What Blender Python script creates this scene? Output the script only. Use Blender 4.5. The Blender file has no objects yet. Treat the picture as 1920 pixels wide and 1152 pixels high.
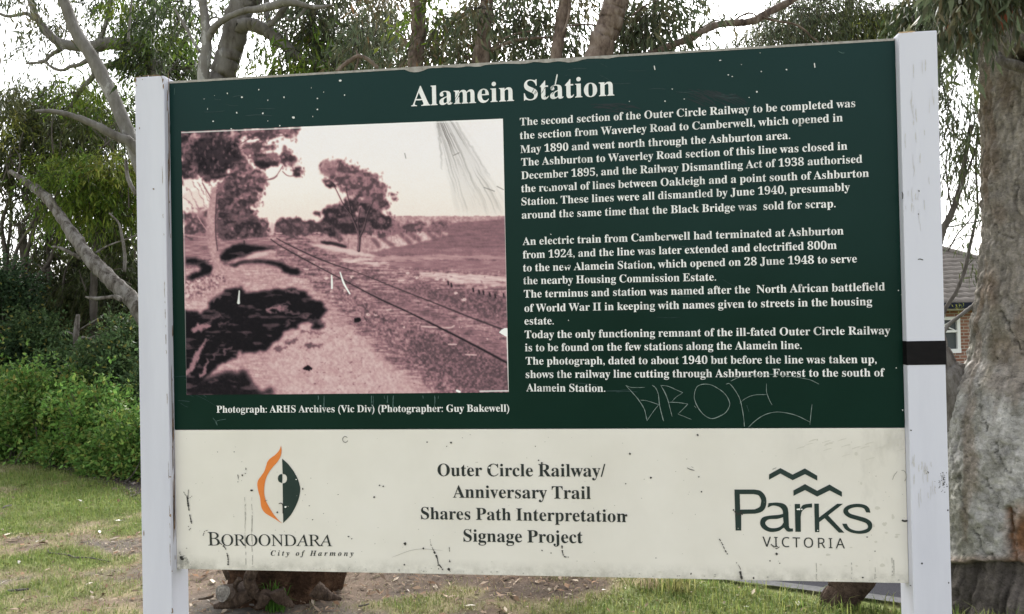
import bpy, bmesh, math, random
import numpy as np
from mathutils import Vector, Matrix

R = math.radians
SC = bpy.context.scene
COL = SC.collection
random.seed(7)
RNG = np.random.default_rng(11)

# ------------------------------------------------------------------ camera, world, sun, exposure
CAM = np.array([1.07258, -1.85764, 1.50361])          # metres; the sign board's lower left corner is (0, 0, 0.9)
RIGHT = np.array([0.99227567, 0.12237561, -0.02032759])
UP = np.array([0.02152058, -0.00843458, 0.99973283])
FWD = np.array([-0.12217146, 0.99244802, 0.01100302])
FPX = 1500.0
cam = bpy.data.cameras.new("camera")
cam.sensor_width = 36.0
cam.lens = FPX / 1920 * 36.0
cam.clip_start = 0.05
cam.clip_end = 2000
camera = bpy.data.objects.new("camera", cam)
COL.objects.link(camera)
camera.matrix_world = Matrix(((RIGHT[0], UP[0], -FWD[0], CAM[0]), (RIGHT[1], UP[1], -FWD[1], CAM[1]),
                              (RIGHT[2], UP[2], -FWD[2], CAM[2]), (0, 0, 0, 1)))
SC.camera = camera

SUN_EL, SUN_AZ = R(40), R(-3)                            # soft sun behind the cloud beyond the sign: the board's face is in open shade
world = bpy.data.worlds.new("World")
SC.world = world
world.use_nodes = True
wn, wl = world.node_tree.nodes, world.node_tree.links
sky = wn.new("ShaderNodeTexSky")
sky.sky_type = 'NISHITA'
sky.sun_disc = False
sky.sun_elevation = SUN_EL
sky.sun_rotation = SUN_AZ
sky.air_density = 1.0
sky.dust_density = 3.0
sky.ozone_density = 1.0
hs = wn.new("ShaderNodeHueSaturation")                 # the overcast takes most of the blue out
hs.inputs['Saturation'].default_value = 0.16
wl.new(sky.outputs[0], hs.inputs['Color'])
wl.new(hs.outputs[0], wn['Background'].inputs['Color'])
wn['Background'].inputs['Strength'].default_value = 0.15
sun = bpy.data.lights.new("sun", 'SUN')
sun.energy = 1.8
sun.angle = R(25)
sun.color = (1.0, 0.97, 0.92)
sun_o = bpy.data.objects.new("sun", sun)
COL.objects.link(sun_o)
sdir = Vector((math.sin(SUN_AZ) * math.cos(SUN_EL), math.cos(SUN_AZ) * math.cos(SUN_EL), math.sin(SUN_EL)))
sun_o.rotation_euler = sdir.to_track_quat('Z', 'Y').to_euler()
SC.view_settings.view_transform = 'Standard'
SC.view_settings.look = 'None'
SC.view_settings.exposure = 1.7
SC.view_settings.gamma = 1.0

# ------------------------------------------------------------------ measuring helpers
def px3(x, y, d):
    """point that stands d metres ahead of the lens on the sight line of photo pixel x, y (1920 x 1152)"""
    return CAM + d * (FWD + RIGHT * ((x - 960) / FPX) + UP * ((576 - y) / FPX))
def plane_pt(x, y, Y=0.0):
    d = FWD + RIGHT * ((x - 960) / FPX) + UP * ((576 - y) / FPX)
    return CAM + d * ((Y - CAM[1]) / d[1])
def gpt(x, y, z=0.0):
    d = FWD + RIGHT * ((x - 960) / FPX) + UP * ((576 - y) / FPX)
    return CAM + d * ((z - CAM[2]) / d[2])
def topx(P):
    d = np.asarray(P) - CAM
    z = d @ FWD
    return 960 + FPX * (d @ RIGHT) / z, 576 - FPX * (d @ UP) / z
def ld(L, d, z=0.0):
    """ground position from lateral offset and distance in front of the camera"""
    f2 = np.array([FWD[0], FWD[1]]); f2 = f2 / np.linalg.norm(f2)
    r2 = np.array([f2[1], -f2[0]])
    p = CAM[:2] + f2 * d + r2 * L
    return np.array([p[0], p[1], z])

# ------------------------------------------------------------------ noise
def _hash(ix, iy, iz, s):
    h = (ix * 374761393 + iy * 668265263 + iz * 2147483647 + s * 974634721) & 0x7fffffff
    h = ((h ^ (h >> 13)) * 1274126177) & 0x7fffffff
    h = ((h ^ (h >> 15)) * 461845907) & 0x7fffffff
    return ((h ^ (h >> 16)) & 0xffff) / 65535.0
def vnoise(x, y, z=0.0, s=0):
    x = np.asarray(x, float); y = np.asarray(y, float) + 0 * x; z = np.asarray(z, float) + 0 * x
    xi, yi, zi = np.floor(x).astype(np.int64), np.floor(y).astype(np.int64), np.floor(z).astype(np.int64)
    u, v, w = x - xi, y - yi, z - zi
    u, v, w = u * u * (3 - 2 * u), v * v * (3 - 2 * v), w * w * (3 - 2 * w)
    o = 0
    for a in (0, 1):
        for b in (0, 1):
            for c in (0, 1):
                o = o + _hash(xi + a, yi + b, zi + c, s) * (u if a else 1 - u) * (v if b else 1 - v) * (w if c else 1 - w)
    return o
def fbm(x, y, z=0.0, s=0, octv=4):
    o, a, t = 0, 1.0, 0
    for k in range(octv):
        o = o + a * vnoise(np.asarray(x) * 2 ** k, np.asarray(y) * 2 ** k, np.asarray(z) * 2 ** k, s + k)
        t += a; a *= 0.5
    return o / t
def sstep(a, b, x):
    t = np.clip((x - a) / (b - a), 0, 1)
    return t * t * (3 - 2 * t)

# ------------------------------------------------------------------ mesh and object helpers
def link(o, parent=None):
    COL.objects.link(o)
    if parent is not None:
        o.parent = parent
    return o
def tag(o, label=None, cat=None, group=None, kind=None):
    if label: o["label"] = label
    if cat: o["category"] = cat
    if group: o["group"] = group
    if kind: o["kind"] = kind
    return o
def empty(name, loc, label=None, cat=None, group=None):
    o = bpy.data.objects.new(name, None)
    o.location = loc
    o.empty_display_size = 0.1
    COL.objects.link(o)
    return tag(o, label, cat, group)
def np_mesh(name, verts, faces, mat, parent=None, colors=None, smooth=False, sizes=None):
    """mesh from arrays; faces (n,3)/(n,4) or flat with sizes; colors per vertex (n,3)"""
    verts = np.asarray(verts, np.float32)
    if parent is not None:
        verts = verts - np.array(world_loc(parent), np.float32)
    me = bpy.data.meshes.new(name)
    faces = np.asarray(faces, np.int32)
    if sizes is None:
        sizes = np.full(len(faces), faces.shape[1], np.int32)
    flat = faces.ravel()
    me.vertices.add(len(verts)); me.vertices.foreach_set('co', verts.ravel())
    me.loops.add(len(flat)); me.loops.foreach_set('vertex_index', flat)
    me.polygons.add(len(sizes))
    st = np.concatenate(([0], np.cumsum(sizes)[:-1])).astype(np.int32)
    me.polygons.foreach_set('loop_start', st)
    if smooth:
        me.polygons.foreach_set('use_smooth', np.ones(len(sizes), bool))
    me.update(calc_edges=True)
    if colors is not None:
        ca = me.color_attributes.new('Col', 'FLOAT_COLOR', 'POINT')
        c4 = np.ones((len(verts), 4), np.float32); c4[:, :3] = colors
        ca.data.foreach_set('color', c4.ravel())
    me.materials.append(mat)
    o = bpy.data.objects.new(name, me)
    return link(o, parent)
def world_loc(o):
    p = Vector((0, 0, 0))
    while o is not None:
        p = p + o.location; o = o.parent
    return p
class MB:
    def __init__(self):
        self.v, self.f = [], []
    def add(self, vs, fs):
        n = len(self.v)
        self.v += [tuple(map(float, q)) for q in vs]
        self.f += [tuple(i + n for i in t) for t in fs]
    def box(self, a, b, bev=0.0):
        (x0, y0, z0), (x1, y1, z1) = a, b
        bm = bmesh.new()
        bmesh.ops.create_cube(bm, size=1, matrix=Matrix.Translation(((x0 + x1) / 2, (y0 + y1) / 2, (z0 + z1) / 2)) @ Matrix.Diagonal((x1 - x0, y1 - y0, z1 - z0, 1)))
        if bev:
            bmesh.ops.bevel(bm, geom=bm.edges[:], offset=bev, segments=2, affect='EDGES', profile=0.6)
        bm.verts.index_update()
        self.add([v.co[:] for v in bm.verts], [[v.index for v in f.verts] for f in bm.faces])
        bm.free()
    def tube(self, pts, rad, n=8, cap=True, lump=0.0, seed=0):
        vs, fs = tube_arrays(pts, rad, n, lump, seed)
        self.add(vs, fs)
        if cap:
            m = len(self.v) - len(vs)
            self.f.append(tuple(range(m + n - 1, m - 1, -1)))
            self.f.append(tuple(range(len(self.v) - n, len(self.v))))
    def build(self, name, mat, parent=None, smooth=False):
        me = bpy.data.meshes.new(name)
        off = world_loc(parent) if parent is not None else Vector((0, 0, 0))
        me.from_pydata([Vector(v) - off for v in self.v], [], self.f)
        if smooth:
            me.polygons.foreach_set('use_smooth', np.ones(len(me.polygons), bool))
        me.materials.append(mat)
        me.update()
        return link(bpy.data.objects.new(name, me), parent)
def spline(pts, sub=6):
    """Catmull-Rom through rows of any width"""
    P = np.asarray(pts, float)
    if len(P) < 3:
        t = np.linspace(0, 1, sub + 1)[:, None]
        return P[0] * (1 - t) + P[-1] * t
    Q = np.vstack([2 * P[0] - P[1], P, 2 * P[-1] - P[-2]])
    out = []
    for i in range(1, len(Q) - 2):
        a, b, c, d = Q[i - 1], Q[i], Q[i + 1], Q[i + 2]
        for k in range(sub):
            t = k / sub
            out.append(.5 * (2 * b + (c - a) * t + (2 * a - 5 * b + 4 * c - d) * t * t + (3 * b - a - 3 * c + d) * t ** 3))
    out.append(Q[-2])
    return np.array(out)
def tube_arrays(pts, rad, n=8, lump=0.0, seed=0):
    P = np.asarray(pts, float); rad = np.broadcast_to(np.asarray(rad, float), (len(P),))
    T = np.gradient(P, axis=0); T /= np.linalg.norm(T, axis=1)[:, None] + 1e-12
    ref = np.array([0.3, 1, 0.1]) if abs(T[0][1]) < .8 else np.array([1, 0, .2])
    vs = []
    a = np.linspace(0, 2 * np.pi, n, endpoint=False)
    for i in range(len(P)):
        u = ref - T[i] * (ref @ T[i]); u /= np.linalg.norm(u); w = np.cross(T[i], u); ref = u
        ring = P[i] + rad[i] * (np.cos(a)[:, None] * u + np.sin(a)[:, None] * w)
        if lump:
            k = 1 + lump * (fbm(ring[:, 0] * 9 + seed, ring[:, 1] * 9, ring[:, 2] * 5, seed, 3) - .5) * 2
            ring = P[i] + (ring - P[i]) * k[:, None]
        vs.append(ring)
    vs = np.vstack(vs)
    fs = [[i * n + j, i * n + (j + 1) % n, (i + 1) * n + (j + 1) % n, (i + 1) * n + j] for i in range(len(P) - 1) for j in range(n)]
    return vs, fs

# ------------------------------------------------------------------ materials
def lin(r, g, b):
    f = lambda c: (c / 12.92 if c <= .04045 else ((c + .055) / 1.055) ** 2.4)
    return np.array([f(r / 255), f(g / 255), f(b / 255)])
def new_mat(name):
    m = bpy.data.materials.new(name); m.use_nodes = True
    return m, m.node_tree.nodes, m.node_tree.links, m.node_tree.nodes['Principled BSDF']
def ramp(nodes, stops):
    r = nodes.new('ShaderNodeValToRGB')
    e = r.color_ramp.elements
    while len(e) < len(stops): e.new(0.5)
    for k, (p, c) in enumerate(stops):
        e[k].position = p; e[k].color = (c[0], c[1], c[2], 1) if not np.isscalar(c) else (c, c, c, 1)
    return r
def noise_node(nodes, links, scale, detail=4, rough=0.6, coord=None, stretch=None):
    n = nodes.new('ShaderNodeTexNoise')
    n.inputs['Scale'].default_value = scale; n.inputs['Detail'].default_value = detail; n.inputs['Roughness'].default_value = rough
    tc = nodes.new('ShaderNodeTexCoord')
    mp = nodes.new('ShaderNodeMapping')
    links.new(tc.outputs['Object'], mp.inputs[0])
    if stretch: mp.inputs['Scale'].default_value = stretch
    links.new(mp.outputs[0], n.inputs['Vector'])
    return n
def bump(nodes, links, bsdf, src, strength, dist=0.01):
    b = nodes.new('ShaderNodeBump'); b.inputs['Strength'].default_value = strength; b.inputs['Distance'].default_value = dist
    links.new(src, b.inputs['Height']); links.new(b.outputs[0], bsdf.inputs['Normal'])
    return b
def mottled(name, stops, scale=8, detail=5, rough=0.7, bumps=0.2, dist=0.005, stretch=None, nr=.65):
    m, n, l, b = new_mat(name)
    t = noise_node(n, l, scale, detail, nr, stretch=stretch)
    r = ramp(n, stops); l.new(t.outputs['Fac'], r.inputs[0]); l.new(r.outputs[0], b.inputs['Base Color'])
    b.inputs['Roughness'].default_value = rough
    b.inputs['Specular IOR Level'].default_value = 0.25
    if bumps: bump(n, l, b, t.outputs['Fac'], bumps, dist)
    return m
def plain(name, c, rough=0.6, spec=0.3):
    m, n, l, b = new_mat(name)
    b.inputs['Base Color'].default_value = (c[0], c[1], c[2], 1); b.inputs['Roughness'].default_value = rough
    b.inputs['Specular IOR Level'].default_value = spec
    return m
def vcol(name, rough=0.6, spec=0.3, bumps=0.0, scale=60, dist=0.003, trans=0.0, grain=0.0):
    """colours come from the mesh's own colour attribute"""
    m, n, l, b = new_mat(name)
    a = n.new('ShaderNodeAttribute'); a.attribute_name = 'Col'
    src = a.outputs['Color']
    if grain:
        t = noise_node(n, l, scale, 4, .7)
        r = ramp(n, [(0.25, 1 - grain), (0.75, 1 + grain)])
        l.new(t.outputs['Fac'], r.inputs[0])
        mx = n.new('ShaderNodeMix'); mx.data_type = 'RGBA'; mx.blend_type = 'MULTIPLY'; mx.inputs['Factor'].default_value = 1
        l.new(src, mx.inputs['A']); l.new(r.outputs[0], mx.inputs['B']); src = mx.outputs['Result']
    l.new(src, b.inputs['Base Color'])
    b.inputs['Roughness'].default_value = rough; b.inputs['Specular IOR Level'].default_value = spec
    if bumps:
        t2 = noise_node(n, l, scale, 5, .7); bump(n, l, b, t2.outputs['Fac'], bumps, dist)
    if trans:
        tr = n.new('ShaderNodeBsdfTranslucent'); l.new(src, tr.inputs['Color'])
        ms = n.new('ShaderNodeMixShader'); ms.inputs[0].default_value = trans
        l.new(b.outputs[0], ms.inputs[1]); l.new(tr.outputs[0], ms.inputs[2])
        l.new(ms.outputs[0], n['Material Output'].inputs['Surface'])
    return m
M = {}
M['leaf'] = vcol('gum_leaf', 0.5, 0.16, trans=0.38)
M['bush_leaf'] = vcol('bush_leaf', 0.5, 0.14, trans=0.40)
M['grass'] = vcol('grass_blade', 0.6, 0.2, trans=0.4)
M['litter'] = vcol('dry_litter', 0.85, 0.1)
M['bark_grey'] = mottled('smooth_grey_bark', [(0.30, (.060, .052, .044)), (0.42, (.125, .115, .103)), (0.53, (.165, .156, .145)), (.585, (.18, .172, .16)), (.60, (.31, .305, .297)), (.75, (.22, .213, .203))], 6, 8, .85, .9, .014, (1, 1, .30), .72)
M['bark_red'] = mottled('reddish_scaly_bark', [(0.34, (.045, .032, .026)), (0.46, (.125, .092, .075)), (0.56, (.19, .148, .122)), (.7, (.27, .23, .20))], 15, 8, .9, .8, .012, (1, 1, .45), .75)
M['bark_dark'] = mottled('dark_twig_bark', [(0.3, (.045, .038, .032)), (0.7, (.13, .115, .10))], 14, 5, .9, .4, .006, (1, 1, .4))
M['bark_dead'] = mottled('weathered_dead_bark', [(0.38, (.035, .029, .023)), (0.47, (.11, .098, .086)), (0.57, (.19, .178, .165)), (.75, (.29, .277, .262))], 11, 8, .9, .9, .02, (1, 1, .3), .75)

# ------------------------------------------------------------------ the ground, one sheet, falling away to the road on the right
EDGE = np.array([ld(L, d)[:2] for L, d in ((14, -1.5), (6, 3.95), (2.36, 6.0), (1.28, 6.6), (0.45, 7.6), (0.0, 9.6), (-0.2, 13), (-0.3, 20), (-0.3, 60))])
ROAD_Z = -0.65
def edge_dist(x, y):
    """signed distance to the near road edge, positive on the road's side"""
    x = np.asarray(x, float); y = np.asarray(y, float)
    best = np.full(x.shape, 1e9); sg = np.zeros(x.shape)
    for a, b in zip(EDGE[:-1], EDGE[1:]):
        e = b - a; L2 = e @ e
        t = np.clip(((x - a[0]) * e[0] + (y - a[1]) * e[1]) / L2, 0, 1)
        dx, dy = x - a[0] - t * e[0], y - a[1] - t * e[1]
        d = np.hypot(dx, dy)
        s = np.sign(e[0] * (y - a[1]) - e[1] * (x - a[0]))
        m = d < best - 1e-6
        best = np.where(m, d, best); sg = np.where(m, s, sg)
    return -sg * best
def hgt(x, y):
    s = edge_dist(x, y)
    t = np.clip((s + 2.0) / 1.95, 0, 1)
    h = ROAD_Z * (1 - (1 - t) ** 2)
    far = sstep(9.0, 16.0, s)
    h = h - 0.35 * far
    near = np.exp(-((np.hypot(np.asarray(x) - 1, np.asarray(y) - 2)) / 9) ** 2)
    h = h + near * sstep(-.1, -.6, s) * 0.05 * (fbm(np.asarray(x) * .9, np.asarray(y) * .9, 0, 3, 3) - .5)
    return h
def blob(x, y, c, r, amp):
    return amp * np.exp(-(((x - c[0]) / r[0]) ** 2 + ((y - c[1]) / r[1]) ** 2))
def cover(x, y):
    """green cover 0..1 over the ground"""
    x = np.asarray(x, float); y = np.asarray(y, float)
    wx_, wy_ = x + .9 * (fbm(x * 1.3, y * 1.3, 0, 27, 3) - .5), y + .9 * (fbm(x * 1.3, y * 1.3, 0, 28, 3) - .5)
    g = 0.57 + .09 * sstep(.2, -.6, x) + .8 * (fbm(x * 1.1, y * 1.1, 0, 21, 4) - .5) + .8 * (fbm(x * 4.5, y * 4.5, 0, 25, 3) - .5)
    for (px, py, rx, ry, a) in ((60, 890, 1.6, 1.6, .12), (190, 930, 1.0, .7, .22), (180, 985, .9, .4, .12), (60, 1065, .5, .22, .25), (60, 1000, .7, .3, .16), (200, 1042, .55, .25, -.30),
                                (30, 1015, .6, .25, -.20), (250, 1030, .35, .25, -.2), (200, 1110, .6, .2, .08), (20, 960, .6, .4, -.12),
                                (640, 1100, 1.2, .6, -.60), (860, 1090, .9, .5, -.45), (450, 1110, .6, .6, -.42), (1000, 1085, .7, .6, -.25),
                                (1250, 1120, .7, .5, .35), (1500, 1140, .8, .5, .5), (1850, 1150, .8, .6, .5), (1080, 1145, .6, .2, .22), (900, 1150, .4, .12, .15)):
        c = gpt(px, py)
        g = g + blob(wx_, wy_, c, (rx, ry), a)
    g = g + .25 * sstep(-1.6, -.8, edge_dist(x, y))
    return np.clip(g, 0, 1)
SHRUB_LINE = np.array([gpt(-260, 815)[:2], gpt(0, 852)[:2], gpt(110, 870)[:2], gpt(200, 892)[:2], gpt(265, 918)[:2], gpt(420, 985)[:2]])
def shrub_dist(x, y):
    x = np.asarray(x, float); y = np.asarray(y, float)
    yl = np.interp(x, SHRUB_LINE[:, 0], SHRUB_LINE[:, 1])
    d = y - yl
    return np.where(x > SHRUB_LINE[-1, 0], -1.0, d)
def axis(lo, a, b, hi, st):
    core = np.arange(a, b, st)
    left, right, q = [], [], st
    p = a
    while p > lo: q *= 1.18; p -= q; left.append(p)
    p, q = core[-1], st
    while p < hi: q *= 1.18; p += q; right.append(p)
    return np.array(left[::-1] + list(core) + right)
gx, gy = axis(-320, -4.2, 4.6, 320, .045), axis(-60, 1.6, 9.0, 420, .045)
X, Y = np.meshgrid(gx, gy)
x, y = X.ravel(), Y.ravel()
z = hgt(x, y)
near = (np.abs(x) < 6) & (y < 10) & (y > 1)
z = z + np.where(near, .018 * (fbm(x * 7, y * 7, 0, 5, 3) - .5), 0)
cv = cover(x, y)
n1, n2, n3 = fbm(x * 6, y * 6, 0, 40, 4), fbm(x * 22, y * 22, 0, 50, 3), fbm(x * 2, y * 2, 0, 60, 3)
dirt = np.array([.092, .068, .052]) * (0.55 + .9 * n2[:, None]) + np.array([.06, .025, .005]) * (n3[:, None] - .5)
lawn_l = sstep(.4, -.8, x)[:, None]
dirt = dirt * (1 + .9 * lawn_l) + np.array([-.022, -.004, .004]) * lawn_l
dry = np.array([.17, .145, .085]) * (1 + .5 * lawn_l) * (.6 + .8 * n1[:, None])
grn = np.array([.13, .155, .055]) * (1 + .5 * lawn_l) * (.6 + .8 * n2[:, None])
k1, k2 = sstep(.25, .5, cv)[:, None], sstep(.5, .8, cv)[:, None]
gc = dirt * (1 - k1) + dry * k1
gc = gc * (1 - k2) + grn * k2
sd = shrub_dist(x, y)
mul = (sstep(-.32, -.05, sd) * sstep(6, 3, sd))[:, None]
gc = gc * (1 - mul) + np.array([.105, .09, .08]) * (.5 + n2[:, None]) * mul
nx, ny = len(gx), len(gy)
I = (np.arange(ny - 1)[:, None] * nx + np.arange(nx - 1)[None]).ravel()
m_ground = vcol('soil_and_turf', .95, .05, .6, 45, .01, grain=.25)
ground = np_mesh('ground', np.stack([x, y, z], 1), np.stack([I, I + 1, I + nx + 1, I + nx], 1), m_ground, colors=gc, smooth=True)
tag(ground, kind='structure')

# road: asphalt sheet following the edge curve, with a concrete channel along its near side
FAR = np.array([ld(L, d)[:2] for L, d in ((20, 2.0), (13, 6.8), (9.2, 9.6), (7.6, 11.4), (6.6, 13), (6.0, 15), (5.6, 18), (5.4, 24), (5.3, 60))])
def resample(P, n):
    A = spline(P, 12)
    s = np.r_[0, np.cumsum(np.linalg.norm(np.diff(A, axis=0), axis=1))]
    t = np.linspace(0, 1, n) ** 1.6 * s[-1]
    return np.stack([np.interp(t, s, A[:, 0]), np.interp(t, s, A[:, 1])], 1)
near_e, far_e = resample(EDGE, 90), resample(FAR, 90)
across = far_e - near_e; across /= np.linalg.norm(across, axis=1)[:, None]
def strip(name, a, b, zz, mat):
    n = len(a)
    vs = np.vstack([np.c_[a, np.full(n, zz)], np.c_[b, np.full(n, zz)]])
    i = np.arange(n - 1)
    o = np_mesh(name, vs, np.stack([i, n + i, n + i + 1, i + 1], 1), mat)
    return tag(o, kind='structure')
m_asph = mottled('asphalt', [(.3, (.030, .030, .034)), (.7, (.050, .050, .056))], 120, 4, 1.0, 0, .003)
m_asph.node_tree.nodes['Principled BSDF'].inputs['Specular IOR Level'].default_value = 0.0
m_conc = mottled('kerb_concrete', [(.3, (.085, .085, .088)), (.7, (.13, .13, .13))], 25, 5, 1.0, 0, .003)
m_conc.node_tree.nodes['Principled BSDF'].inputs['Specular IOR Level'].default_value = 0.0
strip('road', near_e + across * .14, far_e, ROAD_Z + .012, m_asph)
strip('kerb', near_e, near_e + across * .14, ROAD_Z + .03, m_conc)

# ------------------------------------------------------------------ grass blades and litter
def blades(n_try, xr, yr, dens, hmin, hmax, wid, name, tagk, seed, base_loc=None, green=None, lean=.5):
    g = np.random.default_rng(seed)
    bx, by = g.uniform(*xr, n_try), g.uniform(*yr, n_try)
    keep = g.random(n_try) < dens(bx, by)
    bx, by = bx[keep], by[keep]
    n = len(bx)
    bz = hgt(bx, by) - .004
    cvv = cover(bx, by)
    h = g.uniform(hmin, hmax, n) * (.45 + .75 * cvv)
    a = g.uniform(0, 2 * np.pi, n)
    le = np.abs(g.normal(0, lean, n)) * h
    dx, dy = np.cos(a), np.sin(a)
    sx, sy = -dy * wid / 2, dx * wid / 2
    B = np.stack([bx, by, bz], 1)
    Mid = B + np.stack([dx * le * .35, dy * le * .35, h * .6], 1)
    T = B + np.stack([dx * le, dy * le, h * np.clip(1 - .25 * le / h, .5, 1)], 1)
    S = np.stack([sx, sy, 0 * sx], 1)
    V = np.stack([B - S, B + S, Mid + S * .8, Mid - S * .8, T], 1).reshape(-1, 3)
    i = np.arange(n) * 5
    quads = np.stack([i, i + 1, i + 2, i + 3], 1); tris = np.stack([i + 3, i + 2, i + 4], 1)
    flat = np.concatenate([quads.ravel(), tris.ravel()])
    sizes = np.concatenate([np.full(n, 4), np.full(n, 3)]).astype(np.int32)
    t = g.random(n)
    lf = sstep(.4, -.7, bx)[:, None]
    c_g, c_y, c_d = np.array([.095, .165, .035]), np.array([.25, .26, .08]), np.array([.36, .30, .18])
    dr = np.clip(.92 - cvv * 1.1 + g.normal(0, .18, n), 0, 1)[:, None]
    c_g, c_y, c_d = c_g + (np.array([.125, .215, .045]) - c_g) * lf, c_y + (np.array([.29, .315, .10]) - c_y) * lf, c_d + (np.array([.42, .38, .25]) - c_d) * lf
    c = (c_g * (1 - t[:, None]) + c_y * t[:, None]) * (.6 + .7 * g.random(n)[:, None])
    c = c * (1 - dr) + c_d * (.5 + .6 * g.random(n)[:, None]) * dr
    if green is not None:
        c = np.array(green) * (.6 + .8 * g.random(n)[:, None])
    o = np_mesh(name, V, flat, M['grass'], colors=np.repeat(c, 5, 0), sizes=sizes)
    return o
def d_lawn(x, y):
    c = cover(x, y)
    d = .12 + .88 * sstep(.25, .68, c)
    d = d * sstep(.0, -.25, shrub_dist(x, y)) * sstep(-.05, -.3, edge_dist(x, y))
    return d
gr = blades(230000, (-5.0, 5.4), (1.2, 4.2), d_lawn, .018, .05, .0045, 'grass', 0, 1, lean=.8)
tag(gr, 'short patchy lawn grass, part green and part dry', 'grass', kind='stuff')
gr2 = blades(260000, (-10.5, 2.4), (4.2, 10.6), d_lawn, .018, .05, .0065, 'grass', 0, 2, lean=.8)
tag(gr2, 'short green lawn grass running back to the shrub border', 'grass', kind='stuff')
def d_long(x, y):
    px, _ = topx(np.stack([x, y, 0 * x], 1))
    s = edge_dist(x, y)
    return sstep(1120, 1300, px) * sstep(-.1, -.5, s) * (.25 + .75 * sstep(-2.4, -1.0, s)) * (.3 + .7 * vnoise(x * 3, y * 3, 0, 9))
gr3 = blades(42000, (1.2, 6.0), (1.9, 4.6), d_long, .03, .11, .005, 'grass', 0, 3, lean=.55)
tag(gr3, 'longer green grass along the verge by the road', 'grass', kind='stuff')

def flakes(n, xr, yr, dens, lmin, lmax, ratio, cols, seed, name):
    g = np.random.default_rng(seed)
    bx, by = g.uniform(*xr, n), g.uniform(*yr, n)
    k = g.random(n) < dens(bx, by); bx, by = bx[k], by[k]; n = len(bx)
    L = lmin + (lmax - lmin) * g.random(n) ** 3
    w = L * g.uniform(*ratio, n)
    a = g.uniform(0, np.pi * 2, n)
    t = np.stack([np.cos(a), np.sin(a), g.normal(0, .22, n)], 1)
    s = np.stack([-np.sin(a), np.cos(a), g.normal(0, .25, n)], 1)
    c0 = np.stack([bx, by, hgt(bx, by) + .008 + .012 * g.random(n)], 1)
    V = np.stack([c0 - t * L[:, None] / 2, c0 - s * w[:, None] / 2 + [0, 0, .003], c0 + t * L[:, None] / 2, c0 + s * w[:, None] / 2 + [0, 0, .003]], 1).reshape(-1, 3)
    i = np.arange(n) * 4
    C = np.array(cols)[g.integers(0, len(cols), n)] * (.6 + .7 * g.random(n)[:, None])
    return np_mesh(name, V, np.stack([i, i + 1, i + 2, i + 3], 1), M['litter'], colors=np.repeat(C, 4, 0))
lit_c = [(.30, .23, .17), (.19, .12, .075), (.21, .125, .075), (.36, .30, .23), (.12, .085, .06), (.17, .12, .085), (.22, .15, .10)]
def d_lit(x, y):
    return (.20 + .8 * sstep(.6, .2, cover(x, y))) * sstep(-.1, -.5, edge_dist(x, y))
lt = flakes(52000, (-4.5, 3.6), (1.8, 8.0), d_lit, .008, .07, (.12, .45), lit_c, 4, 'leaf_litter')
tag(lt, 'dry brown gum leaves and bark scraps strewn on bare soil', 'leaf litter', kind='stuff')
ch = flakes(220, (-4.0, 2.4), (1.9, 7.8), lambda x, y: .9 * (edge_dist(x, y) < -.4) * (shrub_dist(x, y) < .1), .03, .11, (.15, .4), [(.62, .56, .48), (.5, .43, .35), (.7, .66, .6)], 6, 'bark_chips')
tag(ch, 'pale dry bark chips scattered over the lawn', 'bark chips', kind='stuff')
def d_mul(x, y):
    s = shrub_dist(x, y)
    return sstep(-.34, -.1, s) * sstep(.5, .1, s)
mu = flakes(16000, (-4.6, -.6), (4.4, 9.2), d_mul, .02, .09, (.15, .4), [(.20, .18, .17), (.30, .28, .27), (.12, .10, .09), (.24, .18, .14)], 8, 'mulch_chips')
tag(mu, 'grey wood chip mulch edging the shrub bed', 'mulch', kind='stuff')

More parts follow.
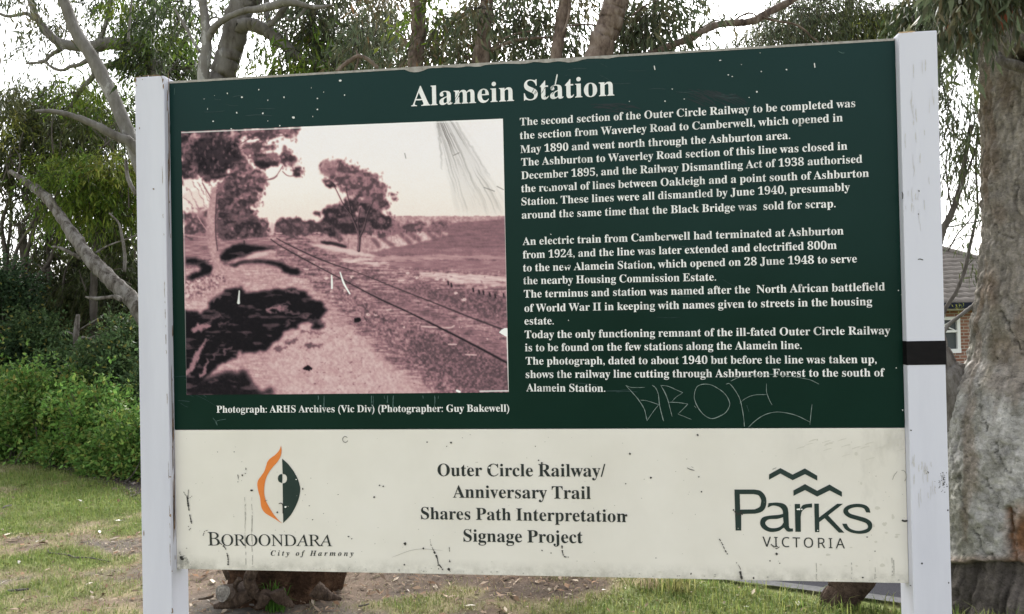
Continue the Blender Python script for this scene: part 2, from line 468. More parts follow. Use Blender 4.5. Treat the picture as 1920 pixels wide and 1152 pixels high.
# outlines of the letters used on the sign: advance | loops of x y, in thousandths of the letter height
GLYPHS = {
 'b(': '323|167 232 183 404 231 557 311 694 258 694 177 596 116 482 78 358 64 232 78 106 116 -18 177 -132 258 -230 311 -230 231 -93 183 60',
 'b)': '323|156 232 140 60 92 -93 12 -230 65 -230 146 -132 207 -18 245 106 259 232 245 358 207 482 146 596 65 694 12 694 92 557 140 404',
 'b,': '219|59 -118 124 -84 163 -32 176 26 167 77 143 111 105 123 75 116 54 95 46 66 52 37 69 18 95 10 97 -29 85 -69 59 -99',
 'b-': '323|283 267 40 267 40 174 283 174',
 'b.': '219|109 111 79 103 57 81 49 51 57 21 79 -1 109 -9 139 -1 161 21 169 51 161 81 139 103',
 'b/': '281|8 -9 78 -9 274 691 204 691',
 'b0': '559|280 -10 198 2 135 36 89 91 58 165 40 255 34 359 40 463 58 552 89 625 135 679 199 713 281 724 360 713 422 679 468 625 500 552 519 462 525 358 519 254 500 165 468 91 421 36 359 2;280 55 313 64 337 91 353 135 366 231 370 358 366 485 353 580 337 624 313 650 281 659 248 650 223 624 207 580 194 485 189 358 194 231 207 135 223 91 247 64',
 'b1': '559|97 0 97 53 179 53 202 57 217 67 226 87 229 118 229 619 161 544 130 522 100 515 78 520 59 535 46 559 42 589 110 613 150 634 196 666 266 718 378 718 378 118 381 91 388 70 403 57 429 53 510 53 510 0',
 'b2': '559|35 0 35 103 183 254 238 313 278 365 306 412 324 457 334 503 337 553 332 602 316 637 291 656 259 663 216 652 188 620 172 565 167 490 115 496 75 513 48 543 39 589 45 624 64 656 94 684 137 706 192 719 259 724 358 713 430 680 462 646 482 606 488 558 485 524 476 490 459 456 434 418 355 328 230 205 130 110 363 110 392 115 416 128 435 150 446 179 454 210 513 210 508 0',
 'b3': '559|243 -10 175 -6 121 7 79 27 51 52 34 80 28 110 34 144 54 168 81 183 113 188 122 132 147 92 186 68 236 60 268 63 297 73 322 91 342 118 355 156 359 207 349 259 319 301 270 329 204 338 142 338 142 400 208 400 265 410 304 441 327 487 335 547 330 595 314 632 288 655 252 663 220 657 198 641 182 615 173 583 166 508 111 513 70 530 45 557 36 597 50 646 92 687 161 715 257 724 353 713 426 682 460 649 481 609 488 561 477 499 444 449 395 409 335 381 375 371 416 355 454 331 485 300 506 258 513 206 507 150 491 104 464 66 430 37 389 15 343 1 294 -7',
 'b4': '559|180 0 180 53 208 53 240 56 266 66 284 87 290 125 290 186 13 186 13 247 297 714 436 714 436 252 540 252 540 186 436 186 436 125 442 87 460 66 487 56 518 53 531 53 531 0;83 252 290 252 290 427 292 522 297 619 282 587 259 545 235 503 218 475',
 'b5': '559|245 -10 178 -6 125 8 86 27 60 53 45 81 40 111 46 142 62 163 88 176 120 180 123 152 131 124 144 98 165 78 193 65 230 60 262 64 291 75 316 94 336 124 349 166 353 220 344 285 318 332 275 359 217 368 154 363 106 350 60 368 92 714 470 714 475 532 418 532 410 566 397 594 384 602 364 604 156 604 140 419 188 430 250 434 322 428 384 410 436 381 475 339 498 285 506 220 500 160 483 111 455 71 421 41 380 18 336 2 290 -7',
 'b8': '559|273 -10 197 -3 136 16 89 46 56 86 36 131 30 182 40 241 71 288 117 326 177 361 124 398 85 440 61 488 53 542 59 588 75 631 104 668 148 698 208 718 285 724 350 719 403 702 445 675 485 618 498 549 489 495 462 454 419 420 363 387 440 343 491 297 520 247 529 189 522 131 499 82 462 43 411 13 348 -4;302 421 334 444 356 472 368 507 372 551 369 579 362 606 349 630 331 649 307 662 279 666 243 658 216 634 200 598 194 554 201 508 222 474 256 446;278 47 324 56 360 82 382 122 390 172 381 217 356 254 310 287 244 321 213 296 188 265 171 226 165 178 173 125 196 84 232 56',
 'b9': '559|227 -10 173 -6 131 7 100 25 79 49 67 76 63 103 66 123 75 140 90 152 112 160 130 119 154 84 188 61 232 53 290 71 332 126 360 216 373 343 348 316 316 295 277 280 231 275 177 281 130 299 90 328 59 369 41 420 35 482 42 550 62 609 96 657 142 694 198 716 264 724 333 715 393 689 443 644 482 580 506 495 514 388 510 308 498 234 477 166 448 107 408 58 359 21 298 -2;274 347 307 352 334 366 356 387 373 414 365 524 344 600 312 643 270 657 232 646 204 615 186 562 180 488 190 410 222 363',
 'b:': '219|109 458 79 450 57 428 49 398 57 368 79 346 109 338 139 346 161 368 169 398 161 428 139 450;109 111 79 103 57 81 49 51 57 21 79 -1 109 -9 139 -1 161 21 169 51 161 81 139 103',
 'bA': '650|-13 0 -13 27 13 32 35 45 54 71 73 111 307 694 334 693 572 129 612 51 632 33 660 27 660 0 341 0 341 27 386 32 413 45 422 68 406 121 376 197 154 197 117 105 113 88 111 72 119 47 143 32 184 27 190 27 190 0;169 239 360 239 263 475',
 'bB': '659|24 0 24 26 67 33 93 48 107 77 111 122 111 549 109 587 103 614 92 633 76 645 53 651 23 653 23 678 328 678 443 668 525 639 574 590 590 522 572 450 518 399 427 368 513 343 574 307 611 257 623 196 615 139 592 90 553 52 499 23 433 6 354 0;271 375 280 375 348 383 392 406 416 448 424 514 418 573 401 614 370 638 322 646 294 643 280 633 273 613 271 582;330 36 385 45 422 73 441 121 448 191 439 262 413 309 365 335 294 344 271 344 271 97 274 68 284 50 301 39',
 'bC': '697|382 -16 288 -5 205 30 135 84 83 156 50 242 39 340 50 437 84 523 137 594 207 648 291 682 386 693 460 684 547 655 577 648 607 659 624 693 650 693 650 459 625 459 584 542 531 606 466 646 395 660 316 640 259 579 225 478 214 337 227 205 264 111 327 54 414 35 474 43 533 67 589 105 638 158 666 132 589 50 494 0',
 'bD': '738|30 0 30 26 69 32 94 44 106 69 110 111 110 557 105 606 91 635 64 648 22 653 22 678 330 678 440 668 532 639 604 590 655 523 687 439 697 339 675 191 608 85 496 21 340 0;331 36 391 44 439 70 476 112 501 171 517 247 522 341 510 474 475 569 415 626 332 645 301 641 282 631 274 609 271 573 271 107 274 72 282 51 300 40',
 'bE': '658|21 0 21 25 65 30 93 44 107 72 112 116 112 549 107 603 93 634 66 648 24 653 24 678 594 678 594 476 571 476 559 532 537 575 507 605 440 632 345 641 298 638 285 632 277 621 272 578 272 366 288 366 346 375 386 401 412 446 429 514 453 514 453 176 428 176 420 229 407 270 386 299 359 318 322 328 276 331 272 331 272 100 275 69 286 52 307 44 343 41 410 45 467 58 513 79 552 112 585 156 612 213 640 213 599 0',
 'bF': '602|23 0 23 26 67 34 93 50 107 79 111 125 111 558 106 603 92 630 64 645 21 653 21 678 586 678 586 476 562 476 549 532 529 574 501 605 462 626 409 638 342 642 298 640 285 635 277 627 271 593 271 368 283 368 340 377 381 403 408 448 423 516 450 516 450 176 424 176 409 251 382 299 341 324 281 333 271 333 271 120 273 88 280 64 292 46 312 35 342 29 382 26 382 0',
 'bG': '756|399 -15 298 -4 211 29 139 82 86 153 52 240 41 341 52 439 86 524 138 595 208 648 290 682 383 693 464 684 550 656 577 649 592 652 604 660 624 693 651 693 651 458 625 458 600 515 569 564 532 604 490 635 445 654 398 660 319 640 262 580 228 479 217 339 223 243 240 163 268 101 306 55 354 28 410 19 458 24 489 41 505 68 510 106 510 190 505 229 490 254 460 266 410 271 410 295 745 295 745 271 704 266 680 254 668 230 664 191 664 43 532 -1',
 'bH': '779|23 0 23 26 67 32 93 47 107 75 111 120 111 564 106 605 93 631 66 646 24 653 24 678 360 678 360 653 304 643 288 633 278 618 273 595 271 564 271 373 509 373 509 564 502 618 493 633 477 643 420 653 420 678 755 678 755 653 712 646 686 632 673 606 669 564 669 120 673 77 687 49 712 33 755 26 755 0 420 0 420 26 463 32 490 46 504 73 509 120 509 329 271 329 271 120 275 75 289 47 316 32 360 26 360 0',
 'bI': '388|20 0 20 26 63 34 91 48 107 73 112 112 112 576 107 614 94 637 67 648 20 653 20 678 364 678 364 653 319 648 292 637 277 614 272 576 272 115 279 66 289 50 307 39 366 26 366 0',
 'bJ': '492|162 -97 117 -93 77 -80 43 -60 17 -33 1 -1 -5 34 0 66 16 91 39 106 66 111 95 106 118 92 133 70 138 41 135 19 126 -2 114 -29 125 -52 156 -60 187 -54 207 -37 217 -8 220 32 220 546 218 582 212 609 200 628 182 641 155 648 118 653 118 678 468 678 468 653 435 649 412 642 396 630 387 612 380 546 380 132 366 32 326 -40 257 -83',
 'bM': '944|21 0 21 26 64 32 92 47 107 74 112 118 112 569 110 598 105 619 95 634 79 644 22 653 22 678 275 678 472 212 669 678 919 678 919 653 878 645 853 630 839 604 834 563 834 127 836 90 841 64 851 45 866 35 918 26 918 0 589 0 589 26 644 37 660 48 670 66 675 90 677 124 677 594 429 0 402 0 157 579 157 119 162 72 178 44 207 30 252 26 252 0',
 'bN': '735|600 -16 159 521 159 117 163 73 177 46 203 32 248 26 248 0 27 0 27 26 58 29 81 35 96 45 106 62 111 85 113 117 113 578 54 645 27 653 27 678 233 678 582 251 582 562 580 594 575 617 565 632 549 643 493 653 493 678 714 678 714 653 671 647 645 633 632 605 628 561 628 -16',
 'bO': '782|388 -16 317 -9 251 11 192 43 141 86 98 138 67 199 48 266 41 339 48 411 67 479 98 539 141 592 193 635 254 667 321 687 395 694 466 687 532 668 591 636 642 594 684 542 716 481 735 413 742 339 735 266 716 199 684 138 641 86 589 43 529 11 461 -9;394 18 469 38 522 98 554 199 565 339 560 436 544 516 518 579 482 624 438 651 387 660 312 640 259 580 227 479 216 339 221 243 237 163 264 100 300 54 343 27',
 'bP': '622|23 0 23 26 67 32 93 47 107 75 111 120 111 564 106 605 93 631 66 646 24 653 24 678 318 678 428 672 500 655 546 628 580 592 602 547 609 494 602 441 581 396 546 358 497 329 435 312 360 306 271 306 271 120 275 75 289 47 316 32 360 26 360 0;271 342 300 342 363 351 405 376 427 422 435 490 429 558 410 605 375 633 322 642 297 639 282 631 274 616 271 593',
 'bR': '704|23 0 23 26 67 32 93 47 107 75 111 120 111 564 106 605 93 631 66 646 24 653 24 678 323 678 454 667 547 634 588 599 613 554 621 498 604 425 553 370 469 333 643 75 674 38 690 29 712 26 715 26 715 0 504 0 300 316 271 316 271 120 275 75 289 47 316 32 360 26 360 0;271 348 303 348 370 357 417 385 443 432 452 500 445 562 423 607 386 633 334 642 301 639 282 629 274 609 271 574',
 'bS': '581|64 -16 64 235 93 235 123 140 166 74 222 35 293 22 344 30 383 54 407 89 415 133 406 174 379 209 335 238 242 284 167 329 115 376 84 430 74 494 81 551 100 600 131 639 172 669 220 688 275 694 342 687 420 667 434 664 446 662 467 670 477 694 505 694 505 475 480 475 462 528 437 573 406 610 370 639 330 656 289 662 243 655 208 635 185 604 178 566 185 530 204 501 236 476 281 451 377 406 431 377 473 347 502 315 521 280 531 241 535 198 527 138 505 86 468 43 418 12 357 -8 286 -15 236 -12 187 1 147 14 126 18 112 16 103 11 91 -16',
 'bT': '630|137 0 137 26 183 31 212 46 227 75 232 120 232 645 222 645 151 634 97 601 61 546 43 473 16 473 16 678 611 678 611 472 586 472 568 548 531 602 475 634 400 645 392 645 392 120 397 73 412 45 440 31 488 26 488 0',
 'bV': '637|316 -19 66 567 34 626 12 644 -21 653 -21 678 314 678 314 653 274 651 248 644 232 630 227 610 240 563 385 213 518 562 528 609 523 630 509 643 483 650 445 653 445 678 658 678 658 653 630 649 608 637 589 612 569 570 342 -19',
 'bW': '910|254 -16 48 585 36 615 23 636 4 648 -23 653 -23 678 269 678 269 653 242 650 223 643 213 631 209 611 220 555 332 228 448 525 426 594 414 623 398 640 375 648 341 653 341 678 654 678 654 653 616 649 593 635 585 613 594 575 706 247 805 550 817 605 813 627 801 641 780 649 749 653 749 678 929 678 929 653 904 644 885 627 870 601 856 565 664 -16 637 -16 470 460 283 -16',
 'ba': '512|379 -15 337 -8 310 15 298 52 250 16 198 -6 142 -13 96 -6 60 17 38 51 30 94 37 135 59 172 95 203 177 244 296 283 296 359 292 395 278 421 255 435 220 440 171 432 155 408 169 382 179 363 183 344 178 320 164 301 142 288 115 284 87 289 67 303 53 324 49 352 55 385 73 415 103 439 141 458 188 470 241 474 332 464 392 435 425 385 436 313 436 93 439 59 444 53 453 51 477 62 490 41 438 -1;225 50 259 61 278 75 296 94 296 252 229 225 189 183 176 125 181 83 198 58',
 'bb': '537|64 -17 64 578 62 617 55 638 39 649 12 654 12 678 206 678 206 415 241 448 282 467 329 474 379 467 423 445 459 411 486 365 503 310 509 247 502 175 481 112 447 59 402 19 347 -7 286 -15 220 -1 156 42 79 -17;272 21 304 27 328 44 345 73 360 141 365 238 360 318 344 374 316 406 274 417 252 413 231 402 215 383 206 360 206 102 213 57 235 30',
 'bc': '437|232 -15 178 -7 129 16 88 53 56 101 36 159 29 223 37 292 60 353 96 403 143 442 198 467 260 475 324 467 373 444 403 409 413 365 409 340 397 321 377 308 352 304 319 312 299 335 292 373 293 389 294 404 284 433 252 442 205 424 176 370 167 279 176 183 204 114 232 82 265 63 304 57 356 70 404 107 424 90 369 32 305 -3',
 'bd': '551|208 -15 159 -7 116 16 79 52 52 99 35 156 29 219 35 291 54 354 83 405 121 443 167 466 217 474 261 468 299 449 332 417 332 597 328 623 316 641 294 650 262 654 262 678 475 678 475 112 477 81 484 61 498 48 526 41 526 16 438 8 332 -15 332 58 300 17 258 -7;255 42 278 47 301 62 320 84 332 113 332 360 324 383 307 402 285 414 259 418 219 406 194 372 180 312 175 228 179 146 193 87 218 53',
 'be': '448|229 -15 174 -7 126 16 86 52 55 102 36 163 29 234 36 300 56 358 88 406 130 443 179 466 234 474 287 468 333 449 371 417 399 374 415 321 421 258 421 247 174 247 182 167 206 109 244 74 297 63 335 70 370 92 402 128 424 108 370 40 305 -1;173 286 300 286 300 320 297 375 288 413 269 435 240 442 203 427 180 380 173 303',
 'bf': '318|22 0 22 24 59 33 68 41 74 52 78 109 78 412 24 412 24 462 78 462 78 526 90 596 126 649 183 681 259 692 315 685 357 664 383 632 392 595 388 567 375 546 356 533 334 529 310 533 291 544 279 560 275 582 278 603 287 626 292 635 294 644 288 656 268 660 243 655 229 640 222 615 220 581 220 462 303 462 303 412 220 412 220 97 224 60 235 38 258 28 297 24 297 0',
 'bg': '487|217 -209 132 -202 71 -181 34 -149 21 -111 30 -81 57 -57 102 -38 65 -15 42 13 35 45 42 80 63 110 99 138 152 164 86 200 46 251 33 316 39 360 59 399 90 430 131 454 179 469 234 474 292 469 347 453 472 453 472 399 399 399 425 354 434 303 428 262 411 225 384 195 348 172 305 158 256 153 234 154 211 155 187 151 168 141 154 125 150 106 165 81 210 73 261 73 332 70 386 60 425 43 451 19 465 -14 470 -55 463 -100 441 -137 406 -168 326 -199;234 185 264 193 284 217 294 257 297 314 294 371 284 411 264 434 234 442 204 434 185 411 174 371 170 314 174 257 185 217 204 193;239 -173 324 -165 375 -140 392 -98 387 -76 371 -62 344 -54 305 -51 144 -51 118 -77 109 -108 117 -133 141 -154 181 -168',
 'bh': '567|27 0 27 24 52 28 67 38 75 56 78 83 78 594 76 621 68 639 53 650 28 655 28 678 220 678 220 397 261 440 308 465 362 474 419 464 460 434 484 385 492 315 492 83 495 56 502 39 517 28 541 24 541 0 301 0 301 24 308 24 331 31 345 50 350 83 350 323 348 359 341 384 327 399 302 404 258 391 220 350 220 83 222 56 230 39 244 28 268 24 268 0',
 'bi': '295|150 539 121 544 97 561 80 585 75 614 80 644 97 668 121 685 150 690 179 685 204 668 220 644 225 614 220 585 203 561 179 544;27 0 27 24 52 29 68 38 75 55 78 83 78 375 76 406 70 424 55 433 30 437 31 462 221 462 221 83 223 56 230 39 244 29 268 24 268 0',
 'bj': '312|158 541 129 546 105 562 88 587 83 616 89 646 105 670 129 687 158 692 188 687 212 670 229 646 234 616 229 587 212 563 188 546;53 -209 17 -206 -16 -195 -44 -179 -65 -157 -79 -132 -83 -104 -79 -79 -67 -60 -47 -47 -22 -43 3 -47 22 -58 35 -76 39 -98 36 -114 28 -130 16 -153 24 -169 46 -174 73 -168 87 -149 93 -119 95 -80 95 372 92 404 83 424 65 434 33 438 33 462 237 462 237 -32 232 -86 215 -130 189 -165 130 -198',
 'bk': '534|26 0 26 24 52 29 68 39 75 56 78 83 78 592 76 621 70 640 56 649 30 654 31 678 220 678 220 251 338 369 357 393 363 414 350 431 311 437 306 437 306 462 514 462 514 437 459 423 409 387 331 311 515 51 536 31 560 24 560 0 314 0 314 24 323 24 348 30 356 47 345 73 242 219 220 200 220 83 222 56 230 39 244 29 268 24 268 0',
 'bl': '297|27 0 27 24 52 29 68 38 75 55 78 83 78 592 76 620 70 639 56 650 30 654 30 678 221 678 221 83 223 56 230 39 244 29 268 24 268 0',
 'bm': '825|27 0 27 24 52 28 67 38 75 56 78 83 78 377 76 404 68 423 53 434 28 438 28 462 218 462 218 394 258 438 303 465 353 474 412 465 453 436 477 389 519 436 567 465 622 474 678 464 718 434 742 385 750 315 750 83 752 56 760 39 774 28 798 24 798 0 562 0 562 24 586 28 600 39 608 57 610 83 610 323 608 359 601 384 587 399 562 404 520 391 483 353 483 83 485 57 493 39 507 28 530 24 530 0 297 0 297 24 321 28 335 39 343 57 345 83 345 323 343 358 336 384 322 399 297 404 254 391 218 350 218 83 220 57 227 40 241 29 264 24 264 0',
 'bn': '567|27 0 27 24 52 28 67 38 75 56 78 83 78 377 76 404 68 423 53 434 28 438 28 462 220 462 220 398 260 440 308 466 362 474 419 464 460 434 484 385 492 315 492 83 495 56 502 39 517 28 541 24 541 0 301 0 301 24 308 24 331 31 345 50 350 83 350 323 348 359 341 384 327 399 302 404 258 391 220 350 220 83 222 56 230 39 244 28 268 24 268 0',
 'bo': '501|251 -15 189 -7 135 17 90 55 56 105 35 163 28 229 35 296 56 356 90 405 135 443 189 466 250 474 311 466 365 443 410 406 444 357 465 298 472 229 465 161 444 102 410 53 366 16 312 -7;251 17 287 27 311 58 319 84 324 121 327 229 323 338 309 403 285 435 251 445 214 434 191 403 178 338 174 230 178 122 183 84 191 58 215 27',
 'bp': '553|26 -207 26 -184 46 -181 60 -175 69 -164 75 -150 78 -95 78 362 76 400 69 422 55 433 29 439 29 462 213 462 213 391 247 438 291 466 343 475 393 467 436 444 472 407 499 360 515 302 521 238 515 169 498 108 470 56 434 18 389 -7 338 -15 292 -8 253 13 220 48 220 -86 226 -147 235 -164 249 -175 294 -183 294 -207;291 42 330 54 356 88 371 148 376 230 372 310 359 369 335 403 296 414 254 398 220 350 220 102 238 69 262 49',
 'br': '428|27 0 27 24 52 29 68 38 75 55 78 83 78 375 76 406 69 425 55 433 30 437 31 462 217 462 217 375 245 417 279 449 313 468 347 474 384 469 410 453 426 428 431 396 427 370 414 349 394 336 369 331 346 334 331 344 308 372 296 383 281 387 261 380 241 360 227 327 222 286 222 83 226 55 237 38 258 28 294 24 294 0',
 'bs': '429|225 -15 181 -9 129 9 109 13 89 6 76 -13 53 -13 53 157 79 157 99 101 129 58 167 31 209 22 242 26 266 40 281 60 286 87 273 125 232 156 159 193 113 221 81 252 62 288 55 328 65 386 97 433 146 465 210 475 247 471 296 458 307 456 317 454 332 459 343 475 363 475 363 330 340 330 320 378 293 413 259 434 222 441 194 437 173 426 160 408 156 386 160 364 172 346 191 330 218 315 285 282 329 255 360 226 377 189 383 141 372 77 340 27 289 -5',
 'bt': '340|184 -14 133 -7 98 16 79 53 72 106 72 415 30 415 30 446 131 550 167 593 192 631 215 631 215 462 309 462 309 415 215 415 215 122 217 95 223 76 233 64 250 60 282 73 307 111 331 98 294 36 245 -2',
 'bu': '558|195 -15 136 -5 97 26 75 75 68 144 68 369 66 399 59 421 43 433 17 438 17 462 211 462 211 110 214 87 225 69 241 57 263 53 305 64 340 98 340 369 337 401 329 422 312 434 282 438 282 462 482 462 482 104 485 76 493 58 509 49 536 44 536 19 446 11 340 -15 340 60 312 29 277 5 238 -10',
 'bv': '456|212 -15 57 369 33 419 18 432 -4 437 -4 462 244 462 244 438 232 438 202 431 192 411 194 399 275 182 351 376 359 405 345 430 303 438 303 462 454 462 454 439 430 430 414 415 387 362 238 -15',
 'bw': '647|182 -15 25 394 9 424 -2 432 -16 437 -16 462 206 462 206 437 178 431 172 423 170 411 172 396 178 376 248 189 314 350 299 396 282 430 270 436 250 439 250 462 481 462 481 437 450 430 440 411 441 401 443 390 500 210 569 381 576 410 573 422 566 430 530 439 530 462 663 462 663 439 645 435 633 424 613 384 453 -15 430 -15 332 293 208 -15',
 'bx': '475|7 0 7 22 51 43 92 84 183 203 64 392 36 424 6 437 6 462 251 462 251 438 220 433 209 417 222 387 273 306 333 382 345 400 349 415 346 425 338 432 299 438 299 462 463 462 463 441 421 421 378 378 295 274 434 54 451 32 461 26 475 23 475 0 231 0 231 24 265 29 273 36 276 45 272 64 258 88 205 170 145 91 131 69 126 51 137 29 170 22 175 22 175 0',
 'by': '447|78 -209 43 -203 15 -186 -4 -159 -10 -125 -6 -101 7 -79 27 -64 53 -59 77 -63 95 -73 107 -91 111 -113 111 -121 110 -130 115 -143 128 -147 147 -138 170 -110 193 -66 209 -7 54 373 37 410 23 428 12 435 -5 437 -7 437 -7 462 241 462 241 437 202 431 194 423 191 409 193 397 198 382 276 177 343 359 352 387 354 408 351 422 342 431 302 437 302 462 446 462 446 437 427 432 413 418 386 361 241 -36 216 -97 193 -143 168 -174 142 -195 113 -205',
 'iC': '655|301 -17 222 -9 156 15 102 54 62 106 38 170 30 245 36 318 55 391 84 460 124 524 173 580 229 626 292 661 358 682 427 689 496 684 573 667 591 664 606 661 627 668 642 689 669 689 626 459 597 461 588 544 562 605 518 642 460 654 393 640 330 597 274 526 226 427 193 316 182 212 193 136 225 79 275 42 341 30 417 44 486 86 548 157 576 135 499 51 407 0',
 'iH': '756|-50 0 -50 23 -22 25 1 31 18 42 33 61 58 127 171 549 177 576 179 601 175 621 162 635 140 644 109 647 109 671 422 671 422 647 393 645 371 639 353 628 339 609 315 544 269 375 508 375 555 549 563 601 559 621 546 635 524 644 492 647 492 671 806 671 806 647 756 641 739 630 725 613 700 549 586 122 577 71 581 50 594 36 615 27 647 23 647 0 334 0 334 23 362 25 385 31 402 42 417 61 442 127 496 329 257 329 202 122 193 70 201 45 224 30 263 23 263 0',
 'ia': '500|79 -13 36 -5 2 21 -21 59 -28 109 -23 163 -8 219 17 275 48 327 84 373 125 411 188 449 246 461 281 454 306 432 319 395 335 451 442 451 359 161 345 110 340 83 344 66 355 60 385 78 424 130 446 116 395 44 344 1 293 -13 259 -6 238 15 231 51 234 78 241 112 204 57 166 18 125 -5;138 61 161 67 184 83 206 109 227 141 263 219 287 301 295 369 291 396 278 413 256 418 233 412 210 393 186 363 163 326 123 237 104 172 97 120 102 87 115 68',
 'if': '288|-98 -207 -133 -201 -162 -184 -180 -158 -186 -126 -183 -104 -172 -87 -156 -75 -135 -71 -117 -74 -102 -84 -92 -98 -89 -117 -91 -133 -97 -145 -105 -159 -101 -170 -88 -174 -68 -169 -51 -153 -35 -128 -22 -97 7 4 38 155 89 410 20 410 28 451 98 451 136 560 187 638 227 672 269 693 315 700 359 695 393 679 413 654 420 622 414 592 397 574 368 568 349 572 334 582 323 597 319 615 327 640 335 658 331 666 319 669 291 656 265 618 240 550 215 451 300 451 294 410 209 410 157 168 128 52 97 -43 60 -115 16 -167 -35 -197',
 'ii': '289|196 553 170 558 149 572 135 593 130 619 135 645 149 666 170 680 196 685 221 680 243 666 257 645 262 619 257 593 243 572 221 558;73 -12 43 -7 20 8 6 31 1 61 6 96 15 130 66 314 76 353 79 378 69 399 38 406 29 406 28 431 133 445 223 461 133 127 125 82 129 68 141 63 170 81 211 134 231 120 180 47 127 3',
 'im': '781|566 -12 529 -4 506 21 499 62 511 126 542 229 576 331 585 368 580 384 566 389 522 371 474 318 424 227 372 92 342 0 227 0 328 331 336 368 331 384 317 389 291 382 264 363 234 330 203 283 173 226 145 160 120 84 98 0 -21 0 63 314 74 358 77 378 67 399 36 406 27 406 25 431 225 461 173 288 227 365 278 419 328 451 381 461 423 453 448 428 456 387 445 323 492 385 537 428 582 453 629 461 671 453 696 428 704 387 696 333 673 254 625 113 621 99 619 86 623 70 635 65 649 70 664 83 681 105 702 135 724 120 683 62 645 21 607 -4',
 'in': '532|317 -14 280 -6 257 19 250 61 261 125 293 228 328 330 336 367 331 383 317 388 281 376 243 341 203 283 173 226 145 160 120 84 98 0 -21 0 63 314 74 358 77 378 67 399 36 406 27 406 25 431 225 461 173 288 227 365 278 419 328 451 381 461 423 453 448 428 456 386 449 337 424 253 370 85 374 69 387 64 401 68 416 82 453 134 475 119 434 61 396 20 358 -6',
 'io': '470|143 -14 80 -3 30 30 -4 80 -15 146 -9 201 9 257 36 310 72 359 113 400 160 433 210 454 261 461 330 450 381 419 413 368 424 302 418 248 402 194 375 140 340 91 298 49 251 15 198 -7;154 20 177 26 199 45 220 74 241 110 275 196 298 285 306 358 300 397 284 421 256 429 233 423 211 405 189 377 169 342 135 256 112 166 103 87 109 50 126 27',
 'ir': '388|-21 0 63 314 74 358 77 378 67 399 36 406 27 406 25 431 225 461 170 281 215 362 255 417 293 450 312 458 331 461 362 454 380 431 386 394 382 365 371 343 352 329 328 324 300 332 277 354 268 359 234 334 189 260 141 145 98 0',
 'it': '275|45 -14 7 -6 -15 18 -23 58 -22 78 -16 104 67 407 19 407 19 442 86 475 147 525 200 592 241 592 199 447 278 447 267 407 188 407 114 153 104 114 100 84 104 67 115 61 146 81 191 141 214 126 172 65 132 22 90 -5',
 'iy': '419|-44 -209 -75 -205 -99 -192 -114 -172 -119 -148 -115 -125 -102 -107 -83 -95 -61 -91 -39 -95 -12 -109 13 -123 30 -127 42 -124 57 -115 87 -84 113 -45 123 -9 118 44 105 134 86 233 66 317 49 373 36 400 21 410 -1 412 -14 411 -14 438 34 444 71 452 126 461 148 440 167 378 190 270 220 112 284 239 305 314 298 335 278 354 257 375 250 400 254 425 267 444 287 457 312 461 338 457 357 444 369 422 373 394 369 365 359 326 319 226 260 110 188 -7 110 -110 69 -150 30 -182 -8 -202',
 'rA': '690|-126 0 -122 19 -79 26 -38 48 0 83 160 271 530 707 550 707 525 86 529 55 545 36 572 24 612 19 609 0 329 0 333 19 341 19 381 24 406 39 419 68 425 116 429 235 198 235 184 232 172 223 97 134 60 83 47 53 51 36 64 26 85 21 117 19 112 0;213 272 431 272 443 546',
 'rB': '653|-50 0 -45 20 -40 20 1 25 29 40 48 66 63 108 187 573 196 625 192 646 179 660 155 668 121 672 126 692 381 692 482 683 553 655 597 608 611 543 592 470 536 414 442 374 508 339 547 286 560 216 550 154 522 102 476 59 416 27 341 7 255 0;287 385 382 396 451 428 482 461 500 501 506 549 492 610 450 646 379 658 333 655 320 649 312 641 299 611 280 544 243 401 246 393 253 388;228 31 294 37 348 54 392 83 423 122 442 170 448 226 438 283 409 323 359 345 289 353 243 351 231 344 223 331 163 108 159 86 156 66 160 48 173 38',
 'rD': '755|-53 0 -47 20 -42 20 -1 25 27 38 46 65 62 108 187 573 196 624 191 645 178 660 155 668 120 672 126 692 391 692 484 683 563 658 627 616 674 559 703 488 713 405 705 326 680 251 640 182 586 122 518 71 439 33 348 8 248 0;253 33 333 41 402 66 461 104 510 154 548 214 575 281 592 353 597 428 591 497 572 555 542 600 499 633 444 652 378 659 330 654 316 645 306 630 287 576 168 133 156 73 162 54 179 42 209 36',
 'rN': '745|503 -16 229 555 112 125 104 89 101 64 106 43 119 30 144 23 181 20 176 0 -50 0 -45 20 -4 24 25 38 46 64 62 108 193 585 196 597 197 608 192 630 178 652 156 667 128 672 121 672 126 692 271 692 526 161 636 567 645 603 647 628 642 650 629 662 604 669 566 672 571 692 798 692 792 672 741 665 723 655 708 640 696 616 685 584 522 -16',
 'rO': '769|298 -15 222 -7 157 16 104 54 65 105 40 167 32 241 38 309 57 376 87 441 126 503 172 559 226 609 284 649 346 681 410 700 475 707 551 699 615 675 666 637 705 585 728 522 736 450 732 394 718 338 697 281 669 226 635 174 596 126 552 84 506 48 441 13 372 -8;299 15 350 22 399 43 444 76 487 119 525 170 559 229 586 292 606 358 619 426 623 493 613 572 585 630 539 665 477 677 423 669 370 646 319 608 272 558 229 496 194 426 173 370 158 315 148 259 145 204 155 124 186 64 234 27',
 'rR': '671|-50 0 -45 20 -40 20 1 25 29 40 48 66 63 108 187 573 196 625 192 646 179 660 155 668 121 672 126 692 419 692 511 682 577 653 606 623 624 586 630 542 618 477 580 423 518 381 431 350 523 127 546 79 568 46 592 27 624 20 628 20 622 0 467 0 329 340 307 340 262 341 227 344 170 132 158 68 162 44 176 30 198 22 230 19 241 19 235 0;301 372 393 383 461 418 491 451 510 493 516 541 507 593 481 630 436 652 374 659 334 655 321 648 311 636 294 593 235 376 267 374',
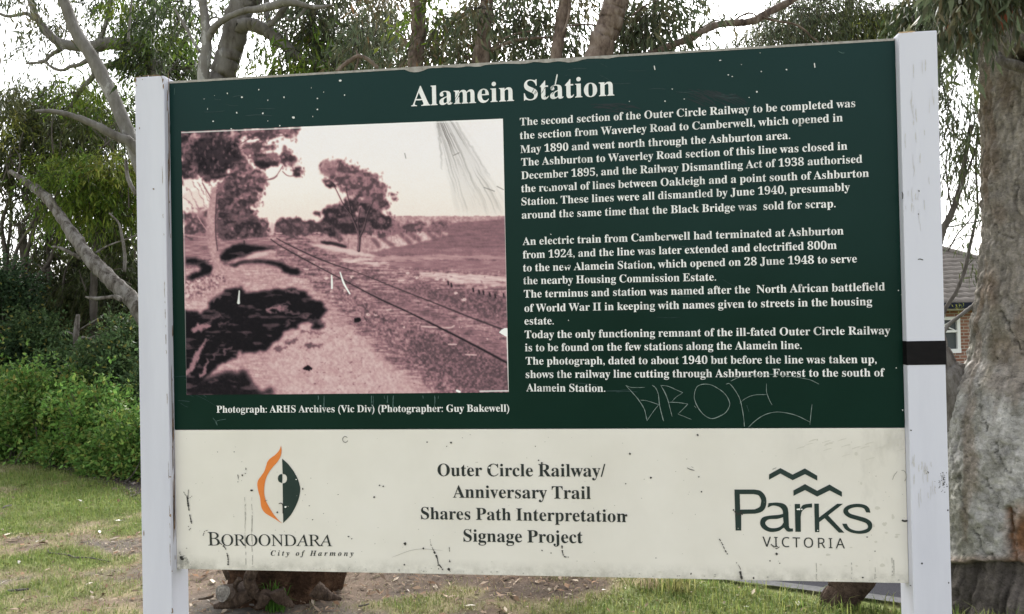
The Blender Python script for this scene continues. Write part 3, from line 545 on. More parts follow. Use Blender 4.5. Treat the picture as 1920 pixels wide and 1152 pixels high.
 'sA': '639|0 0 279 717 360 717 638 0 545 0 459 221 176 221 91 0;206 301 432 301 352 517 342 546 329 590 318 624 302 564 287 517',
 'sC': '632|389 -10 289 1 207 35 143 90 98 163 70 253 61 358 71 460 101 549 149 622 217 678 302 712 404 724 510 714 601 682 565 606 492 633 449 642 403 645 332 636 271 611 222 568 185 510 163 440 156 357 163 275 183 204 218 147 265 103 327 78 402 69 491 77 573 97 573 19 491 -3',
 'sI': '339|40 0 40 52 124 71 124 642 40 662 40 714 298 714 298 662 214 642 214 71 298 52 298 0',
 'sO': '781|391 -10 289 2 207 36 142 91 97 165 70 255 61 359 70 462 97 551 142 624 207 679 290 713 392 725 491 714 572 680 636 625 683 552 711 462 720 358 711 254 683 165 636 91 572 36 490 2;391 68 465 77 524 102 569 146 600 204 619 274 625 358 619 442 600 512 569 570 524 612 465 638 392 646 318 638 259 612 214 570 182 512 162 442 156 358 162 274 181 204 213 146 258 102 317 77',
 'sR': '622|97 0 97 714 294 714 375 708 440 692 491 664 526 624 547 573 554 511 549 459 533 416 509 382 480 356 446 335 411 320 607 0 502 0 329 295 187 295 187 0;187 371 294 371 369 380 421 406 451 448 461 507 451 567 419 607 366 629 289 636 187 636',
 'sT': '556|233 0 233 635 10 635 10 714 545 714 545 635 323 635 323 0',
 'sV': '600|255 0 0 714 94 714 255 256 282 174 300 100 318 174 345 258 505 714 600 714 345 0',
}

# ------------------------------------------------------------------ the station sign
Z0 = 0.9                                              # board's lower edge above the ground
BW, BH, BSPLIT = 1.7105, 1.2, 0.3395
sign = empty('station_sign', (0.85, 0.015, 0), 'large green and cream station history sign on two white timber posts', 'information sign')
m_post = mottled('white_post_paint', [(.25, (.51, .515, .60)), (.5, (.592, .600, .685)), (.85, (.622, .63, .72))], 5, 7, .55, .12, .002, (1, 1, .12))
m_post_grime = vcol('grimy_post_paint', .6, .3)
def panel_mat(name, stops, rough, scale):
    m, n, l, b = new_mat(name)
    t = noise_node(n, l, scale, 5, .6)
    r = ramp(n, stops); l.new(t.outputs['Fac'], r.inputs[0]); l.new(r.outputs[0], b.inputs['Base Color'])
    b.inputs['Roughness'].default_value = rough; b.inputs['Specular IOR Level'].default_value = .22
    t2 = noise_node(n, l, 420, 2, .5)
    bump(n, l, b, t2.outputs['Fac'], .06, .0006)
    return m
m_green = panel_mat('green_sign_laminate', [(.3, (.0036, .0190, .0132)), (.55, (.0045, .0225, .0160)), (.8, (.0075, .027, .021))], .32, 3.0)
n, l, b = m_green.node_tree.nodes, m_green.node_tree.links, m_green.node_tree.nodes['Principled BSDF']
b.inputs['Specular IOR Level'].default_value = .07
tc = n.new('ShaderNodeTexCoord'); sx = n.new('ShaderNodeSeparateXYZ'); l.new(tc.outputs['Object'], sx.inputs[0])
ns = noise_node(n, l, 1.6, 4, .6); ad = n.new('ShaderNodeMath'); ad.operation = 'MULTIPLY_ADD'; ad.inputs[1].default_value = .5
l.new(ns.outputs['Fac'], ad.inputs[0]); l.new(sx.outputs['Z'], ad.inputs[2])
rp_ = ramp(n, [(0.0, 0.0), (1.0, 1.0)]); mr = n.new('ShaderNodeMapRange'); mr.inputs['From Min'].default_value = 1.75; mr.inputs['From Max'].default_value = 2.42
l.new(ad.outputs[0], mr.inputs['Value'])                # sky reflection painted into the base colour: bluer and paler towards the board's top
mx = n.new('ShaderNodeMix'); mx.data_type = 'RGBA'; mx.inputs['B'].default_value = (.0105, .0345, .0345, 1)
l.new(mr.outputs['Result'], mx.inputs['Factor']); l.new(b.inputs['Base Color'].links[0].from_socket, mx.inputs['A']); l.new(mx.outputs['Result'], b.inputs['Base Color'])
m_cream = panel_mat('cream_sign_laminate', [(.3, (.66, .63, .58)), (.6, (.72, .69, .645)), (.8, (.74, .71, .675))], .5, 4.0)
n, l, b = m_cream.node_tree.nodes, m_cream.node_tree.links, m_cream.node_tree.nodes['Principled BSDF']
tc = n.new('ShaderNodeTexCoord'); sx = n.new('ShaderNodeSeparateXYZ'); l.new(tc.outputs['Object'], sx.inputs[0])
def mrange(src, a, b_):
    q = n.new('ShaderNodeMapRange'); q.inputs['From Min'].default_value = a; q.inputs['From Max'].default_value = b_; l.new(src, q.inputs['Value']); return q.outputs['Result']
def math2(op, p, q):
    m_ = n.new('ShaderNodeMath'); m_.operation = op; m_.use_clamp = True
    for i_, v in enumerate((p, q)):
        if isinstance(v, float): m_.inputs[i_].default_value = v
        else: l.new(v, m_.inputs[i_])
    return m_.outputs[0]
g1, g2 = noise_node(n, l, 26, 6, .75), noise_node(n, l, 9, 5, .7, stretch=(1, 1, .5))
foot = mrange(sx.outputs['Z'], .935, .897); rend = mrange(sx.outputs['X'], .55, .90); crn = math2('MULTIPLY', mrange(sx.outputs['X'], -.79, -.85), mrange(sx.outputs['Z'], .96, .90))
dirt_f = math2('MULTIPLY', foot, mrange(g1.outputs['Fac'], .38, .70)); dirt_r = math2('MULTIPLY', rend, mrange(g2.outputs['Fac'], .50, .78))
dirt_all = math2('ADD', math2('ADD', math2('MULTIPLY', dirt_f, .75), math2('MULTIPLY', dirt_r, .60)), math2('MULTIPLY', crn, mrange(g1.outputs['Fac'], .35, .6)))
mx = n.new('ShaderNodeMix'); mx.data_type = 'RGBA'; mx.inputs['B'].default_value = (.26, .25, .22, 1)
l.new(dirt_all, mx.inputs['Factor']); l.new(b.inputs['Base Color'].links[0].from_socket, mx.inputs['A']); l.new(mx.outputs['Result'], b.inputs['Base Color'])
m_white_ink = panel_mat('worn_white_lettering', [(.25, (.42, .43, .42)), (.42, (.70, .71, .71)), (.7, (.84, .84, .84))], .5, 22)
m_dark_ink = panel_mat('dark_lettering', [(.3, (.016, .022, .022)), (.8, (.032, .038, .036))], .5, 18)
m_logo_green = panel_mat('dark_green_print', [(.3, (.014, .030, .027)), (.8, (.024, .042, .038))], .5, 18)
m_orange = panel_mat('orange_print', [(.3, (.64, .18, .035)), (.8, (.74, .24, .06))], .5, 18)
m_print_white = plain('bare_white_print', (.80, .80, .78), .6)
m_black = mottled('black_tape', [(.3, (.006, .006, .007)), (.7, (.010, .009, .010))], 30, 4, .5, .25, .002, (1, 1, 3))
m_black.node_tree.nodes['Principled BSDF'].inputs['Specular IOR Level'].default_value = .08
m_edge = mottled('worn_grey_board_edge', [(.3, (.22, .20, .18)), (.7, (.42, .41, .39))], 60, 4, .9, .3, .002)

def post(x0, x1, y0, y1, top):
    b = MB(); b.box((x0, y0, -.5), (x1, y1, top), .003)
    return b.build('post', m_post, sign, smooth=False)
post_l = post(-.0775, -.0006, -.0225, .0555, Z0 + 1.2095)
post_r = post(BW + .0006, 1.7905, -.0225, .0560, Z0 + 1.2065)

def board(name, z0, z1, mat):
    b = MB(); b.box((0.0, 0.0, z0), (BW, .030, z1), .0008)
    return b.build(name, mat, sign)
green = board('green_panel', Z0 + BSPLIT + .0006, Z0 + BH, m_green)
cream = board('cream_panel', Z0 - .002, Z0 + BSPLIT - .0006, m_cream)

# lettering: outlines of each glyph in thousandths of an em
def loops_of(key):
    adv, body = GLYPHS[key].split('|')
    out = []
    for lp in body.split(';'):
        q = np.array(lp.split(), float).reshape(-1, 2) / 1000
        out.append(q)
    return int(adv) / 1000, out
def fill_loops(loops):
    cu = bpy.data.curves.new('fill', 'CURVE'); cu.dimensions = '2D'; cu.fill_mode = 'FRONT'
    for lp in loops:
        s = cu.splines.new('POLY'); s.points.add(len(lp) - 1)
        s.points.foreach_set('co', np.c_[lp[:, 0], lp[:, 1], np.zeros(len(lp)), np.ones(len(lp))].astype(np.float32).ravel())
        s.use_cyclic_u = True
    tmp = bpy.data.objects.new('fill', cu); COL.objects.link(tmp)
    dg = bpy.context.evaluated_depsgraph_get()
    me = bpy.data.meshes.new_from_object(tmp.evaluated_get(dg))
    bpy.data.objects.remove(tmp); bpy.data.curves.remove(cu)
    n = len(me.vertices); co = np.zeros(n * 3, np.float32); me.vertices.foreach_get('co', co)
    t = np.array([p.vertices[:] for p in me.polygons], np.int32)
    bpy.data.meshes.remove(me)
    return co.reshape(-1, 3)[:, :2], t
def flat_curves(name, loops, mat, parent, Y):
    """filled flat shapes; loops hold x, z on the board. Neighbouring letters are filled in two turns, so that letters that touch stay whole"""
    groups = [[], []]
    if loops and isinstance(loops[0], list):
        for k, g in enumerate(loops): groups[k % 2] += g
    else:
        groups[0] = loops
    vs, fs, n = [], [], 0
    for k, g in enumerate(groups):
        if not g: continue
        co, t = fill_loops(g)
        vs.append(np.c_[co[:, 0], np.full(len(co), Y - k * 4e-5), co[:, 1]]); fs.append(t + n); n += len(co)
    return np_mesh(name, np.vstack(vs), np.vstack(fs), mat, parent)
def text_loops(s, A, B, font='b', size=None, gap=0.0, shear=0.0, caps=None):
    """one line set between two measured baseline points (x, z)"""
    pen, raw = 0.0, []
    for ch in s:
        if ch == ' ':
            pen += .25 + gap; continue
        adv, lp = loops_of(font + ch)
        k = caps(ch, len(raw)) if caps else 1.0
        raw.append([np.c_[(q[:, 0] - shear * q[:, 1]) * k + pen, q[:, 1] * k] for q in lp])
        pen += adv * k + gap
    pen -= gap
    x0 = min(q[:, 0].min() for q in raw[0]); x1 = max(q[:, 0].max() for g in raw for q in g)
    A, B = np.array(A), np.array(B)
    sc = (B[0] - A[0]) / (x1 - x0)
    sz = size if size else sc
    out = []
    for g in raw:
        out.append([])
        for q in g:
            X = A[0] + (q[:, 0] - x0) * sc
            out[-1].append(np.c_[X, A[1] + (B[1] - A[1]) * (X - A[0]) / (B[0] - A[0]) + q[:, 1] * sz])
    return out
def pp(x, y):
    q = plane_pt(x, y); return np.array([q[0], q[2]])
INK = -.0010
fl = flat_curves('title_lettering', text_loops('Alamein Station', pp(771.3, 200), pp(1152, 179.5)), m_white_ink, green, INK)
HISTORY = [
 ("The second section of the Outer Circle Railway to be completed was", 30, 472, 1287, 402),
 ("the section from Waverley Road to Camberwell, which opened in", 30, 523, 1240, 456),
 ("May 1890 and went north through the Ashburton area.", 32, 575, 1043, 522),
 ("The Ashburton to Waverley Road section of this line was closed in", 35, 623, 1257, 562),
 ("December 1895, and the Railway Dismantling Act of 1938 authorised", 35, 673, 1313, 611),
 ("the removal of lines between Oakleigh and a point south of Ashburton", 35, 722, 1338, 664),
 ("Station. These lines were all dismantled by June 1940, presumably", 36, 771, 1267, 716),
 ("around the same time that the Black Bridge was  sold for scrap.", 37, 821, 1213, 778),
 ("An electric train from Camberwell had terminated at Ashburton", 40, 920, 1243, 880),
 ("from 1924, and the line was later extended and electrified 800m", 41, 970, 1217, 934),
 ("to the new Alamein Station, which opened on 28 June 1948 to serve", 42, 1019, 1293, 985),
 ("the nearby Housing Commission Estate.", 43, 1067, 765, 1053),
 ("The terminus and station was named after the  North African battlefield", 45, 1117, 1398, 1090),
 ("of World War II in keeping with names given to streets in the housing", 47, 1170, 1350, 1145),
 ("estate.", 47, 1218, 157, 1217),
 ("Today the only functioning remnant of the ill-fated Outer Circle Railway", 48, 1269, 1418, 1254),
 ("is to be found on the few stations along the Alamein line.", 49, 1318, 1086, 1309),
 ("The photograph, dated to about 1940 but before the line was taken up,", 52, 1368, 1367, 1362),
 ("shows the railway line cutting through Ashburton Forest to the south of", 52, 1418, 1398, 1412),
 ("Alamein Station.", 54, 1468, 350, 1470)]
lp = []
for s, a, b, c, d in HISTORY:
    lp += text_loops(s, pp(960 + a / 2, b / 2), pp(960 + c / 2, d / 2), size=.0262)
flat_curves('history_lettering', lp, m_white_ink, green, INK)
flat_curves('caption_lettering', text_loops("Photograph: ARHS Archives (Vic Div) (Photographer: Guy Bakewell)", pp(406.5, 774), pp(955, 772)), m_white_ink, green, INK)
lp = []
for s, a, b, c, d in [("Outer Circle Railway/", 820.6, 892.7, 1135.5, 894), ("Anniversary Trail", 849.4, 933.3, 1107.8, 935.8),
                      ("Shares Path Interpretation", 789.6, 973.4, 1174, 979.2), ("Signage Project", 869.3, 1015.5, 1092.8, 1018.7)]:
    lp += text_loops(s, pp(a, b), pp(c, d))
flat_curves('project_lettering', lp, m_dark_ink, cream, INK)

# council emblem and its two lines
def zl(pts, ox, oy, k, cyc=True, sub=5):
    q = np.array([pp(ox + a / k, oy + b / k) for a, b in pts])
    if not cyc: return q
    w = np.vstack([q, q[:1]])
    return w[:-1]
def curve_zl(segs, ox, oy, k, sub=6):
    """outline from several smooth runs, joined at corners"""
    out = []
    for run in segs:
        q = np.array([pp(ox + a / k, oy + b / k) for a, b in run])
        if len(q) > 2: q = spline(q, sub)
        out.append(q[:-1])
    return np.vstack(out)
flame = curve_zl([[(755, 75), (735, 122), (700, 160), (655, 193), (632, 222), (620, 260), (603, 308), (575, 350), (548, 388), (541, 432), (551, 490), (566, 545), (572, 600), (582, 642), (612, 682), (660, 712), (710, 742), (765, 778)],
                  [(765, 778), (722, 735), (680, 682), (645, 625), (618, 570), (604, 510), (605, 440), (620, 370), (648, 312), (690, 258), (722, 222), (748, 178), (759, 130), (755, 75)]], 370, 820, 4.8)
half = curve_zl([[(764, 192), (815, 238), (862, 298), (900, 365), (923, 432), (926, 492), (908, 570), (872, 650), (830, 715), (774, 772)], [(774, 772), (769, 416)],
                 [(769, 416), (793, 408), (807, 386), (807, 360), (794, 338), (769, 330)], [(769, 330), (764, 192)]], 370, 820, 4.8)
dot = curve_zl([[(766, 331), (745, 335), (729, 354), (727, 380), (738, 402), (766, 413)], [(766, 413), (766, 331)]], 370, 820, 4.8)
flat_curves('emblem_flame', [flame], m_orange, cream, INK)
flat_curves('emblem_half_disc', [half, dot], m_logo_green, cream, INK)
flat_curves('council_lettering', text_loops('BOROONDARA', pp(389.8, 1023), pp(623.7, 1024.3), 'r', shear=.287, gap=-.035, size=.0395, caps=lambda c, i: 1.0 if i else 1.2), m_dark_ink, cream, INK)
flat_curves('motto_lettering', text_loops('City of Harmony', pp(508, 1042), pp(663, 1042.6), 'i', gap=.26, size=.0185), m_dark_ink, cream, INK)

# park agency mark
zz = (1360, 860, 6.063)
def bird(pts): return zl(pts, *zz)
birds = [bird([(496, 180), (625, 108), (764, 182), (903, 112), (1044, 195), (1044, 250), (905, 178), (764, 246), (625, 170), (496, 240)]),
         bird([(774, 362), (905, 290), (1043, 366), (1183, 295), (1324, 378), (1324, 434), (1185, 362), (1043, 432), (905, 358), (774, 424)])]
Pk = [curve_zl([[(103, 352), (330, 352)], [(330, 352), (400, 368), (450, 420), (466, 488), (452, 560), (410, 606), (340, 626)], [(340, 626), (180, 630)], [(180, 630), (180, 818)], [(180, 818), (116, 818)], [(116, 818), (103, 352)]], *zz),
      curve_zl([[(163, 404), (320, 404)], [(320, 404), (375, 418), (403, 460), (405, 500), (390, 548), (335, 577)], [(335, 577), (168, 580)], [(168, 580), (163, 404)]], *zz),
      curve_zl([[(480, 556), (490, 506)], [(490, 506), (590, 500), (665, 515), (705, 556), (716, 610)], [(716, 610), (722, 760)], [(722, 760), (730, 790), (768, 795)], [(768, 795), (768, 830)], [(768, 830), (705, 828), (665, 785)], [(665, 785), (600, 825), (500, 832), (420, 790), (395, 730), (420, 672), (490, 650), (600, 640), (655, 628)], [(655, 628), (648, 585), (610, 548), (540, 535), (480, 556)]], *zz),
      curve_zl([[(655, 668), (590, 685), (500, 690), (462, 712), (455, 745), (500, 785), (570, 790), (630, 768), (662, 725)], [(662, 725), (655, 668)]], *zz),
      curve_zl([[(788, 516), (848, 516)], [(848, 516), (850, 570)], [(850, 570), (890, 525), (985, 510)], [(985, 510), (985, 556)], [(985, 556), (920, 562), (870, 600), (856, 660)], [(856, 660), (857, 832)], [(857, 832), (796, 832)], [(796, 832), (788, 516)]], *zz),
      zl([(1010, 512), (1062, 512), (1064, 670), (1270, 514), (1336, 514), (1168, 646), (1352, 842), (1290, 842), (1128, 678), (1066, 722), (1068, 836), (1018, 836)], *zz),
      curve_zl([[(1648, 615), (1600, 612)], [(1600, 612), (1570, 565), (1500, 552), (1430, 565), (1395, 590), (1420, 625), (1500, 650), (1600, 680), (1660, 725), (1665, 790), (1620, 838), (1530, 855), (1430, 840), (1360, 800), (1326, 740)], [(1326, 740), (1378, 740)], [(1378, 740), (1410, 790), (1480, 818), (1550, 818), (1610, 795), (1620, 765), (1590, 730), (1500, 700), (1400, 668), (1345, 620), (1348, 570), (1400, 530), (1490, 514), (1580, 525), (1630, 560), (1648, 615)]], *zz)]
flat_curves('park_lettering', birds + Pk, m_logo_green, cream, INK)
flat_curves('state_lettering', text_loops('VICTORIA', pp(1430, 1025), pp(1584, 1028.5), 's', gap=.19, size=.0312), m_dark_ink, cream, INK)

# ------------------------------------------------------------------ marks: every scratch, chip and stain is a thin flat shape on the board
def stroke(pts, w, jit=0.0, close=False, rnd=random):
    """ribbon outline along photo pixel points, w pixels wide"""
    q = np.array([pp(a, b) for a, b in pts])
    if len(q) > 2: q = spline(q, 4)
    t = np.gradient(q, axis=0); t /= np.linalg.norm(t, axis=1)[:, None] + 1e-9
    n = np.stack([-t[:, 1], t[:, 0]], 1)
    pxm = .00125
    ww = np.array([w * pxm / 2 * (1 + jit * rnd.uniform(-1, 1)) for _ in q])[:, None]
    ww[0] *= .5; ww[-1] *= .5
    return np.vstack([q + n * ww, (q - n * ww)[::-1]])
def spot(a, b, rx, ry, rnd=random, k=9, jit=.3):
    c = pp(a, b); o = rnd.uniform(0, 6)
    return np.array([[c[0] + .00125 * rx * math.cos(t + o) * (1 + jit * rnd.uniform(-1, 1)), c[1] + .00125 * ry * math.sin(t + o) * (1 + jit * rnd.uniform(-1, 1))] for t in np.linspace(0, 2 * math.pi, k, endpoint=False)])
def marks(name, loops, mat, parent, Y, step=2.5e-6):
    """each mark its own small face, every one a hair in front of the last"""
    vs, fl, sz, n = [], [], [], 0
    for k, q in enumerate(loops):
        vs.append(np.c_[q[:, 0], np.full(len(q), Y - k * step), q[:, 1]])
        fl.append(np.arange(n, n + len(q))); sz.append(len(q)); n += len(q)
    return tag(np_mesh(name, np.vstack(vs), np.concatenate(fl), mat, parent, sizes=np.array(sz, np.int32)), kind='stuff')
m_scratch = plain('pale_scratch', (.19, .245, .23), .7)
m_scratch2 = plain('faint_scratch', (.07, .13, .12), .7)
m_haze = plain('faded_green_print', (.011, .036, .036), .5)
m_smear = plain('dark_smear', (.0045, .015, .016), .5)
m_chip = plain('dark_chip', (.035, .034, .032), .8)
m_soft = plain('grey_stain', (.34, .33, .30), .8)
m_soft2 = plain('faint_stain', (.58, .555, .50), .8)
G = (1160, 690, 5.0526)
g_ = lambda *p: [(G[0] + a / G[2], G[1] + b / G[2]) for a, b in p]
graf = [stroke(g_(*p), w * .85, .45) for p, w in [
    (((65, 165), (120, 185), (250, 185)), 1.1), (((68, 168), (140, 245), (190, 305), (240, 385), (258, 450), (268, 500)), 1.4), (((205, 305), (270, 312), (380, 348)), 1.2), (((380, 348), (330, 410), (268, 500)), 1.0),
    (((318, 165), (350, 190), (375, 250), (385, 340), (405, 430), (425, 505)), 1.4), (((398, 165), (440, 240), (470, 320), (490, 400), (506, 460)), 1.4), (((398, 165), (470, 175), (540, 205), (608, 235)), 1.0),
    (((608, 235), (540, 280), (505, 320)), .9), (((475, 325), (560, 328), (655, 342)), 1.1), (((655, 342), (610, 390), (560, 438)), 1.1), (((560, 438), (620, 460), (690, 490)), 1.2),
    (((720, 225), (745, 175), (800, 155), (870, 160), (940, 195), (1000, 240), (1040, 300), (1050, 355), (1015, 420), (960, 455), (890, 480), (830, 462), (775, 410), (735, 345), (715, 280), (720, 225)), 1.3),
    (((1015, 155), (1050, 150), (1100, 210), (1145, 290), (1170, 390), (1185, 490), (1190, 560)), 1.2), (((1060, 125), (1140, 90), (1260, 70), (1420, 60), (1560, 72), (1700, 92), (1800, 110), (1860, 135), (1898, 155)), .9),
    (((1145, 335), (1200, 290), (1280, 258), (1400, 252)), .9), (((1398, 150), (1400, 230), (1425, 300), (1452, 352)), 1.0), (((1225, 565), (1300, 495), (1380, 445), (1470, 420), (1560, 422), (1680, 450), (1810, 512)), 1.1),
    (((1830, 345), (1820, 430), (1810, 540)), 1.0), (((715, 360), (735, 380)), 1.6)]]
marks('scratched_graffiti', graf, m_scratch, green, -.0018)
# flecks of bare board in the header
fleck = []
q1 = lambda a, b: (320 + a / 4, a * 0 + b / 4)
for a, b, rx, ry in [(1273, 608, 3.6, 2.2), (923, 884, 3.8, 2.4), (663, 676, 1.6, 1.8), (428, 703, 1.4, 2.0), (537, 733, 2.4, 2.2), (731, 754, 1.6, 1.2), (853, 732, 1.6, 2.0), (498, 849, 2.0, 1.8), (694, 853, 2.2, 1.8), (322, 913, 2.0, 1.5), (458, 969, 2.0, 1.4),
                     (821, 946, 1.8, 1.6), (1103, 741, 1.7, 1.5), (1103, 823, 1.8, 1.6), (1150, 694, 1.2, 1.0), (1306, 717, 1.4, 1.9), (280, 820, .9, 1.8), (254, 745, .9, .9), (333, 720, .7, .7), (731, 910, .9, .9), (1068, 877, .8, 1.3), (1057, 662, .9, .9)]:
    fleck.append(spot(*q1(a, b), rx * .85, ry * .85, jit=.3))
for a, b, rx, ry in [(1000, 456, 2.4, 1.3), (1160, 488, 1.0, .8), (1308, 540, 1.3, 1.2), (1497, 526, 1.7, 1.6), (1062, 565, 1.5, 1.3), (1091, 577, 1.3, 1.1), (642, 671, 1.5, 1.0), (587, 762, 1.7, 1.6), (732, 746, 1.3, 1.0), (1275, 692, 1.9, 1.7), (1217, 734, 1.1, 1.0), (320, 763, 1.0, .9),
                     (1300, 400, .9, .7)]:
    fleck.append(spot(1100 + a / 4, b / 4, rx * .85, ry * .85, jit=.3))
for a, b, c, d, w in [(1226.5, 124, 1228, 132, 1.8), (1526.5, 119, 1527.5, 128, 1.8), (1297, 32 + 60, 1300, 95, .1)]:
    fleck.append(stroke([(a, b), ((a + c) / 2, (b + d) / 2), (c, d)], w))
for a, b in [(1684, 545), (1690, 553), (1692, 769), (1066, 601), (1033, 440), (1030, 700), (1680, 690)]:
    fleck.append(spot(a, b, 1.1, 1.0))
fleck.append(stroke([(1045, 140), (1043, 150), (1041, 160)], 2.4))
marks('paint_flecks', fleck, plain('fleck_white', (.66, .68, .67), .6), green, -.0020)
# faint smears and cleaning marks on the green
rs = random.Random(5)
hz = []
for k in range(46):
    cx, cy = rs.choice([(460, 200), (1130, 150), (1180, 140), (1300, 190), (350, 740), (1100, 740), (1250, 560), (1350, 520), (1300, 470)])
    a, b = cx + rs.gauss(0, 45), cy + rs.gauss(0, 16)
    l, an = rs.uniform(10, 55), rs.choice([-.06, 0, .1, .5])
    hz.append(stroke([(a, b), (a + l * math.cos(an) / 2, b + l * math.sin(an) / 2 + rs.uniform(-2, 2)), (a + l * math.cos(an), b + l * math.sin(an))], rs.uniform(.5, 1.4), .5, rnd=rs))
marks('cleaning_marks', hz, m_haze, green, -.0004)
sm = []
for k in range(40):
    t = rs.random()
    a, b = 1285 + rs.uniform(0, 90), 165 + rs.uniform(0, 22) + t * 5
    sm.append(stroke([(a, b), (a + 14, b + 5), (a + 30, b + 13)], rs.uniform(.8, 1.8), .5, rnd=rs))
for k in range(18):
    a, b = 1105 + rs.uniform(0, 80), 198 + rs.uniform(-3, 12)
    sm.append(stroke([(a, b), (a + 14, b - 1), (a + 30, b + 2)], rs.uniform(.8, 1.8), .5, rnd=rs))
marks('dark_smears', sm, m_smear, green, -.0003)
# thin scratches below the print and round the header
fs = []
for k in range(17):
    a = rs.uniform(575, 835); l = rs.choice([6, 8, 14, 26, 34])
    a = rs.choice([592, 597, 608, 697, 700, 727, 738, 815, 822, a])
    fs.append(stroke([(a, 742), (a + rs.uniform(-1, 1), 742 + l / 2), (a + rs.uniform(-2, 4), 742 + l)], rs.uniform(.7, 1.5), .6, rnd=rs))
fs += [stroke([(400, 784), (406, 792), (408, 798), (406, 790), (424, 786)], 1.0, .5, rnd=rs), stroke([(328, 166), (328, 178)], 1.2), stroke([(1572, 97), (1578, 100), (1583, 100)], 1.2), stroke([(1400, 700 + 60), (1404, 772)], .8)]
marks('fine_scratches', fs, m_scratch2, green, -.0013)
# letters scraped half away
ero = [spot(1066 + rs.uniform(-14, 16), 497 + rs.uniform(-4, 4), rs.uniform(1, 2.6), rs.uniform(.8, 1.6), rs) for _ in range(24)]
ero += [spot(1027 + rs.uniform(-5, 6), 349 + rs.uniform(-4, 4), rs.uniform(1, 2.2), rs.uniform(.8, 1.8), rs) for _ in range(12)]
ero += [stroke([(1362 + k * 12, 706 + rs.uniform(-3, 3)), (1372 + k * 12, 704 + rs.uniform(-3, 3))], rs.uniform(.8, 1.8), .5, rnd=rs) for k in range(12)]
ero += [stroke([(a, b + 8), (a + 6, b), (a + 10, b - 8)], rs.uniform(.5, 1.2), .6, rnd=rs) for a, b in [(850, 182), (853, 184), (856, 180), (842, 186), (993, 172), (997, 175), (1003, 170), (1012, 172), (1025, 170), (1028, 168), (1035, 170), (1020, 175)]]
ero += [spot(1070 + rs.uniform(-8, 8), 401 + rs.uniform(-4, 3), 1.3, .9, rs) for _ in range(5)]
marks('worn_letter_patches', ero, m_green, green, -.0015)
# worn top edge of the board
ed = MB()
xs = np.linspace(0.0008, BW - .0008, 150)
lo = Z0 + BH - .0042 - .004 * np.clip(fbm(xs * 16, 0 * xs, 0, 8, 3) - .52, 0, 1) * 6 * ((xs > .55) & (xs < 1.15))
for i in range(len(xs) - 1):
    ed.add([(xs[i], -.0008, lo[i]), (xs[i + 1], -.0008, lo[i + 1]), (xs[i + 1], -.0008, Z0 + BH + .001), (xs[i], -.0008, Z0 + BH + .001),
            (xs[i], .030, Z0 + BH + .001), (xs[i + 1], .030, Z0 + BH + .001)], [(0, 1, 2, 3), (3, 2, 5, 4)])
ed.build('worn_edge', m_edge, green)

# marks on the cream panel
ck, sf, sf2 = [], [], []
c4 = lambda a, b: (370 + a / 4.8, 820 + b / 4.8)
def track(pts, w, gaps=.25, out=None, conv=lambda a, b: (a, b)):
    P = spline(np.array([conv(*p) for p in pts], float), 5)
    for i in range(len(P) - 1):
        if rs.random() > gaps:
            out.append(stroke([tuple(P[i]), tuple((P[i] + P[i + 1]) / 2), tuple(P[i + 1])], w * rs.uniform(.5, 1.4), .4, rnd=rs))
track([(351, 929), (354, 950), (357, 968), (360, 982)], 2.4, .2, ck); track([(345, 922), (351, 933), (354, 935), (361, 930)], 1.0, .3, ck); track([(354, 918), (353, 935)], 1.0, .3, ck); track([(352, 986), (358, 990), (355, 994)], 1.2, .3, ck)
track([(205, 950), (250, 990), (268, 1040), (280, 1090), (280, 1150)], 2.6, .15, ck, c4); track([(55, 885), (70, 845), (95, 838)], 1.2, .3, ck, c4)
for x0 in (430, 490):
    for j in range(3):
        track([(x0 + rs.uniform(-6, 6), 540 + 60 * j), (x0 + 8 * math.sin(j), 700), (x0 + rs.uniform(-4, 6), 850), (x0 + rs.uniform(0, 10), 1000), (x0 + 8, 1150)], .8, .45, sf, c4)
track([(367, 335), (372, 370), (368, 405)], 1.6, .3, ck, c4)
for a, b, rx, ry in [(408, 341, 1.4, 2), (490, 478, 3, 2), (435, 325, 1.4, .8), (440, 285, 1, 2.4), (722, 674, 1.8, 1.8), (1040, 741, 1.6, .9), (952, 464, 1.2, 2), (335, 131, 1.4, .8), (185, 132, 1, .7), (1270, 515, 1.1, .8), (1138, 686, .7, .7), (1010, 616, 1.4, .9)]:
    ck.append(spot(*c4(a, b), rx, ry, rs))
ck.append(stroke([c4(735, 598), c4(755, 592), c4(770, 605), c4(773, 640), c4(772, 685)], 1.6)); ck.append(stroke([c4(605, 575), c4(632, 566)], 1.1))
c7 = lambda a, b: (700 + a / 3.5556, 1000 + b / 3.5556)
track([(405, 120), (425, 160), (433, 200), (436, 240)], 2.6, .1, ck, c7); track([(436, 205), (452, 225), (466, 245)], 2.4, .2, ck, c7); track([(380, 40), (385, 75), (405, 118)], 1.0, .5, ck, c7); track([(505, 75), (512, 150), (508, 190)], 1.0, .55, ck, c7)
track([(1258, 80), (1262, 130), (1275, 155), (1302, 158)], 1.9, .2, ck, c7)
for a, b, rx, ry in [(213, 68, 2.6, 3), (335, 101, 1.6, 1.8), (510, 188, 1.6, 1.4), (505, 240, 2.6, 3.2), (1125, 114, 1.3, 1.5), (1185, 131, 1.1, 1.1), (208, 209, 2, 1.6)]:
    ck.append(spot(*c7(a, b), rx, ry, rs))
c5 = lambda a, b: (1200 + a / 3.692, 1000 + b / 3.692)
track([(548, 38), (570, 75), (585, 110), (605, 145)], 1.8, .25, ck, c5); track([(665, 200), (690, 235), (696, 262)], .9, .3, ck, c5); track([(692, 262), (698, 290), (705, 318)], 3.4, .0, ck, c5)
track([(905, 75), (935, 100), (945, 105), (965, 92)], 1.6, .1, ck, c5)
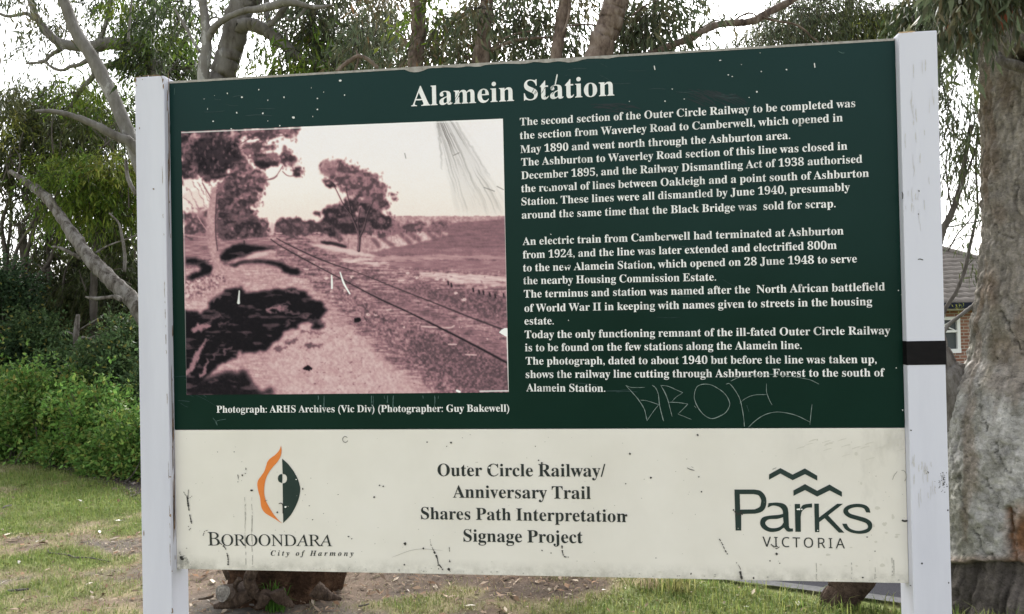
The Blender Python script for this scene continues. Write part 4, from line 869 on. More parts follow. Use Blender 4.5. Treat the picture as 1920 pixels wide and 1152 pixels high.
for a, b, rx, ry in [(945, 142, 2.0, 2.2), (898, 190, 1.3, 1.2), (966, 207, 1.0, 1.0), (1570, 25, 1.5, 1.3), (1625, 123, 1, 1), (1540, 305, 1.6, 1.4), (353, 279, 1.4, 2.2), (785, 308, 1.3, 2.0), (110, 170, .9, .9)]:
    ck.append(spot(*c5(a, b), rx, ry, rs))
for a, b, rx, ry in [(648, 824, .1, .1), (1181, 851, 1.8, 2.0), (1220, 896, 1.8, 1.8), (1173, 907, 1.2, 1.2), (1310, 894, 1.4, 1.2), (1315, 922, 1.8, 1.2), (712, 910, 1.5, 1.5), (719, 912, 1.5, 1.5), (702, 932, 1.6, 1.8), (801, 829, 1.4, 1.4), (846, 830, 1.8, 1.8), (838, 837, .9, .9), (1004, 837, .8, 1),
                     (1010, 863, 1.6, 1.4), (1016, 868, 1.6, 1.8), (1308, 816, 1.8, 1.8), (877, 875, 1.1, .8), (1174, 966, 2.4, 2.4), (341, 1045, 3.4, 3.6), (343, 1048, 4, 2), (654, 1006, 2.2, 1), (660, 1010, 1.6, 1)]:
    ck.append(spot(a, b, rx, ry, rs))
ck += [stroke([(1288, 877), (1294, 880), (1302, 882)], 1.2), stroke([(1296, 875), (1300, 877)], 1.0), stroke([(1690, 975), (1695, 977), (1701, 976)], 3.2), stroke([(1455, 877), (1448, 880)], 1.4), stroke([(1377, 958), (1384, 964), (1391, 958)], 3.0), spot(1375, 956, 1.4, 1.6), spot(1391, 964, 1.6, 1.4)]
ring = [(643 + 5 + 5 * math.cos(t), 824 + 5 * math.sin(t) * 1.1) for t in np.linspace(.4, 5.6, 9)]
ck.append(stroke(ring, 1.0))
marks('black_chips', ck, m_chip, cream, -.0019)
# grime along the lower edge, the lower left corner and the right end
for k in range(46):
    a = rs.uniform(336, 1698); yb = 1064.5 + (a - 332.5) / 1371.5 * 28.5
    d = abs(rs.gauss(0, 4))
    sf.append(spot(a, yb - 2 - d, rs.uniform(.5, 1.8), rs.uniform(.4, 1.4), rs))
for k in range(50):
    sf.append(spot(337 + abs(rs.gauss(0, 9)), 1058 - abs(rs.gauss(0, 9)), rs.uniform(.6, 2), rs.uniform(.6, 2), rs))
for k in range(14):
    a, b = 1690 - abs(rs.gauss(0, 30)), rs.uniform(812, 1080)
    sf2.append(spot(a, b, rs.uniform(1, 5), rs.uniform(1, 5), rs))
for k in range(22):
    a, b = 1600 + rs.gauss(0, 60), 820 + abs(rs.gauss(0, 22))
    sf2.append(stroke([(a, b), (a + 8, b - 3), (a + 17, b - 5)], rs.uniform(.6, 1.8), .5, rnd=rs))
for a in (1672, 1675, 1596, 1640, 1530):
    track([(a, 1050 + rs.uniform(-10, 10)), (a + 1, 1070), (a, 1086)], 1.2, .3, sf)
for a, b in [(1560, 1046), (1585, 1053), (1600, 1030), (1570, 1027), (1615, 1060), (1540, 1065), (1180, 1068), (1250, 1075), (1330, 1076)]:
    for _ in range(1): sf2.append(spot(a + rs.gauss(0, 9), b + rs.gauss(0, 4), rs.uniform(1, 5), rs.uniform(.6, 2), rs))
for k in range(120):
    ck2 = spot(rs.uniform(335, 1698), rs.uniform(812, 1070), rs.uniform(.35, .9), rs.uniform(.35, .9), rs); sf.append(ck2)
ring = [(1692 + 7 * math.cos(t), 893 + 11 * math.sin(t)) for t in np.linspace(-1.9, 1.0, 7)]
sf.append(stroke(ring, 1.2)); sf.append(stroke([(1682, 884), (1676, 892), (1673, 900)], 1.0)); sf.append(stroke([(735, 1045), (780, 1030), (830, 1032)], .6))
marks('grey_grime', sf, m_soft, cream, -.0007)
marks('faint_stains', sf2, m_soft2, cream, -.0004)
sp_ = [spot(1383 + 112, 955, 1.6, 1.6, rs), spot(1498, 954.6, 2.0, 2.0, rs), spot(1503, 955, 1.6, 1.4, rs), spot(1532.6, 994.5, 1.3, 1.2, rs), spot(536, 950.5, 1.9, 1.7, rs), spot(918, 877, 1.6, 2, rs), spot(556, 899, 1.3, 1, rs)]
marks('bare_spots', sp_, m_print_white, cream, -.0022)

# post details: tape, rust chips, scuffs
tp = MB()
ra, rb = plane_pt(1700, 640, -.0225), plane_pt(1775, 684, -.0225)
tp.box((BW - .0004, -.0236, plane_pt(1740, 684.5, -.0225)[2]), (1.7917, .0571, plane_pt(1740, 639.5, -.0225)[2]), .0008)
tp.build('tape_band', m_black, post_r)
def post_marks(name, loops, mat, parent, px_y=-.0225):
    out = []
    k = (px_y - CAM[1]) / (0 - CAM[1])
    for q in loops:
        out.append(np.c_[CAM[0] + (q[:, 0] - CAM[0]) * k, CAM[2] + (q[:, 1] - CAM[2]) * k])
    return marks(name, out, mat, parent, px_y - .0006)
m_rust = mottled('bare_rusty_timber', [(.3, (.11, .07, .045)), (.7, (.30, .20, .13))], 60, 4, .9, .2, .002)
cz = lambda a, b: (240 + a / 8.23, 120 + b / 8.23)
pl = [spot(*cz(118, 245), 1.6, 5, rs), spot(*cz(130, 335), .9, 2.2, rs), spot(*cz(225, 243), .9, 1, rs), spot(*cz(540, 250), 1.3, 3.2, rs), spot(*cz(546, 345), 1.6, 4.6, rs), spot(*cz(180, 995), .7, 2.6, rs), stroke([cz(105, 212), cz(160, 206), cz(215, 200)], 1.2), stroke([cz(225, 186), cz(340, 180), cz(470, 178), cz(515, 190)], 1.2, .6), stroke([cz(515, 190), cz(530, 240), cz(536, 300)], 1.0, .4),
      spot(288, 355, 2.0, 1.6, rs), spot(255, 313, .9, 1.1, rs)]
pl += [stroke([(303.5 + t * .021, 280 + t), (303.7 + t * .021 + rs.uniform(-.8, .8), 280 + t + l / 2), (304 + t * .021, 280 + t + l)], rs.uniform(.25, .9), .5, rnd=rs) for t, l in ((rs.uniform(0, 780), rs.choice([4, 5, 7, 10, 18, 30])) for _ in range(26))]
pl += [spot(319, 894.5, 3, 1, rs), spot(319.8, 967, 2, 3, rs), stroke([(323, 1140), (324, 1147), (322, 1150)], 2.4, .4), spot(323, 1071, .9, 1.2, rs), spot(270, 1000, 1.0, 5, rs)]
post_marks('rusty_chips', pl, m_rust, post_l)
# the inner edge of the left post, split and stained
ie = MB()
for k in range(40):
    zc = Z0 + rs.choice([rs.uniform(.0, 1.2), rs.uniform(.1, .35), rs.uniform(.8, 1.2)]); h = rs.choice([.006, .012, .03, .06, .12, .2]); yy = rs.uniform(-.012, -.003); w = rs.uniform(.001, .004)
    ie.add([(.0000, yy, zc - h / 2), (.0000, yy + w, zc - h / 3), (.0000, yy + w * .6, zc + h / 2), (.0000, yy, zc + h / 2.4)], [(0, 1, 2, 3)])
tag(ie.build('split_edge_stains', m_rust, post_l), kind='stuff')
gp = []
for k in range(60):
    a, b = 1725 + rs.gauss(0, 22), rs.choice([rs.uniform(100, 420), rs.uniform(850, 930)])
    l = rs.uniform(6, 30)
    gp.append(stroke([(a, b), (a + rs.uniform(-1, 1), b + l / 2), (a + rs.uniform(-1, 2), b + l)], rs.uniform(.5, 1.6), .5, rnd=rs))
gp = [q for q in gp if q[:, 0].min() > 1.722 and q[:, 0].max() < 1.796]
post_marks('grey_scuffs', gp, plain('grey_scuff', (.52, .51, .52), .8), post_r)
pr = [spot(1738, 886, 3.6, 2.4, rs), spot(1735, 883, 1.2, 2.4, rs), spot(1708, 807, 1.4, 1.4, rs), spot(1774, 819, 1.3, 1.2, rs), spot(1728.5, 1056.5, 1.5, 1.8, rs), spot(1776, 977, 2.6, 3, rs), spot(1777, 957, 1.2, 1.6, rs), spot(1778.5, 1093, 1, 1.4, rs), spot(1706.5, 1098, 1, 1.2, rs), stroke([(1721, 487), (1725, 486), (1731, 488)], 1.6), spot(1723, 358.5, 1, 1.4, rs), spot(1722, 402, 1, 1.2, rs),
      stroke([(1691, 360), (1692.5, 366), (1692, 374)], 1.6)]
for k in range(55):
    pr.append(spot(1768 + rs.gauss(0, 5.0), 904 + rs.gauss(0, 9), rs.uniform(.4, 1.4), rs.uniform(.3, .8), rs))
pr = [q for q in pr if q[:, 0].max() < 1.797]
post_marks('dark_chips', pr, m_chip, post_r)
post_marks('worn_top_edge', [stroke([(1684, 61.8), (1700, 60.5), (1716, 59)], 2.0, .5)], plain('bare_timber', (.45, .33, .2), .8), post_r)

# ------------------------------------------------------------------ the old printed photograph: a fine sheet whose points carry the print's tones
PW, PH = 560, 460
c_tl, c_tr, c_bl, c_br = pp(340, 247), pp(943, 223), pp(350, 741), pp(954, 736)
uu, vv = np.meshgrid(np.linspace(0, 1, PW), np.linspace(0, 1, PH))         # v downwards
px_ = (c_tl[0] * (1 - uu) + c_tr[0] * uu) * (1 - vv) + (c_bl[0] * (1 - uu) + c_br[0] * uu) * vv
pz_ = (c_tl[1] * (1 - uu) + c_tr[1] * uu) * (1 - vv) + (c_bl[1] * (1 - uu) + c_br[1] * uu) * vv
PX, PY = topx(np.stack([px_, 0 * px_, pz_], -1).reshape(-1, 3))
PX, PY = PX.reshape(PH, PW), PY.reshape(PH, PW)
rp = np.random.default_rng(3)
def inpoly(X, Y, pts):
    r = np.zeros(X.shape, bool); P = np.array(pts, float)
    b = (X >= P[:, 0].min()) & (X <= P[:, 0].max()) & (Y >= P[:, 1].min()) & (Y <= P[:, 1].max())
    xs, ys = X[b], Y[b]; rr = np.zeros(xs.shape, bool)
    for (x0, y0), (x1, y1) in zip(P, np.roll(P, -1, 0)):
        if y0 == y1: continue
        c = ((y0 > ys) != (y1 > ys)) & (xs < (x1 - x0) * (ys - y0) / (y1 - y0) + x0)
        rr ^= c
    r[b] = rr
    return r
def blur(a, k):
    for ax in (0, 1):
        for _ in range(2):
            p = np.pad(a, [(k, k) if i == ax else (0, 0) for i in range(2)], mode='edge')
            cs = np.cumsum(p, axis=ax)
            cs = np.insert(cs, 0, 0, axis=ax)
            n = 2 * k + 1
            a = (np.take(cs, range(n, cs.shape[ax]), axis=ax) - np.take(cs, range(0, cs.shape[ax] - n), axis=ax)) / n
    return a
N1 = fbm(PX / 9, PY / 9, 0, 1, 4); N2 = fbm(PX / 9, PY / 9, 0, 2, 4); N3 = fbm(PX / 3.2, PY / 3.2, 0, 3, 3); N4 = fbm(PX / 40, PY / 25, 0, 4, 4)
NH = fbm(PX / 16, PY / 2.2, 0, 6, 3)
def area(pts, rag=0.0, soft=0, sm=True):
    P = spline(np.array(list(pts) + [pts[0]], float), 4)[:-1] if sm else pts
    m = inpoly(PX + rag * (N1 - .5) * 2, PY + rag * (N2 - .5) * 2, P).astype(float)
    return blur(m, soft) if soft else m
T = np.full(PX.shape, .97)
def lay(m, tone, op=1.0):
    global T
    T = T * (1 - m * op) + tone * m * op
# sky and far country
T = .985 - .05 * sstep(330, 420, PY) + .02 * (N4 - .5)
lay((PY > 404 + 3 * N1).astype(float) * (PX > 690), .86 - .35 * N3 + .12 * (N1 - .5))
ground_m = ((PY > 436 + 4 * N1 - .11 * np.clip(PX - 700, 0, 150) - 4 * (PX > 850)) & (PY > 412)).astype(float)
tone_g = .56 + .55 * (NH - .5) + .35 * (N3 - .5)
lay(ground_m, tone_g)
# the broad paddock on the right
pad = area([(690, 472), (760, 452), (800, 438), (832, 425), (862, 417), (905, 415), (960, 416), (960, 482), (860, 479), (760, 477), (700, 480)], 2, 1)
lay(pad, .50 + .16 * (NH - .5) + .10 * (N3 - .5) + .04 * (PY > 465))
lay(area([(700, 483), (820, 478), (960, 481), (960, 487), (850, 486), (720, 490)], 3, 1), .66 + .2 * (NH - .5))
lay(area([(730, 491), (850, 488), (960, 492), (960, 512), (850, 506), (740, 500)], 2, 1), .57 + .2 * (NH - .5))
for q in ([(640, 486), (690, 483), (702, 487), (650, 492)], [(664, 492), (720, 493), (730, 498), (680, 497)], [(785, 511), (840, 512), (900, 516), (960, 520), (960, 528), (870, 526), (800, 521)], [(840, 522), (960, 533), (960, 538), (850, 530)]):
    lay(area(q, 3, 1), .80 + .3 * (NH - .5))
# row of young trees with slanting light between
lay(area([(690, 440), (760, 436), (842, 437), (800, 452), (750, 462), (690, 470)], 3, 1), .80 + .3 * (N3 - .5))
for a, b, c, d in [(690, 446, 712, 462), (708, 442, 735, 460), (745, 440, 768, 455), (763, 437, 788, 452), (795, 436, 818, 446), (812, 434, 830, 442)]:
    lay(area([(a, b), (a + 10, b - 2), (c + 4, d), (c - 4, d + 2)], 5, 2), .34, .8)
def foliage(pts, n, dark, light, rag=6, size=(2.2, 5.5), hole=0.0, base=None, seed=0, sun=(.6, -.8)):
    dark, light = dark * .9 + .06, light + .06
    """ragged crown: a dark body broken up by many small lit and shaded dabs"""
    g = np.random.default_rng(seed)
    o1, o2 = 37.0 * seed, 91.0 * seed
    e1, e2 = fbm((PX + o1) / 11, PY / 11, 0, 301, 4), fbm((PX + o2) / 11, PY / 11, 0, 302, 4)
    Q = spline(np.array(list(pts) + [pts[0]], float), 4)[:-1]
    m = inpoly(PX + (rag * 2.6 + 5) * (e1 - .5), PY + (rag * 2.6 + 5) * (e2 - .5), Q).astype(float)
    body = fbm((PX + o2) / 13, (PY + o1) / 10, 0, 303, 3); gap = fbm((PX + o1) / 9, (PY + o2) / 9, 0, 304, 3)
    inner = blur(m, 5)
    m = m * (1 - np.clip(hole * 9 + .35, 0, .9) * sstep(.64, .73, gap - .16 * (inner - .5)) * (1 if hole else .0))
    up_ = np.clip(.5 + .6 * ((PX - Q[:, 0].mean()) / np.ptp(Q[:, 0]) * sun[0] + (PY - Q[:, 1].mean()) / np.ptp(Q[:, 1]) * sun[1]), 0, 1)
    lace = fbm((PX + o2) / 5.5, (PY + o1) / 4.5, 0, 305, 3)
    m = m * (1 - .85 * sstep(.60, .68, lace + .30 * (.55 - inner)) * sstep(.95, .6, inner))
    tone = dark + (light * 1.12 - dark) * np.clip(sstep(.36, .66, body) * .75 + .35 * (up_ - .5) + .35 * (N3 - .5), 0, 1.1)
    lay(blur(m, 1), tone)
    P = np.array(pts, float); lo, hi = P.min(0), P.max(0)
    ctr = P.mean(0)
    for _ in range(n // 2):
        a, b = g.uniform(lo[0] - 3, hi[0] + 3), g.uniform(lo[1] - 3, hi[1] + 3)
        i = int(np.clip((b - PY[:, PW // 2].min()) / (PY[-1, PW // 2] - PY[0, PW // 2]) * PH, 0, PH - 1)); j = int(np.clip((a - PX[i, 0]) / (PX[i, -1] - PX[i, 0]) * PW, 0, PW - 1))
        i = int(np.clip(i + (b - PY[i, j]) / (PY[-1, j] - PY[0, j]) * PH, 0, PH - 1))
        if inner[i, j] < .12 or (m[i, j] < .5 and g.random() > .5): continue
        up = ((a - ctr[0]) / (hi[0] - lo[0] + 1) * sun[0] + (b - ctr[1]) / (hi[1] - lo[1] + 1) * sun[1])
        t = dark + (light - dark) * np.clip(.5 + .5 * up + g.normal(0, .42), 0, 1.5)
        if hole and g.random() < hole: t = .9
        rx, ry, an = g.uniform(*size), g.uniform(*size) * .7, g.uniform(0, 3.14)
        r = 8
        i0, i1, j0, j1 = max(i - r, 0), min(i + r, PH), max(j - r, 0), min(j + r, PW)
        dx, dy = PX[i0:i1, j0:j1] - a, PY[i0:i1, j0:j1] - b
        e = ((dx * math.cos(an) + dy * math.sin(an)) / rx) ** 2 + ((-dx * math.sin(an) + dy * math.cos(an)) / ry) ** 2
        k = np.clip(1.3 - e, 0, 1) * .42
        T[i0:i1, j0:j1] = T[i0:i1, j0:j1] * (1 - k) + t * k
WX_, WY_ = fbm(PX / 7, PY / 7, 0, 321, 3) - .5, fbm(PX / 7, PY / 7, 0, 322, 3) - .5
def line(pts, w, tone, op=1.0, soft=1.2, rag=0.0):
    P = spline(np.array(pts, float), 5) if len(pts) > 2 else np.array(pts, float)
    w = np.broadcast_to(np.asarray(w, float), (len(pts),)); w = np.interp(np.linspace(0, 1, len(P)), np.linspace(0, 1, len(pts)), w)
    m = np.zeros(PX.shape)
    for k in range(len(P) - 1):
        a, b = P[k], P[k + 1]; W = max(w[k], w[k + 1]) + 2 + rag * .5
        bb = (PX > min(a[0], b[0]) - W) & (PX < max(a[0], b[0]) + W) & (PY > min(a[1], b[1]) - W) & (PY < max(a[1], b[1]) + W)
        if not bb.any(): continue
        e = b - a; x_, y_ = PX[bb] + rag * WX_[bb] - a[0], PY[bb] + rag * WY_[bb] - a[1]
        t = np.clip((x_ * e[0] + y_ * e[1]) / (e @ e + 1e-9), 0, 1)
        d = np.hypot(x_ - t * e[0], y_ - t * e[1])
        m[bb] = np.maximum(m[bb], np.clip((w[k] * (1 - t) + w[k + 1] * t) / 2 + soft / 2 - d, 0, soft) / soft)
    lay(m, tone, op)
    return m
foliage([(702, 428), (722, 412), (740, 413), (752, 425), (745, 438), (720, 444), (702, 442)], 120, .28, .50, 4, (1.6, 3.5), 0, seed=1)
foliage([(748, 426), (765, 417), (790, 418), (798, 428), (785, 436), (760, 438)], 120, .28, .50, 4, (1.6, 3.5), seed=2)
foliage([(803, 426), (820, 417), (838, 416), (845, 422), (838, 431), (815, 434)], 90, .28, .50, 3, (1.6, 3.2), seed=3)
for a in (735, 760, 782, 829): line([(a, 432), (a - 1, 452 - (a - 735) * .08)], 1.6, .62)
# far tree belt
foliage([(508, 430), (520, 412), (540, 407), (570, 411), (600, 413), (625, 410), (660, 416), (690, 424), (700, 438), (650, 441), (600, 439), (540, 441), (512, 440)], 420, .20, .44, 4, (1.8, 4.2), seed=4)
lay(area([(505, 426), (512, 418), (514, 436), (506, 442)], 2, 1), .8)
# clearing behind the middle tree
lay(area([(575, 446), (640, 439), (690, 448), (705, 470), (660, 470), (600, 458)], 3, 1), .68 + .3 * (N3 - .5))
lay(area([(600, 452), (625, 454), (650, 462), (640, 466), (608, 459)], 2, 1), .14)
lay(area([(572, 455), (630, 462), (700, 478), (690, 482), (620, 470)], 2, 1), .82)
# middle tree
foliage([(628, 352), (655, 345), (690, 350), (715, 365), (730, 380), (722, 398), (738, 410), (733, 424), (700, 436), (668, 438), (636, 434), (612, 418), (604, 402), (612, 385), (640, 378), (650, 366)], 750, .13, .46, 7, (2, 4.6), .04, seed=5)
foliage([(594, 316), (606, 303), (628, 298), (648, 305), (672, 314), (698, 325), (718, 345), (730, 362), (724, 374), (700, 368), (672, 360), (650, 352), (632, 340), (612, 334), (598, 328)], 620, .26, .56, 6, (2, 4.6), .03, seed=6)
foliage([(603, 334), (620, 340), (632, 352), (625, 356), (610, 346)], 60, .1, .4, 4, (1.5, 3), .2, seed=7)
foliage([(590, 392), (600, 398), (606, 404), (592, 405), (586, 398)], 30, .2, .45, 4, (1.5, 3), .1, seed=8)
foliage([(728, 362), (742, 366), (744, 373), (735, 376)], 20, .25, .4, 3, (1.4, 2.6), seed=9)
foliage([(600, 420), (625, 425), (645, 445), (632, 452), (612, 440)], 90, .12, .4, 4, (1.6, 3.4), .1, seed=10)
for q, w in [([(673, 470), (674, 446), (668, 425), (660, 405), (655, 380), (648, 352)], (6, 6, 4, 3, 2, 1)), ([(675, 445), (684, 425), (690, 400), (700, 378)], (4, 3, 2, 1)), ([(674, 440), (672, 415), (676, 390)], (3, 2, 1)), ([(660, 405), (645, 385), (630, 355), (622, 342)], (2, 1.6, 1.2, 1))]:
    line(q, w, .14); line([(a - 1.2, b) for a, b in q], tuple(x * .4 for x in w), .6, .8)
line([(653, 466), (654, 448)], 2, .55); line([(676, 470), (678, 446)], 2.2, .66, .8)
# left tree group
foliage([(345, 398), (365, 388), (390, 392), (392, 420), (385, 445), (362, 455), (346, 448)], 260, .24, .52, 5, (2, 4.5), .06, seed=11)
foliage([(405, 395), (425, 372), (455, 376), (470, 392), (490, 408), (505, 424), (505, 440), (470, 446), (440, 450), (412, 448), (404, 425)], 650, .12, .42, 6, (2, 5), .02, seed=12)
foliage([(405, 352), (420, 335), (440, 318), (462, 304), (480, 322), (498, 335), (500, 352), (490, 366), (480, 362), (486, 380), (470, 388), (440, 392), (415, 398), (405, 380)], 720, .16, .52, 7, (2.2, 5), .04, seed=13)
foliage([(338, 240), (452, 238), (452, 262), (450, 290), (462, 304), (440, 316), (420, 336), (395, 345), (372, 332), (356, 345), (338, 330)], 900, .10, .50, 7, (2.2, 6), .035, seed=14)
lay(area([(366, 262), (400, 258), (446, 275), (452, 300), (420, 318), (385, 322), (365, 305)], 9, 2), .10, .75)
hl = fbm(PX / 5, PY / 9, 0, 311, 3)
lay(area([(341, 240), (452, 240), (452, 330), (380, 338), (341, 330)], 6, 2) * sstep(.60, .78, hl), .60, .55)
lay(area([(343, 336), (356, 335), (366, 348), (360, 356), (345, 352)], 4, 1), .93); lay(area([(345, 362), (360, 358), (378, 362), (386, 382), (375, 388), (358, 385), (344, 372)], 4, 1), .90)
for q in [[(352, 352), (372, 390)], [(362, 340), (385, 385), (390, 395)], [(374, 345), (392, 378)], [(346, 370), (362, 390)], [(380, 340), (390, 365), (396, 375)], [(388, 330), (397, 352)]]: line(q, 1.8, .40, .6, 1.5, 10)
foliage([(455, 240), (553, 236), (556, 255), (552, 262), (535, 256), (520, 262), (500, 268), (485, 262), (466, 262)], 330, .22, .50, 8, (1.8, 4.2), .12, seed=15)
foliage([(452, 262), (475, 266), (500, 268), (520, 276), (500, 286), (470, 292), (452, 285)], 160, .24, .52, 8, (1.8, 4), .14, seed=21)
foliage([(466, 293), (480, 286), (505, 285), (524, 292), (530, 276), (545, 282), (556, 296), (566, 312), (568, 328), (560, 334), (545, 322), (528, 310), (510, 316), (492, 318), (476, 306)], 420, .16, .46, 7, (2, 4.4), .06, seed=16)
lay(area([(478, 302), (500, 304), (507, 312), (496, 318), (480, 312)], 3, 1), .12, .85)
for q in [[(450, 282), (480, 268), (505, 252)], [(452, 270), (475, 256), (490, 245)], [(500, 338), (516, 332), (524, 322), (530, 312)], [(530, 322), (540, 330), (555, 330)], [(472, 262), (500, 256), (530, 255)], [(498, 338), (512, 336), (520, 330)]]: line(q, 1.4, .30, .9)
# ground under the trees, left
lay(area([(346, 448), (400, 452), (470, 448), (520, 450), (505, 462), (430, 466), (400, 480), (346, 482)], 3, 2), .58 + .35 * (NH - .5))
line([(346, 440), (390, 447)], 3, .75, .6); line([(458, 452), (458, 462)], 2.2, .18)
# the sandy path
lay(area([(425, 502), (445, 484), (485, 472), (515, 470), (520, 490), (545, 505), (560, 520), (590, 545), (625, 572), (650, 600), (690, 640), (740, 690), (800, 745), (340, 745), (340, 520), (390, 512)], 8, 3), .70 + .22 * (NH - .5) + .22 * (N3 - .5) + .10 * (N4 - .5))
lay(area([(428, 486), (450, 470), (490, 466), (512, 470), (480, 482), (440, 490)], 3, 1), .80)
lay(area([(520, 600), (640, 610), (720, 680), (770, 740), (560, 742), (500, 700)], 12, 5), .74 + .20 * (N3 - .5) + .10 * (N1 - .5))
lay(area([(346, 520), (395, 508), (425, 520), (400, 545), (360, 560), (346, 560)], 6, 2), .62 + .7 * (N3 - .5))
# rough grass between the path and the rails, and beyond
lay(area([(560, 505), (600, 520), (640, 560), (700, 620), (780, 690), (830, 745), (960, 745), (960, 690), (850, 640), (720, 585), (630, 535)], 10, 4), .52 + .6 * (N3 - .5) + .25 * (N1 - .5))
lay(area([(770, 630), (860, 640), (960, 700), (960, 735), (880, 728), (800, 690), (770, 660)], 12, 6), .42 + .5 * (N3 - .5))
lay(area([(700, 555), (800, 600), (860, 632), (960, 690), (960, 650), (880, 615), (790, 575), (690, 540)], 3, 3), .50 + .3 * (NH - .5) + .2 * (N3 - .5))
lay(area([(740, 530), (850, 545), (960, 560), (960, 610), (880, 588), (800, 560)], 8, 4), .44 + .45 * (N3 - .5))
for k in range(500):
    a, b = rp.uniform(560, 955), rp.uniform(500, 738)
    line([(a, b), (a + rp.uniform(-1.5, 4), b + rp.uniform(-3, 1))], rp.uniform(.8, 2.2), rp.choice([.25, .3, .38, .68, .78, .85]), .55)
for a, b, r_ in [(780, 521, 5), (790, 519, 4), (820, 523, 5), (833, 525, 4), (855, 550, 4), (870, 562, 5), (690, 590, 4), (705, 590, 4), (758, 614, 3), (864, 614, 3), (913, 636, 2.5), (765, 513, 4), (612, 522, 4), (620, 545, 4), (645, 545, 4), (660, 520, 4), (350, 530, 5), (352, 555, 5), (352, 572, 4), (372, 527, 4)]:
    lay(np.clip(1.4 - ((PX - a) / r_) ** 2 - ((PY - b) / (r_ * .7)) ** 2, 0, 1) * (N3 > .42), .86)
for a, b in [(840, 528), (846, 532), (887, 541), (898, 545), (906, 546), (918, 550), (928, 552), (944, 551)]: line([(a, b), (a + 1, b + 6)], 3, .12)
for q in [[(790, 612), (840, 615), (852, 611)], [(841, 646), (856, 646)], [(873, 665), (893, 666)], [(570, 505), (578, 506)], [(725, 582), (733, 581)], [(747, 527), (757, 526)]]: line(q, 2.2, .86)
# rails
far_l = [(508, 449), (522, 459), (548, 474), (590, 497)]
line(far_l, (1.6, 1.8, 2.2, 2.4), .16); line([(519, 447), (535, 456), (585, 480), (628, 497), (654, 505)], (1.4, 1.8, 2.2, 2.0, 1.8), .16)
line([(515, 449), (545, 465), (600, 490), (640, 510)], 2.0, .62, .6)
line([(590, 497), (647, 527), (710, 560), (760, 583), (799, 602), (851, 628), (905, 656), (955, 683)], (1.6, 1.8, 2.2, 2.6, 2.9, 3.3, 3.6, 3.8), .12)
line([(654, 505), (690, 519), (727, 534), (772, 552), (816, 569), (886, 597), (940, 617), (955, 622)], (1.2, 1.5, 1.8, 2.0, 2.2, 2.6, 2.8, 2.8), .17, .9)
line([(700, 552), (799, 597), (955, 677)], 1.2, .62, .7); line([(728, 531), (886, 593), (950, 617)], 1.0, .62, .6)
for k in range(26):
    t = rp.random(); a, b = 700 + 250 * t, 545 + 95 * t + rp.uniform(2, 26)
    line([(a, b), (a + rp.uniform(6, 14), b + rp.uniform(-1, 3))], rp.uniform(.8, 1.6), rp.choice([.3, .66, .4]), .6)
# shadows of the trees across the path
def shade(pts, rag=5, soft=1, t=.075):
    e1, e2 = fbm(PX / 13, PY / 8, 0, 331, 4) - .5, fbm(PX / 13, PY / 8, 0, 332, 4) - .5
    Q = spline(np.array(list(pts) + [pts[0]], float), 4)[:-1]
    m = inpoly(PX + rag * 4.2 * e1, PY + rag * 2.4 * e2, Q).astype(float)
    lay(blur(m, max(soft, 2)), t + .10 * (N3 - .5) + .18 * sstep(.60, .75, fbm(PX / 22, PY / 7, 0, 333, 3)))
shade([(414, 478), (426, 466), (448, 459), (478, 461), (514, 462), (500, 469), (472, 476), (446, 486), (416, 490)], 3)
shade([(424, 497), (445, 492), (470, 487), (505, 488), (540, 497), (562, 510), (558, 517), (543, 517), (525, 504), (500, 496), (470, 494), (440, 500)], 3)
shade([(346, 483), (372, 486), (398, 500), (398, 510), (380, 518), (356, 526), (352, 520), (378, 505), (362, 497), (346, 496)], 3)
shade([(340, 582), (380, 583), (396, 562), (410, 552), (440, 540), (455, 541), (468, 547), (500, 543), (535, 541), (565, 544), (580, 556), (596, 564), (612, 578), (616, 584), (604, 592), (598, 602), (610, 610), (592, 616), (575, 604), (548, 616), (530, 630), (508, 648), (495, 658), (470, 662), (452, 656), (438, 668), (418, 682), (400, 698), (384, 712), (366, 720), (340, 726)], 6)
shade([(340, 712), (372, 706), (400, 706), (430, 698), (458, 700), (476, 716), (488, 730), (520, 745), (340, 745)], 10, 4, .10)
for q, w, t in [([(352, 702), (364, 680), (376, 655), (385, 638)], (6, 7, 5, 2), .66), ([(376, 706), (385, 690), (392, 676)], (7, 7, 2), .62), ([(368, 618), (380, 614), (392, 610)], (8, 9, 4), .66), ([(388, 604), (400, 598), (415, 592)], (3, 3, 2), .42), ([(412, 610), (432, 602)], (3, 2), .40), ([(402, 672), (408, 656)], (4, 2), .4), ([(420, 664), (432, 652)], (4, 2), .5),
                ([(500, 581), (515, 579), (535, 580)], (4, 6, 3), .62), ([(518, 573), (540, 570)], (3, 2), .42), ([(538, 588), (560, 586)], (5, 3), .42), ([(540, 547), (556, 549)], (5, 4), .45), ([(566, 594), (578, 592)], (4, 3), .5), ([(536, 608), (545, 604)], (4, 3), .35), ([(404, 563), (412, 556)], (5, 4), .45)]:
    line(q, w * 1 if np.isscalar(w) else tuple(1.25 * v for v in w), t, .85, 4, 14)
for q, w in [([(518, 655), (535, 654)], (6, 3)), ([(565, 625), (585, 623), (604, 624)], (3, 4, 2)), ([(576, 650), (590, 648), (604, 646)], (8, 7, 3)), ([(540, 642), (556, 638)], (8, 4)), ([(590, 602), (606, 608)], (6, 5))]:
    line(q, w, .25, .7, 5, 14)
